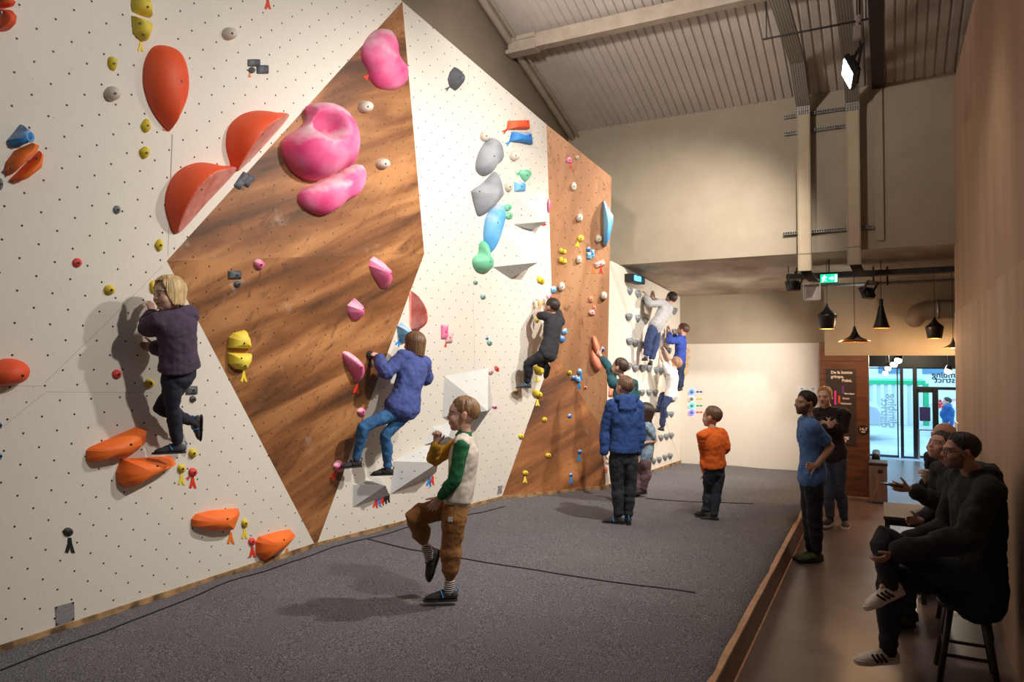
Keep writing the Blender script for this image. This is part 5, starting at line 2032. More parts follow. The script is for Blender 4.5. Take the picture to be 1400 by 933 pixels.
# ---- speed wall holds: grey hearts in rows
rows = [
    ('in the first row from the top', [(861.4, 398.5), (872, 402), (881.5, 411), (891, 410), (922, 425.7)]),
    ('in the second row from the top', [(861, 433.5), (872.2, 435.5), (883, 439)]),
    ('in the third row from the top', [(861.9, 467), (870, 469.5), (879, 472), (914.4, 480), (922.5, 455)]),
    ('in the fourth row from the top', [(860, 500.7), (869.6, 503.7), (879.8, 503.7), (888, 503.7), (897.5, 506.4), (904, 508)]),
    ('in the fifth row from the top', [(869.6, 536), (878.8, 537), (888, 537), (896.7, 537)]),
    ('in the sixth row from the top', [(912, 567), (918, 567)]),
    ('in the second row from the mat', [(904, 599), (911.6, 597.6), (918, 596)]),
    ('in the lowest row near the mat', [(894, 631), (901.4, 629), (909.5, 626), (916.4, 624)]),
]
words = ['first', 'second', 'third', 'fourth', 'fifth', 'sixth']
for rn, pts in rows:
    pts = sorted(pts)
    for i, (a, b_) in enumerate(pts):
        k = 1.0 if b_ < 520 else 0.85
        S('heart', a, b_, 6.6 * k, 10.0 * k, 'grey', 'grey heart-shaped speed wall hold %s, %s from the left' % (rn, words[i]), 'grey speed wall holds', 0.62, True, 0, FAC['SP'])
# ================================================================== PEOPLE: BUILDER
UP = V3((0, 0, 1))
EARS = True


def vox(name, mb, m, parent, voxel=0.006, smooth=5, disp=(), col=None):
    """closed overlapping pieces in mb -> one continuous surface"""
    me0 = mb.mesh(name + '_src', wloc(parent))
    bm = bmesh.new()
    bm.from_mesh(me0)
    bmesh.ops.recalc_face_normals(bm, faces=bm.faces[:])
    bm.to_mesh(me0)
    bm.free()
    t = bpy.data.objects.new(name + '_src', me0)
    COL.objects.link(t)
    md = t.modifiers.new('r', 'REMESH')
    md.mode = 'VOXEL'
    md.voxel_size = voxel
    md.use_smooth_shade = True
    if smooth:
        ms = t.modifiers.new('s', 'SMOOTH')
        ms.factor = 0.5
        ms.iterations = smooth
    for (sc_, st) in disp:
        tx = bpy.data.textures.new('fold', 'CLOUDS')
        tx.noise_scale = sc_
        tx.noise_depth = 1
        mdp = t.modifiers.new('d', 'DISPLACE')
        mdp.texture = tx
        mdp.strength = st
        mdp.mid_level = 0.5
        mdp.texture_coords = 'LOCAL'
    dg = bpy.context.evaluated_depsgraph_get()
    me = bpy.data.meshes.new_from_object(t.evaluated_get(dg))
    me.name = name
    bpy.data.objects.remove(t, do_unlink=True)
    bpy.data.meshes.remove(me0)
    me.materials.clear()
    me.materials.append(m)
    me.polygons.foreach_set('use_smooth', [True] * len(me.polygons))
    o = bpy.data.objects.new(name, me)
    COL.objects.link(o)
    o.parent = parent
    return o


def skin_mat():
    if 'skin' in MATS:
        return MATS['skin']
    m = bpy.data.materials.new('skin')
    m.use_nodes = True
    nt = m.node_tree
    b = nt.nodes['Principled BSDF']
    a = N(nt, 'ShaderNodeVertexColor')
    a.layer_name = 'Tint'
    n = N(nt, 'ShaderNodeTexNoise')
    n.inputs['Scale'].default_value = 60
    tc = N(nt, 'ShaderNodeTexCoord').outputs['Object']
    nt.links.new(tc, n.inputs['Vector'])
    c = mixc(nt, math_node(nt, 'MULTIPLY', n.outputs['Fac'], 0.12), a.outputs['Color'], (0.45, 0.12, 0.08))
    nt.links.new(c, b.inputs['Base Color'])
    b.inputs['Roughness'].default_value = 0.5
    b.inputs['Subsurface Weight'].default_value = 0.12
    b.inputs['Subsurface Radius'].default_value = (1.0, 0.35, 0.2)
    b.inputs['Subsurface Scale'].default_value = 0.008
    MATS['skin'] = m
    return m


def cloth(name, c, c2=None, rough=0.9, bump=0.2, scale=7.0, stretch=None, bscale=260):
    return mat('cloth_' + name, c, rough, c2 or tuple(x * 0.86 for x in c), scale, bump, bscale, stretch=stretch)


def bez(a, b, c, t):
    return a * ((1 - t) ** 2) + b * (2 * t * (1 - t)) + c * (t * t)


def facing(a):
    """0 = away from the camera, 90 = to the left of the picture, 180 = to the camera"""
    r = math.radians(a)
    return (CFH * math.cos(r) - CR * math.sin(r)).normalized()


def sphere_hit(px, py, c, L, near):
    d = ray(px, py)
    o = CC - c
    A, B, C_ = d.dot(d), 2 * d.dot(o), o.dot(o) - L * L
    disc = B * B - 4 * A * C_
    if disc <= 0:
        t = -B / (2 * A)
    else:
        t = (-B - math.sqrt(disc)) / (2 * A) if near else (-B + math.sqrt(disc)) / (2 * A)
    return CC + d * t


class Person:
    """skeleton from joints seen in the picture, each with its own distance:
       'n'/'f' = the nearer/farther point at limb length, 'zH' = at height H, 'wD' = D off the climbing panel, number = metres behind the root"""

    def __init__(s, label, H, hh, face_dir, root, facet=None, category='person', build=1.0, group=None):
        s.H, s.hh, s.bd = H, hh, build
        s.k = H / 1.75
        s.facet = facet
        s.f = face_dir
        s.r = s.f.cross(UP).normalized()
        s.D = root
        s.label, s.cat = label, category
        s.J = {}

    def at(s, px, py, spec, base=None, L=None):
        if isinstance(spec, (int, float)):
            return atD(px, py, s.D + spec)
        if spec[0] == 'z':
            return atZ(px, py, float(spec[1:]))
        if spec[0] == 'w':
            return s.facet.at(px, py, float(spec[1:]))
        if spec[0] == 'x':
            return atX(px, py, float(spec[1:]))
        return sphere_hit(px, py, base, L, spec[0] == 'n')

    def pose(s, neck, pel, head, headf, headu=None, armL=None, armR=None, legL=None, legR=None, chestf=None, sw=None, lean=None, sup=None):
        H = s.H
        J = s.J
        J['neck'] = s.at(*neck)
        J['pel'] = s.at(*pel)
        J['head'] = s.at(*head)
        s.hf = headf.normalized()
        u = (headu or UP)
        s.hu = (u - s.hf * u.dot(s.hf)).normalized()
        s.hr = s.hf.cross(s.hu)
        cf = (chestf or s.f).normalized()
        su = (J['neck'] - J['pel']).normalized()
        sr_ = cf.cross(su).normalized()
        if sup:
            sr_ = (sr_ + UP * sup).normalized()
        s.cf = su.cross(sr_).normalized() * (1 if su.cross(sr_).dot(cf) > 0 else -1)
        s.su, s.sr = su, sr_
        w = (sw or 0.108) * H
        for sd, sg in (('L', -1), ('R', 1)):
            J['s' + sd] = J['neck'] + sr_ * (sg * w) - su * (0.030 * H)
            J['h' + sd] = J['pel'] + s.r * (sg * 0.050 * H) - UP * 0.01 * H
        La, Lf, Lt, Ls = 0.172 * H, 0.150 * H, 0.240 * H, 0.238 * H
        for sd, arm in (('L', armL), ('R', armR)):
            e, wst = arm['e'], arm['w']
            J['e' + sd] = s.at(*e, J['s' + sd], La)
            J['w' + sd] = s.at(*wst, J['e' + sd], Lf)
            s.__dict__['hand' + sd] = arm
        for sd, leg in (('L', legL), ('R', legR)):
            if leg is None:
                continue
            J['a' + sd] = None
            if leg['k'][2] == 'ik':
                a = s.at(*leg['a'])
                hp = J['h' + sd]
                d = a - hp
                dl = min(d.length, (Lt + Ls) * 0.995)
                x = (Lt * Lt - Ls * Ls + dl * dl) / (2 * dl)
                hgt = math.sqrt(max(0, Lt * Lt - x * x))
                pole = leg.get('pole', s.f)
                pd = (pole - d.normalized() * pole.dot(d.normalized())).normalized()
                J['k' + sd] = hp + d.normalized() * x + pd * hgt
                J['a' + sd] = a
            else:
                J['k' + sd] = s.at(*leg['k'], J['h' + sd], Lt)
                J['a' + sd] = s.at(*leg['a'], J['k' + sd], Ls)
            s.__dict__['foot' + sd] = leg
        return s

    def chk(s):
        J = s.J
        out = []
        for sd in 'LR':
            if 'k' + sd in J:
                out.append('%s ua%.2f fa%.2f th%.2f sh%.2f' % (sd, (J['e' + sd] - J['s' + sd]).length / s.H, (J['w' + sd] - J['e' + sd]).length / s.H, (J['k' + sd] - J['h' + sd]).length / s.H, (J['a' + sd] - J['k' + sd]).length / s.H))
        print(s.label[:30], 'torso %.2f' % ((J['neck'] - J['pel']).length / s.H), *out)

    # ---- pieces
    def torso(s, mb, inf=0.0, lo=-0.055, hi=1.0, hem=0.0, fat=1.0):
        J, k = s.J, s.k
        mid = (J['neck'] + J['pel']) / 2 + s.cf * (-0.012 * s.H)
        P0 = J['pel']
        P2 = J['neck'] - s.su * 0.012 * s.H
        ts = [lo, 0.06, 0.2, 0.36, 0.52, 0.68, 0.80, 0.88, 0.95]
        W = [0.158, 0.166, 0.158, 0.146, 0.150, 0.166, 0.172, 0.158, 0.105]
        Dp = [0.105, 0.112, 0.108, 0.100, 0.104, 0.112, 0.106, 0.090, 0.070]
        pts, rad, ax = [], [], []
        for t, w, d in zip(ts, W, Dp):
            if t > hi:
                break
            p = bez(P0, mid * 2 - (P0 + P2) / 2, P2, t) if t >= 0 else P0 + (P0 - mid).normalized() * (-t * (P2 - P0).length)
            h_ = hem * max(0, 1 - (t - lo) / 0.35) if hem else 0
            pts.append(p)
            b = s.bd * fat
            rad.append((w * k * b + inf + h_, d * k * b + inf + h_ * 0.7))
            ax.append((s.r * (1 - max(0, t)) + s.sr * max(0, t)).normalized())
        mb.tube(pts, rad, 22, ax)
        if hi >= 1.0:
            for sg, sd in ((-1, 'L'), (1, 'R')):
                mb.tube([J['neck'] - s.su * 0.05 * s.H, J['s' + sd].lerp(J['neck'], 0.5) - s.su * 0.010 * s.H, J['s' + sd]], [0.062 * k + inf, 0.060 * k + inf, 0.054 * k + inf], 12)

    def arm(s, mb, sd, inf=0.0, upto=1.0, start=0.0, cuff=0.0, puff=0.0):
        """upto: 1 = wrist, 0.5 = elbow"""
        J, k = s.J, s.k * s.bd
        S, E, Wd = J['s' + sd], J['e' + sd], J['w' + sd]
        pts, rad = [], []
        prof = [(0.0, .054), (.06, .052), (.12, .050), (.18, .048), (.25, .046), (.33, .0435), (.4, .041), (.45, .040), (.5, .039), (.54, .040), (.58, .041), (.63, .040), (.68, .039), (.75, .0355), (.82, .032), (.88, .029), (.94, .026), (1.0, .025)]
        for t, r in prof:
            if t < start:
                continue
            if t > upto:
                break
            p = S.lerp(E, t / 0.5) if t <= 0.5 else E.lerp(Wd, (t - 0.5) / 0.5)
            pts.append(p)
            fold = puff * (0.5 + 1.1 * noise.noise(V3((t * 19, s.H * 31, 0.0 if sd == 'L' else 7.0)))) * (1 if 0.3 < t else 0.5)
            rad.append(r * k + inf + fold)
        if upto not in [p_[0] for p_ in prof]:
            p = S.lerp(E, upto / 0.5) if upto <= 0.5 else E.lerp(Wd, (upto - 0.5) / 0.5)
            pts.append(p)
            rad.append(rad[-1])
        if cuff:
            rad[-1] = rad[-1] + cuff
        mb.tube(pts, rad, 14)

    def leg(s, mb, sd, inf=0.0, upto=1.0, cuff=None, puff=0.0):
        J, k = s.J, s.k * s.bd
        Hp, K_, A_ = J['h' + sd], J['k' + sd], J['a' + sd]
        prof = [(0.0, .070), (.06, .079), (.12, .083), (.22, .076), (.29, .070), (.36, .064), (.41, .060), (.46, .056), (.5, .055), (.55, .053), (.60, .0545), (.64, .056), (.69, .053), (.74, .050), (.80, .0445), (.86, .039), (.90, .036), (.95, .034), (1.0, .034)]
        pts, rad = [], []
        for t, r in prof:
            if t > upto:
                break
            p = Hp.lerp(K_, t / 0.5) if t <= 0.5 else K_.lerp(A_, (t - 0.5) / 0.5)
            if 0.6 < t < 0.8:
                back = (Hp - K_).normalized() + (A_ - K_).normalized()
                if back.length > 0.15:
                    p = p + back.normalized() * 0.012 * k
            pts.append(p)
            rad.append(r * k + inf + puff * (0.5 + 1.2 * noise.noise(V3((t * 17, s.H * 23, 3.0 if sd == 'L' else 9.0)))) * (1.0 if t > 0.36 else 0.4))
        if cuff is not None:
            rad[-1] = cuff
        mb.tube(pts, rad, 18)

    def hand(s, mb, sd):
        J, a = s.J, s.__dict__['hand' + sd]
        k = s.k * a.get('size', 1.0) * (1.06 if s.k < 0.9 else 1.0)
        wv = J['w' + sd]
        d = a.get('dir') or (wv - J['e' + sd]).normalized()
        d = d.normalized()
        th = a.get('thumb', UP)
        th = th - d * th.dot(d)
        if th.length < 0.05:
            th = d.orthogonal()
        th.normalize()
        nrm = th.cross(d) if sd == 'R' else d.cross(th)      # palm normal
        curl = a.get('curl', 0.35)
        P0, P1_ = wv, wv + d * 0.092 * k
        mb.tube([wv - d * 0.02 * k, wv + d * 0.02 * k, wv + d * 0.05 * k, P1_ - d * 0.006 * k], [(0.026 * k, 0.020 * k), (0.032 * k, 0.017 * k), (0.038 * k, 0.0155 * k), (0.040 * k, 0.0125 * k)], 14, th)
        offs = (0.031, 0.0105, -0.0105, -0.030)
        lens = (0.070, 0.079, 0.074, 0.058)
        base = (0.0, 0.006, 0.002, -0.008)
        for o_, ln, bs in zip(offs, lens, base):
            p = P1_ + th * o_ * k + d * (bs - 0.012) * k
            dirn = (d + th * o_ * 3.2).normalized()
            pts, rad = [p - d * 0.01 * k], [0.0088 * k]
            ang = 0.0
            for seg, (fr_, ca) in enumerate(((0.46, 55), (0.30, 75), (0.24, 45))):
                ang += math.radians(ca) * curl * (1.0 if seg else 0.9)
                dd = dirn * math.cos(ang) + nrm * math.sin(ang)
                n_ = 2
                for _ in range(n_):
                    p = p + dd * (ln * fr_ / n_ * k)
                    pts.append(p)
                    rad.append((0.0086, 0.0078, 0.0068)[seg] * k)
            mb.tube(pts, rad, 9)
        p = wv + d * 0.028 * k + th * 0.026 * k
        td = (th * 0.75 + d * 0.65 + nrm * 0.25 * (0.4 + curl)).normalized()
        pts, rad = [p - td * 0.02 * k], [0.013 * k]
        for ln, r, bend in ((0.032, 0.0115, 0.0), (0.030, 0.0098, 0.35), (0.024, 0.0082, 0.6)):
            dd = (td + d * bend * 0.6 + nrm * bend * curl).normalized()
            p = p + dd * ln * k
            pts.append(p)
            rad.append(r * k)
        mb.tube(pts, rad, 10)

    def h2w(s, v):
        return s.J['head'] + (s.hr * v[0] + s.hf * v[1] + s.hu * v[2]) * s.hh

    def head(s, mb, male=False):
        hh = s.hh
        M = Matrix((s.hr, s.hf, s.hu)).transposed()

        def e(c, r):
            mb.ell(s.h2w(c), tuple(x * hh for x in r), M, 22, 14)
        kid = not male
        e((0, -.05, .115), (.325, .425, .385))
        if kid:
            e((0, .06, .10), (.300, .345, .31))
            e((0, .10, -.07), (.285, .30, .32))
            e((0, .13, -.20), (.262, .262, .262))
            e((0, .245, -.37), (.115, .115, .10))
            e((0, .285, .12), (.235, .115, .10))
        else:
            e((0, .10, -.05), (.275, .31, .33))
            e((0, .13, -.20), (.275, .265, .285))
            e((0, .25, -.385), (.125, .125, .11))
            e((0, .305, .10), (.245, .12, .085))
        for sg in (-1, 1):
            if kid:
                e((sg * .150, .235, -.135), (.130, .150, .150))
            else:
                e((sg * .165, .235, -.115), (.115, .13, .12))
            if EARS:
                e((sg * .325, -.03, -.035), (.040, .085, .122))
                e((sg * .335, -.055, .03), (.030, .065, .07))
                e((sg * .312, -.02, -.12), (.030, .045, .045))
            e((sg * .135, .318 if kid else .325, .005), (.080, .068, .055))
        # nose
        if kid:
            mb.tube([s.h2w((0, .365, .05)), s.h2w((0, .395, -.04)), s.h2w((0, .420, -.105))], [.042 * hh, .044 * hh, .050 * hh], 10)
            for sg in (-1, 1):
                e((sg * .045, .385, -.128), (.040, .048, .034))
        else:
            mb.tube([s.h2w((0, .37, .07)), s.h2w((0, .415, -.03)), s.h2w((0, .455, -.115))], [.042 * hh, .048 * hh, .056 * hh], 10)
            for sg in (-1, 1):
                e((sg * .052, .405, -.135), (.046, .055, .04))
        # lips
        e((0, .368, -.232), (.105, .045, .026))
        e((0, .360, -.278), (.092, .045, .028))
        # neck
        b = s.J['neck']
        top = s.h2w((0, -.09, -.22))
        r = (0.050 if male else 0.043) * s.k ** 0.6 * s.bd
        mb.tube([b - s.su * 0.05 * s.H, b, top.lerp(b, 0.4), top, s.h2w((0, -.08, -.05))], [r * 1.5, r * 1.22, r, r * .98, r], 16)

    def paint(s, o, skin, lip=None, brow=(0.10, 0.06, 0.035), beard=None, stubble=0.0, eyec=(0.05, 0.035, 0.03)):
        me = o.data
        n = len(me.vertices)
        co = np.empty(n * 3, dtype=np.float32)
        me.vertices.foreach_get('co', co)
        co = co.reshape(n, 3) + np.array(wloc(o.parent), dtype=np.float32)
        q = co - np.array(s.J['head'], dtype=np.float32)
        x = q @ np.array(s.hr) / s.hh
        y = q @ np.array(s.hf) / s.hh
        z = q @ np.array(s.hu) / s.hh
        c = np.empty((n, 4), dtype=np.float32)
        c[:] = (*skin, 1)
        ax = np.abs(x)
        inh = (ax < .42) & (y > -.6) & (y < .6) & (np.abs(z) < .56)
        fr_ = inh & (y > .12)

        def put(mask, col, w=1.0):
            c[mask, :3] = c[mask, :3] * (1 - w) + np.array(col, dtype=np.float32) * w
        lipc = lip or (skin[0] * .72, skin[1] * .42, skin[2] * .42)
        put(fr_ & (((ax - .17) / .10) ** 2 + ((z + .12) / .08) ** 2 < 1), (skin[0], skin[1] * .72, skin[2] * .66), .5)
        put(inh & (ax > .28) & (y < .12) & (np.abs(z + .03) < .17), (skin[0] * .95, skin[1] * .72, skin[2] * .66), .6)
        put(fr_ & (y > .36) & ((x / .10) ** 2 + ((z + .125) / .06) ** 2 < 1), (skin[0], skin[1] * .78, skin[2] * .72), .6)
        if beard:
            rag = 0.018 * np.sin(x * 90) * np.sin(z * 70 + y * 50)
            thr = np.where(y < .27, 0.05 - 0.85 * np.clip(y, 0, .27), -.175)
            jaw = inh & (y > -.03) & (z < thr + rag) & ((z < -.02) | (ax > .2))
            put(jaw, beard[0], beard[1])
        put(fr_ & ((x / .115) ** 2 + ((z + .252) / .042) ** 2 < 1), lipc, .85)
        put(fr_ & (np.abs(z + .252) < .007) & (ax < .105), (lipc[0] * .3, lipc[1] * .3, lipc[2] * .3), .9)
        put(fr_ & (y > .37) & (((ax - .042) / .022) ** 2 + ((z + .158) / .014) ** 2 < 1), (skin[0] * .25, skin[1] * .15, skin[2] * .15), .9)
        ex = ax - .135
        put(fr_ & ((ex / .092) ** 2 + ((z - .008) / .050) ** 2 < 1), (skin[0] * .62, skin[1] * .48, skin[2] * .46), .6)
        put(fr_ & ((ex / .070) ** 2 + ((z - .002) / .030) ** 2 < 1), (.62, .58, .55))
        put(fr_ & ((ex / .032) ** 2 + ((z - .004) / .033) ** 2 < 1), eyec)
        put(fr_ & (np.abs(ex) < .078) & (np.abs(z - .034 + 2.2 * ex ** 2) < .010), (.03, .02, .018))
        put(fr_ & (np.abs(ex) < .105) & (np.abs(z - .105 + 2.0 * ex ** 2) < .020), brow, .8)
        at = me.color_attributes.new('Tint', 'FLOAT_COLOR', 'POINT')
        at.data.foreach_set('color', c.ravel())

    def hair(s, col, style='short', length=0.3, fringe=None, thick=0.05, seed=0, name='hair'):
        """hair shell over the skull; style short | bob | long. lengths in head heights"""
        rnd = random.Random(seed)
        n, m_ = 132, 26
        c0 = (0, -.05, .115)
        R0 = (.325, .425, .385)
        short = [(0, 57 if fringe is None else fringe), (38, 60 if fringe is None else fringe + 4), (62, 84), (80, 98), (97, 88), (112, 116), (150, 128), (180, 130)]
        longer = [(0, 60 if fringe is None else fringe), (35, 66 if fringe is None else fringe + 4), (55, 96), (75, 112), (110, 128), (180, 128)]
        tab = short if style == 'short' else longer

        def pm(th):
            a = abs(th)
            for (a0, p0), (a1, p1) in zip(tab[:-1], tab[1:]):
                if a0 <= a <= a1:
                    return p0 + (p1 - p0) * (a - a0) / (a1 - a0)
            return tab[-1][1]
        vs, inn = [], []
        for j in range(m_ + 1):
            for i in range(n):
                th = -180 + 360 * i / n
                t_ = math.radians(th)
                nz = noise.noise(V3((math.cos(t_) * 7, math.sin(t_) * 7, seed * 1.7)))
                nz2 = noise.noise(V3((math.cos(t_) * 19, math.sin(t_) * 19, seed * 2.3 + j * 0.05)))
                end = pm(th) + nz2 * 7 + nz * 4
                hang = 0.0
                if style != 'short' and abs(th) > 50:
                    ph = min(end, 98) * j / (m_ * 0.55) if j < m_ * 0.55 else min(end, 98)
                    if j >= m_ * 0.55:
                        hang = (j - m_ * 0.55) / (m_ * 0.45) * (length * (0.88 + 0.16 * nz2 + 0.1 * nz) * min(1, (abs(th) - 50) / 22))
                else:
                    ph = end * j / m_
                p_ = math.radians(ph)
                v = j / m_
                off = thick * (1 - 0.55 * (ph / 130.0) ** 2) + 0.026 * nz2 * min(1, v * 3) + 0.012 * nz
                if style == 'short':
                    off *= 1.0 if v < 0.5 else (1 - (v - 0.5) * 1.75)
                off += 0.010 * noise.noise(V3((th * 0.23, j * 0.35, seed)))
                sx, sy, sz = math.sin(p_) * math.sin(t_), math.sin(p_) * math.cos(t_), math.cos(p_)
                hback = (0.34 * hang * max(0.0, min(1.0, (abs(th) - 60) / 60.0)) if style == 'long' and length > 0.8 else 0.0)
                pin = 1.0 - (0.22 * hang / max(length, .01)) * (1 if style == 'bob' else 0.6)
                P = (c0[0] + sx * (R0[0] + off) * pin, c0[1] + sy * (R0[1] + off) * pin - (0.05 * hang if style == 'long' else 0), c0[2] + sz * (R0[2] + off) - hang)
                vs.append(P)
                o2 = off - (0.07 if hang > 0 else 0.0) - 0.045
                inn.append((c0[0] + sx * (R0[0] + o2) * pin, c0[1] + sy * (R0[1] + o2) * pin - hback, c0[2] + sz * (R0[2] + o2) - hang))
        mb = MB()
        A = [s.h2w(p) for p in vs]
        B = [s.h2w(p) for p in inn]
        fs = []
        N1 = len(A)
        for j in range(m_):
            for i in range(n):
                i2 = (i + 1) % n
                fs.append((j * n + i, j * n + i2, (j + 1) * n + i2, (j + 1) * n + i))
                fs.append((N1 + j * n + i, N1 + (j + 1) * n + i, N1 + (j + 1) * n + i2, N1 + j * n + i2))
        for i in range(n):
            i2 = (i + 1) % n
            fs.append((m_ * n + i, m_ * n + i2, N1 + m_ * n + i2, N1 + m_ * n + i))
        mb.add(A + B, fs)
        m = mat('hair_%.2f_%.2f' % (col[0], col[1]), col, 0.5, tuple(x * 0.55 for x in col), 40, 0.5, 90, stretch=(1, 1, 0.25))
        return mb.build(name, m, s.root, smooth=True)

    def shoe(s, sd, m, sole_m, style='climb', toe=None, name='shoe', up=None):
        J, L = s.J, s.__dict__['foot' + sd]
        A_ = J['a' + sd]
        k = s.k * (1.1 if s.k < 0.9 else 1.0)
        tpt = s.at(*L['t'])
        leg = (J['k' + sd] - A_).normalized()
        d = (tpt - A_)
        u = up or L.get('up') or UP
        fl = d - u * d.dot(u)
        if fl.length < 0.02:
            fl = s.f
        if L.get('free'):
            fl = d
            u = leg - d.normalized() * leg.dot(d.normalized())
            if u.length < 0.1:
                u = UP
            u.normalize()
        fl = fl.normalized()
        u = (u - fl * u.dot(fl)).normalized()
        sd_v = fl.cross(u)
        ah = 0.075 * k
        base = A_ - u * ah
        Lh, Lt_ = 0.055 * k, (0.185 if style == 'climb' else 0.20) * k
        mb = MB()
        T = [(-Lh, .020, .026, .032), (-Lh * .7, .031, .036, .040), (0, .034, .036, .042), (Lt_ * .35, .037, .034, .036), (Lt_ * .65, .044, .029, .029), (Lt_ * .85, .040, .022, .024), (Lt_ * .97, .026, .016, .018)]
        if style == 'sneaker':
            T = [(a, w * 1.12, h_ * 1.08, c * 1.08) for a, w, h_, c in T]
        mb.tube([base + fl * a + u * c * k for a, w, h_, c in T], [(w * k, h_ * k) for a, w, h_, c in T], 16, sd_v)
        mb.tube([base + fl * 0.02 * k + u * 0.035 * k, base - fl * 0.008 * k + u * 0.07 * k, A_ + leg * (0.012 if style == 'climb' else 0.02) * k], [0.036 * k, 0.040 * k, (0.037 if style == 'climb' else 0.042) * k], 14)
        # tongue / instep
        mb.tube([A_ - u * 0.005 * k + fl * 0.02 * k, base + fl * Lt_ * .55 + u * 0.048 * k], [0.024 * k, 0.020 * k], 10)
        o = vox(name, mb, m, s.root, 0.005 if s.D < 7.5 else 0.008, 3)
        mb = MB()
        out = []
        for a, w in ((-Lh - .012, .018), (-Lh * .8, .034), (0, .037), (Lt_ * .4, .039), (Lt_ * .68, .047), (Lt_ * .88, .042), (Lt_ + .012, .026), (Lt_ + .020, .010)):
            out.append((a, w * (1.10 if style == 'sneaker' else 1.0) * k))
        P = [base + fl * a + sd_v * w for a, w in out] + [base + fl * a - sd_v * w for a, w in out[::-1]]
        th_ = (0.024 if style == 'sneaker' else 0.012) * k
        mb.prism(P, u, -0.004 * k, th_)
        so = mb.build('sole', sole_m, o, bevel=0.003)
        s.__dict__['shoe_frame' + sd] = (base, fl, u, sd_v, k)
        return o

    def start(s, origin):
        s.root = empty('person', origin, s.label, s.cat)
        s.parts = []
        return s.root


def bodymesh(p, skin, voxel=0.006, male=False, arms=True, bare_legs=False, **kw):
    """the whole body as ONE continuous surface"""
    mb = MB()
    p.torso(mb, -0.012)
    p.head(mb, male)
    for sd in 'LR':
        p.arm(mb, sd)
        p.hand(mb, sd)
        if 'k' + sd in p.J:
            p.leg(mb, sd, -0.006)
            J, k = p.J, p.k
            L = p.__dict__['foot' + sd]
            t = p.at(*L['t'])
            d = (t - J['a' + sd]).normalized()
            mb.tube([J['a' + sd], J['a' + sd] + d * 0.05 * k], [0.028 * k, 0.024 * k], 10)
    o = vox('body', mb, skin_mat(), p.root, voxel, 3)
    p.paint(o, skin, **kw)
    return o


def top(p, m, sleeve=0.97, inf=0.012, lo=-0.06, hem=0.010, voxel=0.008, hood=False, name='shirt', sleeves=True, disp=((0.09, 0.022), (0.035, 0.008)), puff=0.006, fat=1.0, collar=True, cuffr=0.0):
    mb = MB()
    p.torso(mb, inf, lo, 1.0, hem, fat)
    nk = p.J['neck']
    if collar:
        mb.tube([nk - p.su * 0.03 * p.H, nk + p.su * 0.006 * p.H], [0.064 * p.k + inf, 0.050 * p.k ** .6 + inf * .6], 16)
    if sleeves:
        for sd in 'LR':
            p.arm(mb, sd, inf + 0.004, sleeve, 0.0, cuffr, puff)
    if hood:
        b = p.cf * -1
        c = nk + b * 0.055 * p.H + p.su * 0.0 * p.H
        mb.tube([nk + p.sr * 0.058 * p.H + p.cf * 0.03 * p.H, nk + p.sr * 0.062 * p.H + b * 0.03 * p.H + p.su * 0.018 * p.H, c + p.su * 0.022 * p.H, nk - p.sr * 0.062 * p.H + b * 0.03 * p.H + p.su * 0.018 * p.H, nk - p.sr * 0.058 * p.H + p.cf * 0.03 * p.H], [0.020 * p.H, 0.026 * p.H, 0.030 * p.H, 0.026 * p.H, 0.020 * p.H], 12)
        mb.tube([c + p.su * 0.01 * p.H, c - p.su * 0.05 * p.H + b * 0.012 * p.H, c - p.su * 0.115 * p.H], [(0.062 * p.H, 0.026 * p.H), (0.066 * p.H, 0.026 * p.H), (0.02 * p.H, 0.012 * p.H)], 14, p.sr)
    return vox(name, mb, m, p.root, voxel, 4, disp)


def sleeve_piece(p, sd, m, label, inf=0.016, upto=0.97, voxel=0.007, puff=0.006):
    mb = MB()
    p.arm(mb, sd, inf, upto, 0.0, 0.0, puff)
    o = vox('sleeve', mb, m, p.root, voxel, 4, ((0.07, 0.014),))
    o['label'] = label
    return o


def trousers(p, m, inf=0.010, upto=0.97, cuff=None, voxel=0.008, name='trousers', hi=0.16, disp=((0.10, 0.020), (0.04, 0.008)), puff=0.005):
    mb = MB()
    p.torso(mb, min(inf - 0.004, 0.005), -0.06, hi)
    for sd in 'LR':
        if 'k' + sd in p.J:
            p.leg(mb, sd, inf, upto, cuff, puff)
    mb.ell(p.J['pel'] - UP * 0.03 * p.H, (0.085 * p.H, 0.062 * p.H, 0.06 * p.H), Matrix((p.r, p.f, UP)).transposed())
    return vox(name, mb, m, p.root, voxel, 4, disp)


def waistband(p, m, t=0.12, h=0.02, inf=0.018, name='waistband'):
    mb = MB()
    c = p.J['pel'].lerp(p.J['neck'], t)
    mb.tube([c - p.su * h, c + p.su * h], [(0.166 * p.k * p.bd + inf, 0.110 * p.k * p.bd + inf)] * 2, 24, p.r)
    return mb.build(name, m, p.root, smooth=True)


def sock(p, sd, m, frac=0.86, name='sock', r=0.042):
    mb = MB()
    K_, A_ = p.J['k' + sd], p.J['a' + sd]
    mb.tube([K_.lerp(A_, frac), K_.lerp(A_, 0.95), A_ - UP * 0.01], [r * p.k, r * .98 * p.k, r * p.k], 16)
    return mb.build(name, m, p.root, smooth=True)


def mono_cuffs(p, m, inf=0.018, at_=0.97, name='cuff'):
    for sd in 'LR':
        E_, Wd = p.J['e' + sd], p.J['w' + sd]
        t = (at_ - 0.5) / 0.5
        a, b = E_.lerp(Wd, t - 0.12), E_.lerp(Wd, t + 0.02)
        mb = MB()
        mb.tube([a, b], [0.028 * p.k + inf, 0.026 * p.k + inf * 0.8], 16)
        mb.build(name, m, p.root, smooth=True)
# ================================================================== PEOPLE
def Dof(p):
    return (V3(p) - CC).dot(CF)


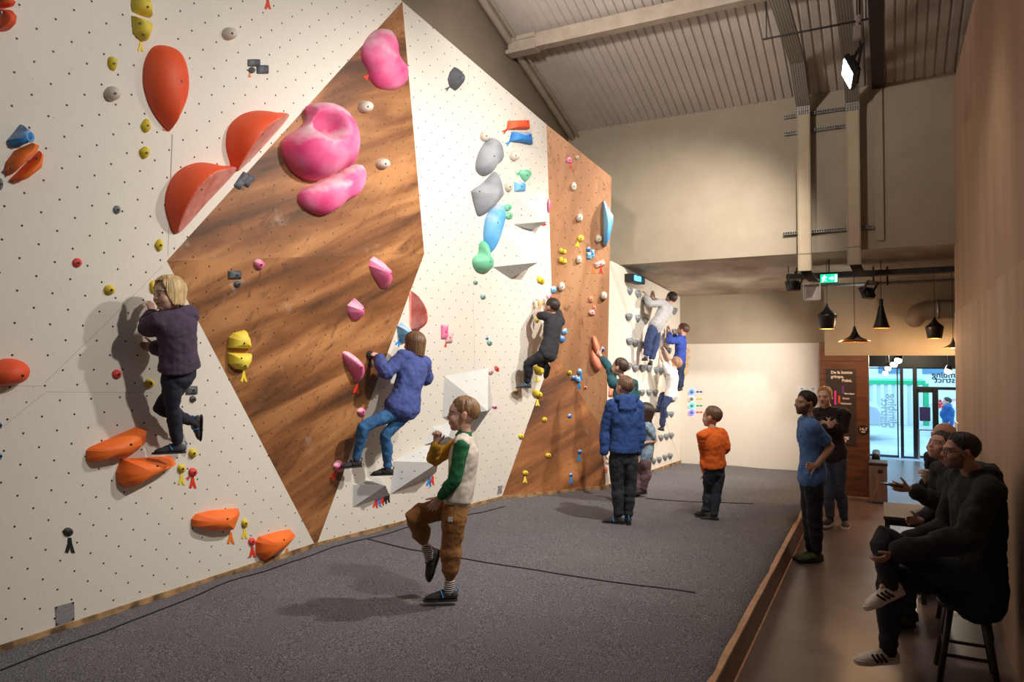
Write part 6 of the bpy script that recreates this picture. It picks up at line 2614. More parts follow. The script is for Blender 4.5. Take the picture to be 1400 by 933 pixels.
SK = (0.60, 0.36, 0.26)
SK2 = (0.56, 0.32, 0.22)
SKD = (0.46, 0.27, 0.19)
M_RUB = mat('black_rubber', sr(34, 32, 32), 0.7)
M_SHOE = mat('climbing_shoe', sr(74, 72, 76), 0.75, sr(60, 58, 62), 30)
M_SHOEB = mat('dark_shoe', sr(48, 44, 44), 0.75, sr(40, 36, 36), 30)
M_BLUEST = mat('shoe_blue', sr(30, 140, 200), 0.6)
M_WSOLE = mat('white_sole', sr(206, 198, 190), 0.6)
NX, PX, NY, PY = V3((-1, 0, 0)), V3((1, 0, 0)), V3((0, -1, 0)), V3((0, 1, 0))


def strap(p, sd, m, label, at=0.02, name='shoe_strap'):
    b, fl, u, sv, k = p.__dict__['shoe_frame' + sd]
    mb = MB()
    pts = []
    for i in range(9):
        a = PI * i / 8
        pts.append(b + fl * (0.045 + 0.02 * math.sin(a)) * k + sv * math.cos(a) * 0.046 * k + u * (0.035 + 0.048 * math.sin(a)) * k)
    mb.tube(pts, 0.006 * k, 6)
    o = mb.build(name, m, p.root, smooth=True)
    o['label'] = label
    mb = MB()
    mb.tube([b - fl * 0.058 * k + u * 0.05 * k, b - fl * 0.075 * k + u * 0.085 * k, b - fl * 0.06 * k + u * 0.10 * k], 0.006 * k, 6)
    mb.build('pull_tab', m, p.root, smooth=True)


def feet_origin(p):
    q = [p.J['a' + s_] for s_ in 'LR' if 'a' + s_ in p.J]
    c = sum(q, V3()) / len(q)
    return V3((c.x, c.y, min(v.z for v in q) - 0.07))


# ---------------------------------------------------------------- 1 climbing girl
f1 = FAC['LL']
EARS = False
g = Person('girl in dark purple sweatshirt and navy trousers climbing at the left', 1.30, 0.235, V3((-1, 0.05, 0)), Dof(f1.at(241, 508, 0.30)), f1)
g.pose((238, 426, 'w0.30'), (245, 509, 'w0.27'), (231, 403, 'w0.30'), -CR * 0.55 - CFH * 0.84 - UP * 0.08,
       armL=dict(e=(204, 449, 'w0.22'), w=(208, 431, 'w0.10'), dir=V3((-0.25, 0.05, 1)), thumb=PY, curl=0.35),
       armR=dict(e=(226, 478, 'w0.14'), w=(212, 475, 'w0.10'), dir=V3((-0.8, -0.4, 0.1)), thumb=UP, curl=0.7),
       legL=dict(k=(236, 560, 'w0.22'), a=(243, 608, 'w0.19'), t=(209, 617, 'w0.09')),
       legR=dict(k=(219, 557, 'w0.10'), a=(264, 578, 'w0.16'), t=(262, 612, 'w0.10'), free=True), sw=0.092)
g.start(feet_origin(g))
g.chk()
bodymesh(g, SK, 0.0055)
top(g, cloth('purple_sweat', sr(78, 64, 84)), 0.95, 0.024, 0.13, 0.006, 0.007, name='sweatshirt', puff=0.018, fat=1.0)
trousers(g, cloth('navy_leggings', sr(42, 42, 58)), 0.010, 0.98, 0.042, name='trousers', hi=0.2)
g.hair(sr(232, 198, 142), 'bob', 0.42, 46, 0.085, 3)
for sd in 'LR':
    g.shoe(sd, M_SHOE, M_RUB)
    strap(g, sd, M_BLUEST, 'blue strap of the climbing shoe')

# ---------------------------------------------------------------- 2 climber in blue hoodie
f2 = FAC['F2']
g = Person('child with long brown hair in blue hoodie and jeans climbing by the diamond edge', 1.36, 0.235, V3((-1, 0.25, 0)), Dof(f2.at(548, 560, 0.36)), f2)
g.pose((567, 487, 'w0.36'), (549, 561, 'w0.36'), (566, 471, 'w0.33'), -CR * 0.9 + CFH * 0.42 + UP * 0.10,
       armL=dict(e=(527, 511, 'w0.30'), w=(517, 489, 'w0.14'), dir=V3((-0.7, -0.25, 0.5)), thumb=V3((0.2, 0.8, 0.3)), curl=0.9),
       armR=dict(e=(583, 520, 'w0.30'), w=(572, 505, 'w0.12'), dir=V3((-0.7, 0, 0.6)), thumb=NY, curl=0.6),
       legL=dict(k=(497, 584, 'w0.26'), a=(487, 630, 'w0.16'), t=(463, 634, 'w0.10')),
       legR=dict(k=(527, 596, 'w0.30'), a=(530, 641, 'w0.26'), t=(510, 653, 'w0.17')), sw=0.105)
g.start(feet_origin(g))
g.chk()
bodymesh(g, SK, 0.006)
top(g, cloth('blue_hoodie', sr(74, 88, 150), sr(62, 74, 132)), 0.95, 0.030, 0.02, 0.040, 0.007, hood=False, name='hoodie', puff=0.018, fat=1.12)
trousers(g, cloth('jeans', sr(60, 112, 160), sr(40, 84, 130), bump=0.3, scale=14), 0.012, 0.95, 0.046, name='jeans', puff=0.006)
g.hair(sr(120, 88, 62), 'long', 0.62, 60, 0.10, 5)
for sd in 'LR':
    sock(g, sd, cloth('pink_sock', sr(176, 84, 110)))
    g.shoe(sd, M_SHOEB, M_RUB)
    strap(g, sd, M_BLACK, 'dark strap of the climbing shoe')

# ---------------------------------------------------------------- 3 boy in front
d0 = Dof(atZ(612, 826, MZ))
EARS = True
g = Person('boy in cream top with one green and one yellow sleeve standing on one leg', 1.50, 0.262, facing(88), d0)
g.pose((635, 596, 0.0), (624, 688, 0.0), (633, 567, 0.0), facing(92) + UP * 0.02,
       armL=dict(e=(622, 657, -0.18), w=(602, 680, -0.13), dir=V3((-0.55, -0.15, -0.8)), thumb=facing(90), curl=0.25),
       armR=dict(e=(592, 630, 0.15), w=(596.5, 607, 0.02), dir=UP * 1.0 - CR * -0.15, thumb=CR * 0.9 - CFH * 0.3, curl=0.95),
       legL=dict(k=(617, 752, -0.06), a=(614, 808, -0.04), t=(582, 822, -0.05)),
       legR=dict(k=(566, 707, 0.06), a=(587, 760, 0.14), t=(572, 803, 0.10), free=True), sw=0.098)
g.start(V3((g.J['aL'].x, g.J['aL'].y, MZ)))
g.chk()
bodymesh(g, (0.62, 0.37, 0.27), 0.005, brow=(0.32, 0.2, 0.10))
top(g, cloth('cream_knit', sr(216, 202, 188), sr(200, 186, 172)), 0.0, 0.018, 0.06, 0.004, 0.006, name='shirt', sleeves=False, collar=False, disp=((0.10, 0.020), (0.04, 0.004)))
sleeve_piece(g, 'L', cloth('green_knit', sr(30, 104, 62), sr(24, 90, 52)), 'green sleeve', 0.015, 0.97, 0.006)
sleeve_piece(g, 'R', cloth('mustard_knit', sr(198, 148, 32), sr(180, 132, 24)), 'mustard yellow sleeve', 0.015, 0.97, 0.006)
mb = MB()
nk = g.J['neck']
mb.tube([nk - g.su * 0.012 + g.cf * 0.004, nk + g.su * 0.006], [0.068, 0.060], 20)
o = mb.build('collar', cloth('green_knit', sr(30, 104, 62)), g.root, smooth=True)
o['label'] = 'green neckline'
trousers(g, cloth('brown_joggers', sr(146, 98, 50), sr(130, 86, 42)), 0.020, 0.84, 0.046, 0.006, name='joggers', puff=0.016, hi=0.10)
mb = MB()
c = g.J['hL'].lerp(g.J['kL'], 0.22)
nn = (-CFH * 0.9 - CR * 0.2).normalized()
xx = UP.cross(nn).normalized()
mb.box(c + nn * 0.100, (0.034, 0.034, 0.004), Matrix((xx, UP, nn)).transposed())
o = mb.build('trouser_patch', mat('patch_pale', sr(206, 196, 184), 0.7), g.root)
o['label'] = 'small pale patch on the thigh'
m = bpy.data.materials.new('striped_sock')
m.use_nodes = True
nt = m.node_tree
tc = N(nt, 'ShaderNodeTexCoord').outputs['Object']
sp = N(nt, 'ShaderNodeSeparateXYZ')
nt.links.new(tc, sp.inputs[0])
fz = math_node(nt, 'LESS_THAN', math_node(nt, 'FRACT', math_node(nt, 'MULTIPLY', sp.outputs['Z'], 62)), 0.5)
nt.links.new(mixc(nt, fz, sr(208, 200, 190), sr(58, 54, 54)), nt.nodes['Principled BSDF'].inputs['Base Color'])
for sd in 'LR':
    sock(g, sd, m, 0.78, r=0.046)
    g.shoe(sd, M_SHOEB, M_RUB)
    strap(g, sd, M_BLUEST if sd == 'L' else M_BLACK, 'pull tab and strap of the climbing shoe')
g.hair(sr(150, 112, 74), 'short', 0, 52, 0.038, 8)

# ---------------------------------------------------------------- 4 boy in black on the brown panel
f3 = FAC['F2']
g = Person('boy in black T-shirt and black trousers climbing at the edge of the brown panel', 1.30, 0.235, V3((-0.95, 0.30, 0)), Dof(f3.at(750, 485, 0.36)), f3)
g.pose((757, 433, 'w0.36'), (749, 484, 'w0.40'), (754, 421, 'w0.32'), -CR * 0.75 + CFH * 0.66 + UP * 0.12,
       armL=dict(e=(735, 431, 'w0.22'), w=(738.5, 418, 'w0.12'), dir=V3((-0.3, 0, 1)), thumb=PY, curl=0.5),
       armR=dict(e=(762, 424, 'w0.18'), w=(753, 413, 'w0.12'), dir=V3((-0.4, 0, 1)), thumb=NY, curl=0.6),
       legL=dict(k=(722, 497, 'w0.20'), a=(721, 524, 'w0.16'), t=(707, 532, 'w0.10')),
       legR=dict(k=(737, 494, 'w0.12'), a=(747, 501, 'w0.30'), t=(744, 510, 'w0.24'), free=True), sw=0.105)
g.start(feet_origin(g))
g.chk()
bodymesh(g, SK2, 0.009)
top(g, cloth('black_tee', sr(40, 40, 44)), 0.36, 0.018, -0.05, 0.012, 0.009)
trousers(g, cloth('black_trousers', sr(36, 36, 40)), 0.018, 0.97, 0.05, 0.009)
g.hair(sr(48, 34, 28), 'short', 0, 56, 0.065, 9)
for sd in 'LR':
    g.shoe(sd, M_SHOE, M_RUB)
    strap(g, sd, M_BLUEST, 'blue strap of the climbing shoe')

# ---------------------------------------------------------------- 5 teal sleeved boy reaching for the sausages
d5 = Dof(atZ(852, 690, MZ))
f3u = FAC['3U']
g = Person('dark-haired boy in teal top reaching for the orange sausage holds', 1.42, 0.235, (V3((-0.75, 0.6, 0))).normalized(), d5)
g.pose((852, 520, 0.0), (855, 590, 0.0), (847, 503, 0.0), -CR * 0.75 + CFH * 0.6 + UP * 0.2,
       armL=dict(e=(833, 503.5, 0.16), w=(821, 486, 0.36), dir=V3((-0.75, 0.45, 0.5)), thumb=V3((0.2, 0.3, 0.9)), curl=0.35),
       armR=dict(e=(870, 552, 0.1), w=(862, 535, 0.30), dir=V3((-0.4, 0.6, 0.6)), thumb=UP, curl=0.4),
       legL=dict(k=(850, 640, 0.06), a=(848, 681, 0.0), t=(842, 686, 0.2)),
       legR=dict(k=(862, 640, 0.06), a=(862, 682, 0.0), t=(857, 688, 0.2)), sw=0.105)
g.start(V3((*feet_origin(g)[:2], MZ)))
g.chk()
bodymesh(g, SK, 0.009)
top(g, cloth('teal_top', sr(36, 84, 92), sr(28, 70, 78)), 0.88, 0.014, -0.05, 0.01, 0.009)
trousers(g, cloth('dark_trousers', sr(40, 40, 46)), 0.014, 0.97, 0.05, 0.009)
g.hair(sr(74, 52, 40), 'short', 0, 56, 0.06, 10)
for sd in 'LR':
    g.shoe(sd, M_SHOEB, M_RUB)

# ---------------------------------------------------------------- 6 boy in blue hoodie, back to us
d6 = Dof(atZ(852, 717, MZ))
g = Person('boy in dark blue hoodie standing on the mat with his back turned', 1.62, 0.245, facing(12), d6)
g.pose((854, 548, 0.0), (852.5, 622, 0.0), (854, 530, 0.02), facing(28) + UP * 0.15,
       armL=dict(e=(827, 589, 0.02), w=(826, 621, -0.02), dir=-UP + CR * 0.1, thumb=facing(10) + CR * 0.5, curl=0.45),
       armR=dict(e=(876, 590, 0.02), w=(872, 620, 0.02), dir=-UP, thumb=facing(10) - CR * 0.5, curl=0.45),
       legL=dict(k=(843.5, 663, 0.02), a=(845.5, 708, 0.0), t=(829, 717, 0.05)),
       legR=dict(k=(862, 662, 0.02), a=(859, 707, 0.0), t=(857, 711, 0.25)), sw=0.094)
g.start(V3((*feet_origin(g)[:2], MZ)))
g.chk()
bodymesh(g, SK, 0.008)
top(g, cloth('navy_hoodie', sr(38, 70, 128), sr(32, 60, 112)), 0.96, 0.016, 0.12, 0.010, 0.008, hood=True, name='hoodie', puff=0.012)
trousers(g, cloth('black_jeans', sr(36, 38, 46)), 0.014, 0.98, 0.055, 0.008, name='jeans', puff=0.010, hi=0.22)
g.hair(sr(120, 88, 58), 'short', 0, 56, 0.06, 11)
for sd in 'LR':
    g.shoe(sd, M_SHOEB, M_RUB)
    strap(g, sd, M_BLUEST, 'blue strap of the climbing shoe')

# ---------------------------------------------------------------- 7 girl with long hair
d7 = Dof(atZ(874, 680, MZ))
EARS = False
g = Person('girl with long dark hair in pale blue top and mauve trousers looking up', 1.36, 0.235, facing(70), d7)
g.pose((886, 579, 0.0), (882, 624, 0.0), (881, 564, 0.0), facing(85) + UP * 0.30,
       armL=dict(e=(896, 603, -0.06), w=(881, 606, -0.16), dir=-CR + UP * 0.05, thumb=UP, curl=0.6),
       armR=dict(e=(876, 600, 0.14), w=(874, 606, 0.0), dir=CR * 0.3 - UP * 0.3 - CFH * 0.5, thumb=UP, curl=0.6),
       legL=dict(k=(884, 648, -0.03), a=(879, 669, 0.0), t=(872, 677, -0.02)),
       legR=dict(k=(873, 648, 0.04), a=(870, 672, 0.0), t=(863, 680, -0.05)), sw=0.10)
g.start(V3((*feet_origin(g)[:2], MZ)))
g.chk()
bodymesh(g, SKD, 0.008)
top(g, cloth('pale_blue_top', sr(128, 156, 166), sr(110, 120, 140), scale=12), 0.36, 0.014, -0.06, 0.012, 0.008)
trousers(g, cloth('mauve_trousers', sr(118, 88, 94), sr(104, 76, 82)), 0.022, 0.98, 0.05, 0.008, puff=0.008)
g.hair(sr(58, 40, 32), 'long', 1.15, 60, 0.09, 12)
for sd in 'LR':
    g.shoe(sd, M_SHOEB, M_RUB)

# ---------------------------------------------------------------- 8 boy in orange
d8 = Dof(atZ(969, 711, MZ))
EARS = True
g = Person('boy in orange jumper and dark jeans standing on the mat', 1.34, 0.245, facing(28), d8)
g.pose((973, 589, 0.0), (977, 642, 0.0), (973, 571, 0.03), facing(48) + UP * 0.10,
       armL=dict(e=(963.5, 622, 0.02), w=(964.5, 648, 0.0), dir=-UP, thumb=facing(60), curl=0.4),
       armR=dict(e=(993, 612, 0.02), w=(985, 620, 0.22), dir=CFH - CR * 0.6, thumb=UP, curl=0.4),
       legL=dict(k=(968.5, 673, 0.06), a=(964.5, 700, 0.03), t=(958, 705, 0.10)),
       legR=dict(k=(980, 675, 0.0), a=(976, 706, -0.05), t=(965, 711, -0.0)), sw=0.108)
g.start(V3((*feet_origin(g)[:2], MZ)))
g.chk()
bodymesh(g, SK, 0.008)
top(g, cloth('orange_jumper', sr(226, 104, 28), sr(212, 92, 20)), 0.95, 0.020, 0.08, 0.004, 0.008, name='jumper')
trousers(g, cloth('dark_denim', sr(40, 48, 58), sr(34, 40, 50)), 0.012, 0.98, 0.055, 0.008, name='jeans', hi=0.14)
g.hair(sr(112, 80, 54), 'short', 0, 56, 0.06, 13)
for sd in 'LR':
    g.shoe(sd, M_SHOEB, M_RUB)

# ---------------------------------------------------------------- 9 man in blue T-shirt
d9 = Dof(atZ(1108, 768, 0.0))
g = Person('bearded man in blue T-shirt standing with his hand on his hip', 1.80, 0.245, facing(78), d9)
g.pose((1105, 574, 0.0), (1110, 651, 0.0), (1101, 552, 0.0), facing(98) + UP * 0.10,
       armL=dict(e=(1136, 611, -0.15), w=(1116, 637, -0.20), dir=-CR * 0.9 + UP * -0.05 - CFH * 0.1, thumb=-CFH * 0.2 - UP * 0.8, curl=0.55),
       armR=dict(e=(1098, 612, 0.22), w=(1102, 640, 0.16), dir=CR * 0.3 - UP, thumb=facing(90), curl=0.4),
       legL=dict(k=(1114, 704, -0.05), a=(1117, 757, -0.02), t=(1094, 767, -0.05)),
       legR=dict(k=(1106, 703, 0.06), a=(1110, 755, 0.08), t=(1088, 763, 0.06)), sw=0.112)
g.start(V3((*feet_origin(g)[:2], 0.0)))
g.chk()
bodymesh(g, (0.50, 0.29, 0.20), 0.007, male=True, beard=((0.045, 0.028, 0.02), 0.92), brow=(0.03, 0.02, 0.015))
top(g, cloth('blue_tee', sr(84, 124, 184), sr(74, 112, 170)), 0.34, 0.020, -0.06, 0.020, 0.008)
trousers(g, cloth('black_jeans', sr(36, 38, 46)), 0.018, 0.98, 0.058, 0.009, puff=0.006)
g.hair(sr(36, 26, 22), 'short', 0, 58, 0.075, 14)
for sd in 'LR':
    g.shoe(sd, mat('olive_shoe', sr(54, 54, 44), 0.7, sr(86, 88, 40), 18), M_RUB, 'sneaker')

# ---------------------------------------------------------------- 10 man with folded arms
d10 = Dof(atZ(1142, 720, 0.0))
g = Person('fair-haired man in dark sweater standing with folded arms by the wood panel', 1.82, 0.25, facing(150), d10)
g.pose((1131, 560, 0.0), (1136, 622, 0.0), (1127.5, 543, -0.02), facing(140) - UP * 0.03,
       armL=dict(e=(1152, 588, -0.10), w=(1138, 583, -0.24), dir=-CR * 0.9 + UP * 0.25, thumb=UP, curl=0.3),
       armR=dict(e=(1113, 588, -0.10), w=(1130, 584, -0.26), dir=CR * 0.95 + UP * 0.4, thumb=UP, curl=0.2),
       legL=dict(k=(1147, 668, -0.03), a=(1155, 711, 0.05), t=(1156, 722, -0.14)),
       legR=dict(k=(1132, 668, -0.03), a=(1135, 709, 0.0), t=(1128, 720, -0.14)), sw=0.112)
g.start(V3((*feet_origin(g)[:2], 0.0)))
g.chk()
bodymesh(g, SK, 0.008, male=True, brow=(0.3, 0.18, 0.09))
top(g, cloth('black_sweater', sr(42, 34, 36)), 0.95, 0.018, -0.04, 0.010, 0.009, name='sweater')
trousers(g, cloth('blue_jeans', sr(74, 82, 104), sr(58, 66, 88)), 0.016, 0.98, 0.056, 0.009, name='jeans')
g.hair(sr(186, 130, 84), 'short', 0, 52, 0.06, 15)
for sd in 'LR':
    g.shoe(sd, M_SHOEB, M_WSOLE, 'sneaker')

# ---------------------------------------------------------------- 11 seated man in front
p11 = atY(1334, 800, 5.72)
d11 = Dof(p11)
g = Person('seated man with glasses in dark hooded coat and white sneakers', 1.86, 0.238, facing(80), d11, build=1.08)
g.pose((1332, 650, 0.0), (1334, 800, 0.0), (1313, 618, -0.02), facing(78) + UP * 0.04,
       armL=dict(e=(1318, 738, -0.24), w=(1222, 756, -0.16), dir=-CR * 0.8 - UP * 0.5, thumb=-CFH * 0.3 - CR * 0.5, curl=0.5),
       armR=dict(e=(1296, 726, 0.26), w=(1236, 742, 0.18), dir=-CR - UP * 0.25, thumb=UP, curl=0.4),
       legL=dict(k=(1206, 736, -0.02), a=(1216, 800, -0.10), t=(1168, 822, -0.16), free=True),
       legR=dict(k=(1216, 788, 0.06), a=(1214, 889, 0.02), t=(1170, 905, 0.0)), sw=0.118)
g.start(V3((g.J['aR'].x, g.J['aR'].y, 0.0)))
g.chk()
bodymesh(g, (0.50, 0.29, 0.21), 0.006, male=True, beard=((0.07, 0.045, 0.035), 0.75), brow=(0.03, 0.02, 0.015))
M_COAT = cloth('dark_coat', sr(36, 34, 38), sr(30, 28, 32), bump=0.4)
top(g, M_COAT, 0.965, 0.030, -0.14, 0.030, 0.010, hood=True, name='hooded_coat', puff=0.014, disp=((0.14, 0.040), (0.05, 0.012)))
trousers(g, cloth('black_jeans', sr(36, 38, 46)), 0.016, 0.98, 0.060, 0.009, name='trousers', puff=0.008)
g.hair(sr(34, 27, 26), 'short', 0, 56, 0.06, 16)
for sd in 'LR':
    sock(g, sd, cloth('black_sock', sr(38, 36, 38)), 0.80, r=0.052)
M_WSHOE = mat('white_leather', sr(206, 196, 188), 0.5)
for sd in 'LR':
    so = g.shoe(sd, M_WSHOE, M_WSOLE, 'sneaker')
    b_, fl, u, sv, k = g.__dict__['shoe_frame' + sd]
    for i in range(3):
        mb = MB()
        side = sv if sv.dot(CFH) < 0 else -sv
        a = b_ + fl * (0.035 + i * 0.030) * k + side * 0.0475 * k + u * 0.018 * k
        mb.tube([a, a + fl * 0.020 * k + u * 0.022 * k - side * 0.003, a + fl * 0.030 * k + u * 0.045 * k - side * 0.014 * k], [(0.008 * k, 0.004)] * 3, 8, fl)
        o = mb.build('side_stripe', M_BLACK, so)
        o['label'] = 'black stripe'
    for i in range(4):
        mb = MB()
        c_ = b_ + fl * (0.055 + i * 0.022) * k + u * (0.078 - i * 0.008) * k
        mb.tube([c_ - sv * 0.024 * k - u * 0.006, c_ + u * 0.004, c_ + sv * 0.024 * k - u * 0.006], 0.0035, 6)
        mb.build('shoelace', M_WSOLE, so)
# glasses
mb = MB()
for sg in (-1, 1):
    ring = [g.h2w((sg * .145 + .105 * math.cos(a), .43, .0 + .085 * math.sin(a))) for a in [2 * PI * i / 16 for i in range(17)]]
    mb.tube(ring, 0.0022, 6)
    mb.tube([g.h2w((sg * .25, .42, .03)), g.h2w((sg * .335, .15, .03)), g.h2w((sg * .345, -.05, .02))], 0.0022, 6)
mb.tube([g.h2w((-.04, .435, .02)), g.h2w((.04, .435, .02))], 0.0022, 6)
mb.build('glasses', M_BLACK, g.root)


def stool(c, zs, label, r=0.17):
    root = empty('bar_stool', V3((c[0], c[1], 0)), label, 'stool', 'dark stools along the right wall')
    M_ST_ = mat('stool_dark', sr(48, 36, 30), 0.5, sr(38, 28, 24), 12)
    mb = MB()
    mb.lathe((c[0], c[1], zs - 0.035), [(0.001, 0), (r * .96, 0), (r, 0.01), (r, 0.026), (r * .95, 0.035), (0.001, 0.033)], 28)
    mb.build('seat', M_ST_, root, smooth=False, bevel=0.0)
    legs = []
    for sx, sy in ((-1, -1), (1, -1), (-1, 1), (1, 1)):
        a = V3((c[0] + sx * r * .55, c[1] + sy * r * .55, zs - 0.03))
        b_ = V3((c[0] + sx * r * .98, c[1] + sy * r * .98, 0.0))
        legs.append((a, b_))
        mb = MB()
        mb.tube([a, b_], [0.022, 0.018], 10, round_=False)
        mb.build('leg', M_ST_, root, smooth=True)
    for i, j, t in ((0, 1, .62), (2, 3, .62), (0, 2, .52), (1, 3, .52)):
        mb = MB()
        mb.tube([legs[i][0].lerp(legs[i][1], t), legs[j][0].lerp(legs[j][1], t)], 0.012, 8)
        mb.build('rung', M_ST_, root, smooth=True)
    return root


pl = g.J['pel']
stool((pl.x - 0.06, pl.y), pl.z - 0.115, 'dark four-legged bar stool under the man with the white sneakers')

# ---------------------------------------------------------------- 12 seated person with the phone
p12 = atX(1304, 745, 0.47)
d12 = Dof(p12)
g = Person('seated person in dark jacket looking up and pointing a phone', 1.70, 0.235, facing(92), d12)
g.pose((1305, 638, 0.0), (1316, 745, 0.0), (1286, 611, 0.0), facing(108) + UP * 0.38,
       armL=dict(e=(1290, 690, -0.16), w=(1243, 669, -0.14), dir=-CR + UP * 0.15, thumb=UP * 0.8 - CFH * 0.3, curl=0.35),
       armR=dict(e=(1280, 700, 0.20), w=(1258, 712, 0.05), dir=-CR, thumb=UP, curl=0.4),
       legL=dict(k=(1236, 752, -0.08), a=(1240, 845, -0.06), t=(1216, 856, -0.08)),
       legR=dict(k=(1240, 750, 0.14), a=(1244, 836, 0.12), t=(1222, 846, 0.10)), sw=0.105)
g.start(V3((*feet_origin(g)[:2], 0.0)))
g.chk()
bodymesh(g, (0.58, 0.35, 0.26), 0.007)
top(g, cloth('black_jacket', sr(38, 34, 38)), 0.90, 0.026, -0.10, 0.012, 0.010, name='jacket', puff=0.010)
trousers(g, cloth('black_jeans', sr(36, 38, 46)), 0.016, 0.98, 0.056, 0.010)
g.hair(sr(70, 50, 40), 'short', 0, 54, 0.055, 17)
for sd in 'LR':
    g.shoe(sd, M_SHOEB, M_RUB, 'sneaker')
pl = g.J['pel']
stool((min(pl.x, XR - 0.22), pl.y), max(0.4, pl.z - 0.105), 'dark stool under the person holding the phone')
w_ = g.J['wL']
mb = MB()
dph = (-CR + UP * 0.15).normalized()
mb.box(w_ + dph * 0.135 + UP * 0.012, (0.145, 0.07, 0.011), Matrix((dph, CFH, dph.cross(CFH))).transposed())
ph_ = mb.build('mobile_phone', M_BLACK, None, bevel=0.004, origin=w_ + dph * 0.135)
tag(ph_, 'black mobile phone held out in the seated person\'s hand', 'phone')
mb = MB()
mb.box(w_ + dph * 0.135 + UP * 0.0185, (0.132, 0.062, 0.002), Matrix((dph, CFH, dph.cross(CFH))).transposed())
mb.build('screen', mat('phone_screen', sr(30, 32, 38), 0.1), ph_)

# ---------------------------------------------------------------- 13 bald man
p13 = atX(1304, 706, 0.56)
d13 = Dof(p13)
g = Person('bald man in black jacket seated by the wall holding a paper cup', 1.78, 0.255, facing(100), d13)
g.pose((1297, 622, 0.0), (1306, 706, 0.0), (1290, 597, 0.0), facing(96) + UP * 0.02,
       armL=dict(e=(1274, 676, -0.18), w=(1266, 660, -0.30), dir=-CR * 0.2 + UP * 0.6 - CFH * 0.3, thumb=UP, curl=0.7),
       armR=dict(e=(1282, 668, 0.22), w=(1264, 672, 0.10), dir=-CR, thumb=UP, curl=0.4),
       legL=dict(k=(1276, 722, -0.26), a=(1274, 796, -0.24), t=(1262, 804, -0.34)),
       legR=dict(k=(1274, 716, -0.06), a=(1274, 786, -0.04), t=(1258, 793, -0.12)), sw=0.115)
g.start(V3((*feet_origin(g)[:2], 0.0)))
g.chk()
bodymesh(g, (0.52, 0.29, 0.20), 0.008, male=True)
top(g, cloth('black_jacket2', sr(32, 30, 34)), 0.94, 0.028, -0.08, 0.012, 0.010, name='jacket', puff=0.010)
trousers(g, cloth('dark_trousers', sr(40, 40, 46)), 0.016, 0.98, 0.056, 0.010)
for sd in 'LR':
    g.shoe(sd, M_SHOEB, M_RUB, 'sneaker')
pl = g.J['pel']
stool((min(pl.x, XR - 0.22), pl.y), max(0.4, pl.z - 0.105), 'dark stool under the bald man')
w_ = g.J['wL'] + (-CR * 0.2 + UP * 0.6 - CFH * 0.3).normalized() * 0.10
mb = MB()
mb.lathe(w_ - UP * 0.06, [(0.001, 0), (0.024, 0), (0.032, 0.092), (0.034, 0.095), (0.030, 0.095), (0.027, 0.02), (0.001, 0.018)], 24)
o = mb.build('paper_cup', mat('cup_white', sr(210, 204, 198), 0.6), None, smooth=True, origin=w_)
tag(o, 'white paper cup held by the bald man', 'cup')

# low table beside the seated people
ta, tb = atZ(1208, 687, 0.74), atZ(1262, 691, 0.74)
tc_, td = atZ(1219, 707, 0.74), atZ(1262, 708, 0.74)
root = empty('side_table', V3(((ta.x + td.x) / 2, (ta.y + td.y) / 2, 0)), 'square dark wood table in front of the person with the phone', 'table')
M_TAB = mat('table_wood', sr(70, 54, 56), 0.6, sr(60, 46, 48), 8, stretch=(1, 6, 1))
xa, xb, ya, yb2 = min(ta.x, tc_.x), max(tb.x, td.x), min(tc_.y, td.y), max(ta.y, tb.y)
mb = MB()
mb.box2((xa, ya, 0.71), (xb, yb2, 0.74))
mb.build('tabletop', M_TAB, root, bevel=0.004)
for xx in (xa + 0.03, xb - 0.03):
    for yy in (ya + 0.03, yb2 - 0.03):
        mb = MB()
        mb.box2((xx - 0.02, yy - 0.02, 0), (xx + 0.02, yy + 0.02, 0.71))
        mb.build('leg', M_DARKSTEEL, root)
mb = MB()
mb.box2((xa + 0.02, ya + 0.02, 0.66), (xb - 0.02, ya + 0.04, 0.71))
mb.box2((xa + 0.02, yb2 - 0.04, 0.66), (xb - 0.02, yb2 - 0.02, 0.71))
mb.box2((xa + 0.02, ya + 0.02, 0.66), (xa + 0.04, yb2 - 0.02, 0.71))
mb.box2((xb - 0.04, ya + 0.02, 0.66), (xb - 0.02, yb2 - 0.02, 0.71))
mb.build('apron', M_DARKSTEEL, root)

# ---------------------------------------------------------------- speed wall climbers
fs_ = FAC['SP']
g = Person('child in grey hoodie and navy trousers high on the speed wall', 1.28, 0.23, V3((-1, 0.05, 0)), Dof(fs_.at(895, 447, 0.26)), fs_)
g.pose((911, 420, 'w0.34'), (895.5, 447, 'w0.26'), (917, 409.5, 'w0.32'), V3((-0.75, 0.65, 0.12)), headu=V3((0.1, 0.25, 1)),
       armL=dict(e=(889, 416, 'w0.22'), w=(883.5, 406, 'w0.10'), dir=V3((-0.3, 0, 1)), thumb=PY, curl=0.5),
       armR=dict(e=(903, 417, 'w0.16'), w=(895, 410, 'w0.10'), dir=V3((-0.4, -0.3, 0.8)), thumb=NY, curl=0.5),
       legL=dict(k=(886.5, 467, 'w0.22'), a=(883, 488, 'w0.18'), t=(879, 495, 'w0.08')),
       legR=dict(k=(896, 471, 'w0.24'), a=(890, 494, 'w0.20'), t=(886.5, 500, 'w0.08')), sw=0.105)
g.start(feet_origin(g))
g.chk()
bodymesh(g, SK2, 0.010)
top(g, cloth('grey_hoodie', sr(168, 166, 166), sr(154, 152, 152)), 0.96, 0.022, -0.04, 0.012, 0.010, hood=True, name='hoodie')
trousers(g, cloth('navy_joggers', sr(50, 62, 100), sr(42, 54, 90)), 0.020, 0.92, 0.05, 0.010, name='joggers')
g.hair(sr(58, 46, 42), 'short', 0, 56, 0.06, 20)
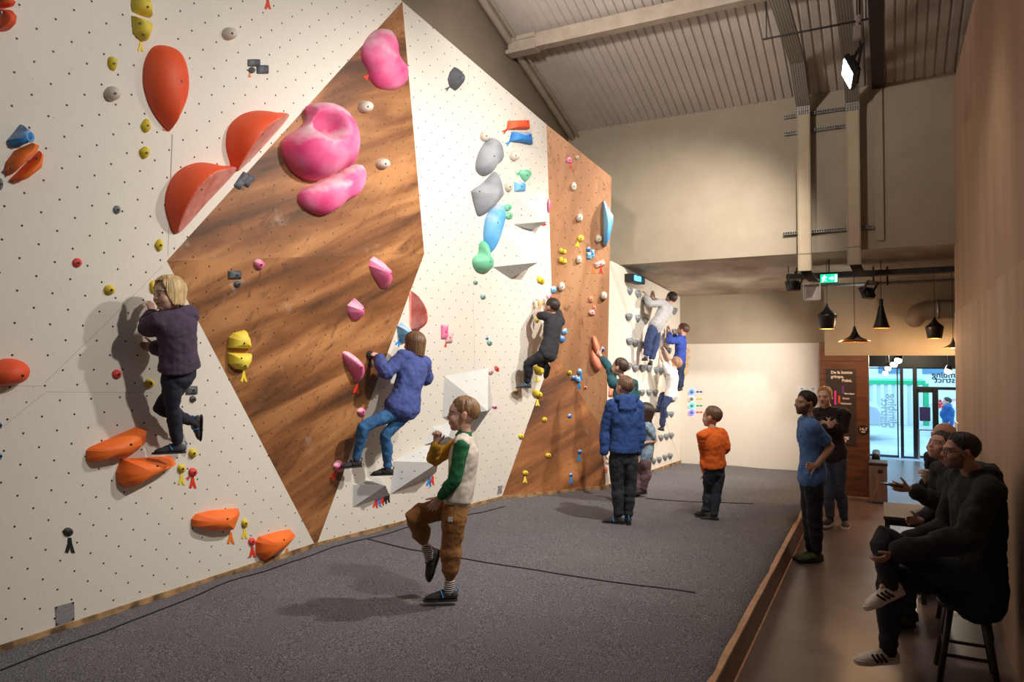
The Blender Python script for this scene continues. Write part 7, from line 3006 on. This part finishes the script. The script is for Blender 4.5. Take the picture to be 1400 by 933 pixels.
for sd in 'LR':
    sock(g, sd, cloth('white_sock', sr(206, 200, 194)))
    g.shoe(sd, M_SHOE, M_RUB)

g = Person('child in royal blue jumper climbing at the far corner of the speed wall', 1.22, 0.23, V3((-1, 0.1, 0)), Dof(fs_.at(929.5, 490, 0.30)), fs_)
g.pose((930, 461, 'w0.32'), (929, 492, 'w0.28'), (933.5, 452.5, 'w0.30'), V3((-0.9, 0.15, 0.05)),
       armL=dict(e=(915.5, 467, 'w0.22'), w=(915.5, 456, 'w0.10'), dir=V3((-0.3, 0, 1)), thumb=PY, curl=0.5),
       armR=dict(e=(924, 467, 'w0.16'), w=(922, 458, 'w0.08'), dir=V3((-0.3, 0, 1)), thumb=NY, curl=0.5),
       legL=dict(k=(927, 512, 'w0.22'), a=(928, 530, 'w0.16'), t=(925, 535, 'w0.06')),
       legR=dict(k=(931, 512, 'w0.20'), a=(931, 529, 'w0.16'), t=(928, 534, 'w0.06')), sw=0.105)
g.start(feet_origin(g))
g.chk()
bodymesh(g, SK, 0.010)
top(g, cloth('royal_jumper', sr(48, 72, 158), sr(42, 62, 140)), 0.96, 0.018, -0.05, 0.012, 0.010, name='jumper')
trousers(g, cloth('navy_joggers', sr(50, 62, 100)), 0.016, 0.97, 0.05, 0.010)
g.hair(sr(100, 66, 48), 'short', 0, 56, 0.06, 21)
for sd in 'LR':
    g.shoe(sd, M_SHOE, M_RUB)

g = Person('child in white T-shirt and navy trousers reaching up low on the speed wall', 1.24, 0.23, V3((-1, 0.1, 0)), Dof(fs_.at(917.5, 541, 0.30)), fs_)
g.pose((918.5, 506, 'w0.32'), (917, 541, 'w0.30'), (923, 498, 'w0.30'), V3((-0.85, 0.3, 0.35)),
       armL=dict(e=(905, 491, 'w0.20'), w=(902, 481, 'w0.10'), dir=V3((-0.3, 0, 1)), thumb=PY, curl=0.4),
       armR=dict(e=(914, 488, 'w0.18'), w=(909.5, 479, 'w0.10'), dir=V3((-0.3, 0, 1)), thumb=NY, curl=0.4),
       legL=dict(k=(907.5, 556, 'w0.24'), a=(905.5, 584, 'w0.18'), t=(901, 591, 'w0.08')),
       legR=dict(k=(906, 541, 'w0.12'), a=(901, 559, 'w0.10'), t=(897, 565, 'w0.04')), sw=0.105)
g.start(feet_origin(g))
g.chk()
bodymesh(g, SK, 0.010)
top(g, cloth('white_tee', sr(226, 222, 218), sr(214, 210, 206)), 0.30, 0.016, -0.05, 0.012, 0.010)
trousers(g, cloth('navy_joggers', sr(50, 62, 100)), 0.018, 0.97, 0.05, 0.010)
g.hair(sr(176, 132, 96), 'short', 0, 56, 0.06, 22)
for sd in 'LR':
    g.shoe(sd, M_SHOE, M_RUB)

# ---------------------------------------------------------------- passer-by outside the glass
q = atZ(1298, 624, -0.02)
d14 = Dof(atZ(1296, 613, -0.02))
g = Person('small passer-by in blue padded jacket seen through the glass entrance', 1.18, 0.21, facing(60), d14)
sc_ = FPX / d14
y0_ = atZ(1296, 613, -0.02)


def rel(dx, z, dd=0.0):
    dx, z, dd = dx * 0.67, z * 0.67, dd * 0.67
    p = y0_ + CR * dx + CFH * dd + UP * (z + 0.02)
    k = (p - CC).dot(CF)
    return (W_ / 2 + FPX * (p - CC).dot(CR) / k, H_ / 2 - FPX * (p - CC).dot(CU) / k, k - d14)


g.pose(rel(0, 1.48), rel(0.02, 0.92), rel(-0.02, 1.63), facing(70),
       armL=dict(e=rel(-0.20, 1.20, -0.1), w=rel(-0.12, 1.0, -0.2), curl=0.5), armR=dict(e=rel(0.20, 1.20, 0.1), w=rel(0.14, 1.0, 0.2), curl=0.5),
       legL=dict(k=rel(-0.06, 0.5, -0.05), a=rel(-0.02, 0.09, 0.0), t=rel(-0.2, 0.04, 0.02)), legR=dict(k=rel(0.08, 0.5, 0.05), a=rel(0.1, 0.09, 0.05), t=rel(-0.06, 0.04, 0.1)), sw=0.112)
g.start(V3((y0_.x, y0_.y, -0.02)))
g.chk()
bodymesh(g, SK, 0.012)
top(g, cloth('blue_padded', sr(34, 84, 140), sr(26, 66, 116)), 0.95, 0.045, -0.08, 0.012, 0.012, hood=True, name='padded_jacket', puff=0.02)
trousers(g, cloth('black_jeans', sr(36, 38, 46)), 0.016, 0.98, 0.056, 0.012)
g.hair(sr(48, 36, 32), 'short', 0, 56, 0.06, 23)
for sd in 'LR':
    g.shoe(sd, M_SHOEB, M_RUB)
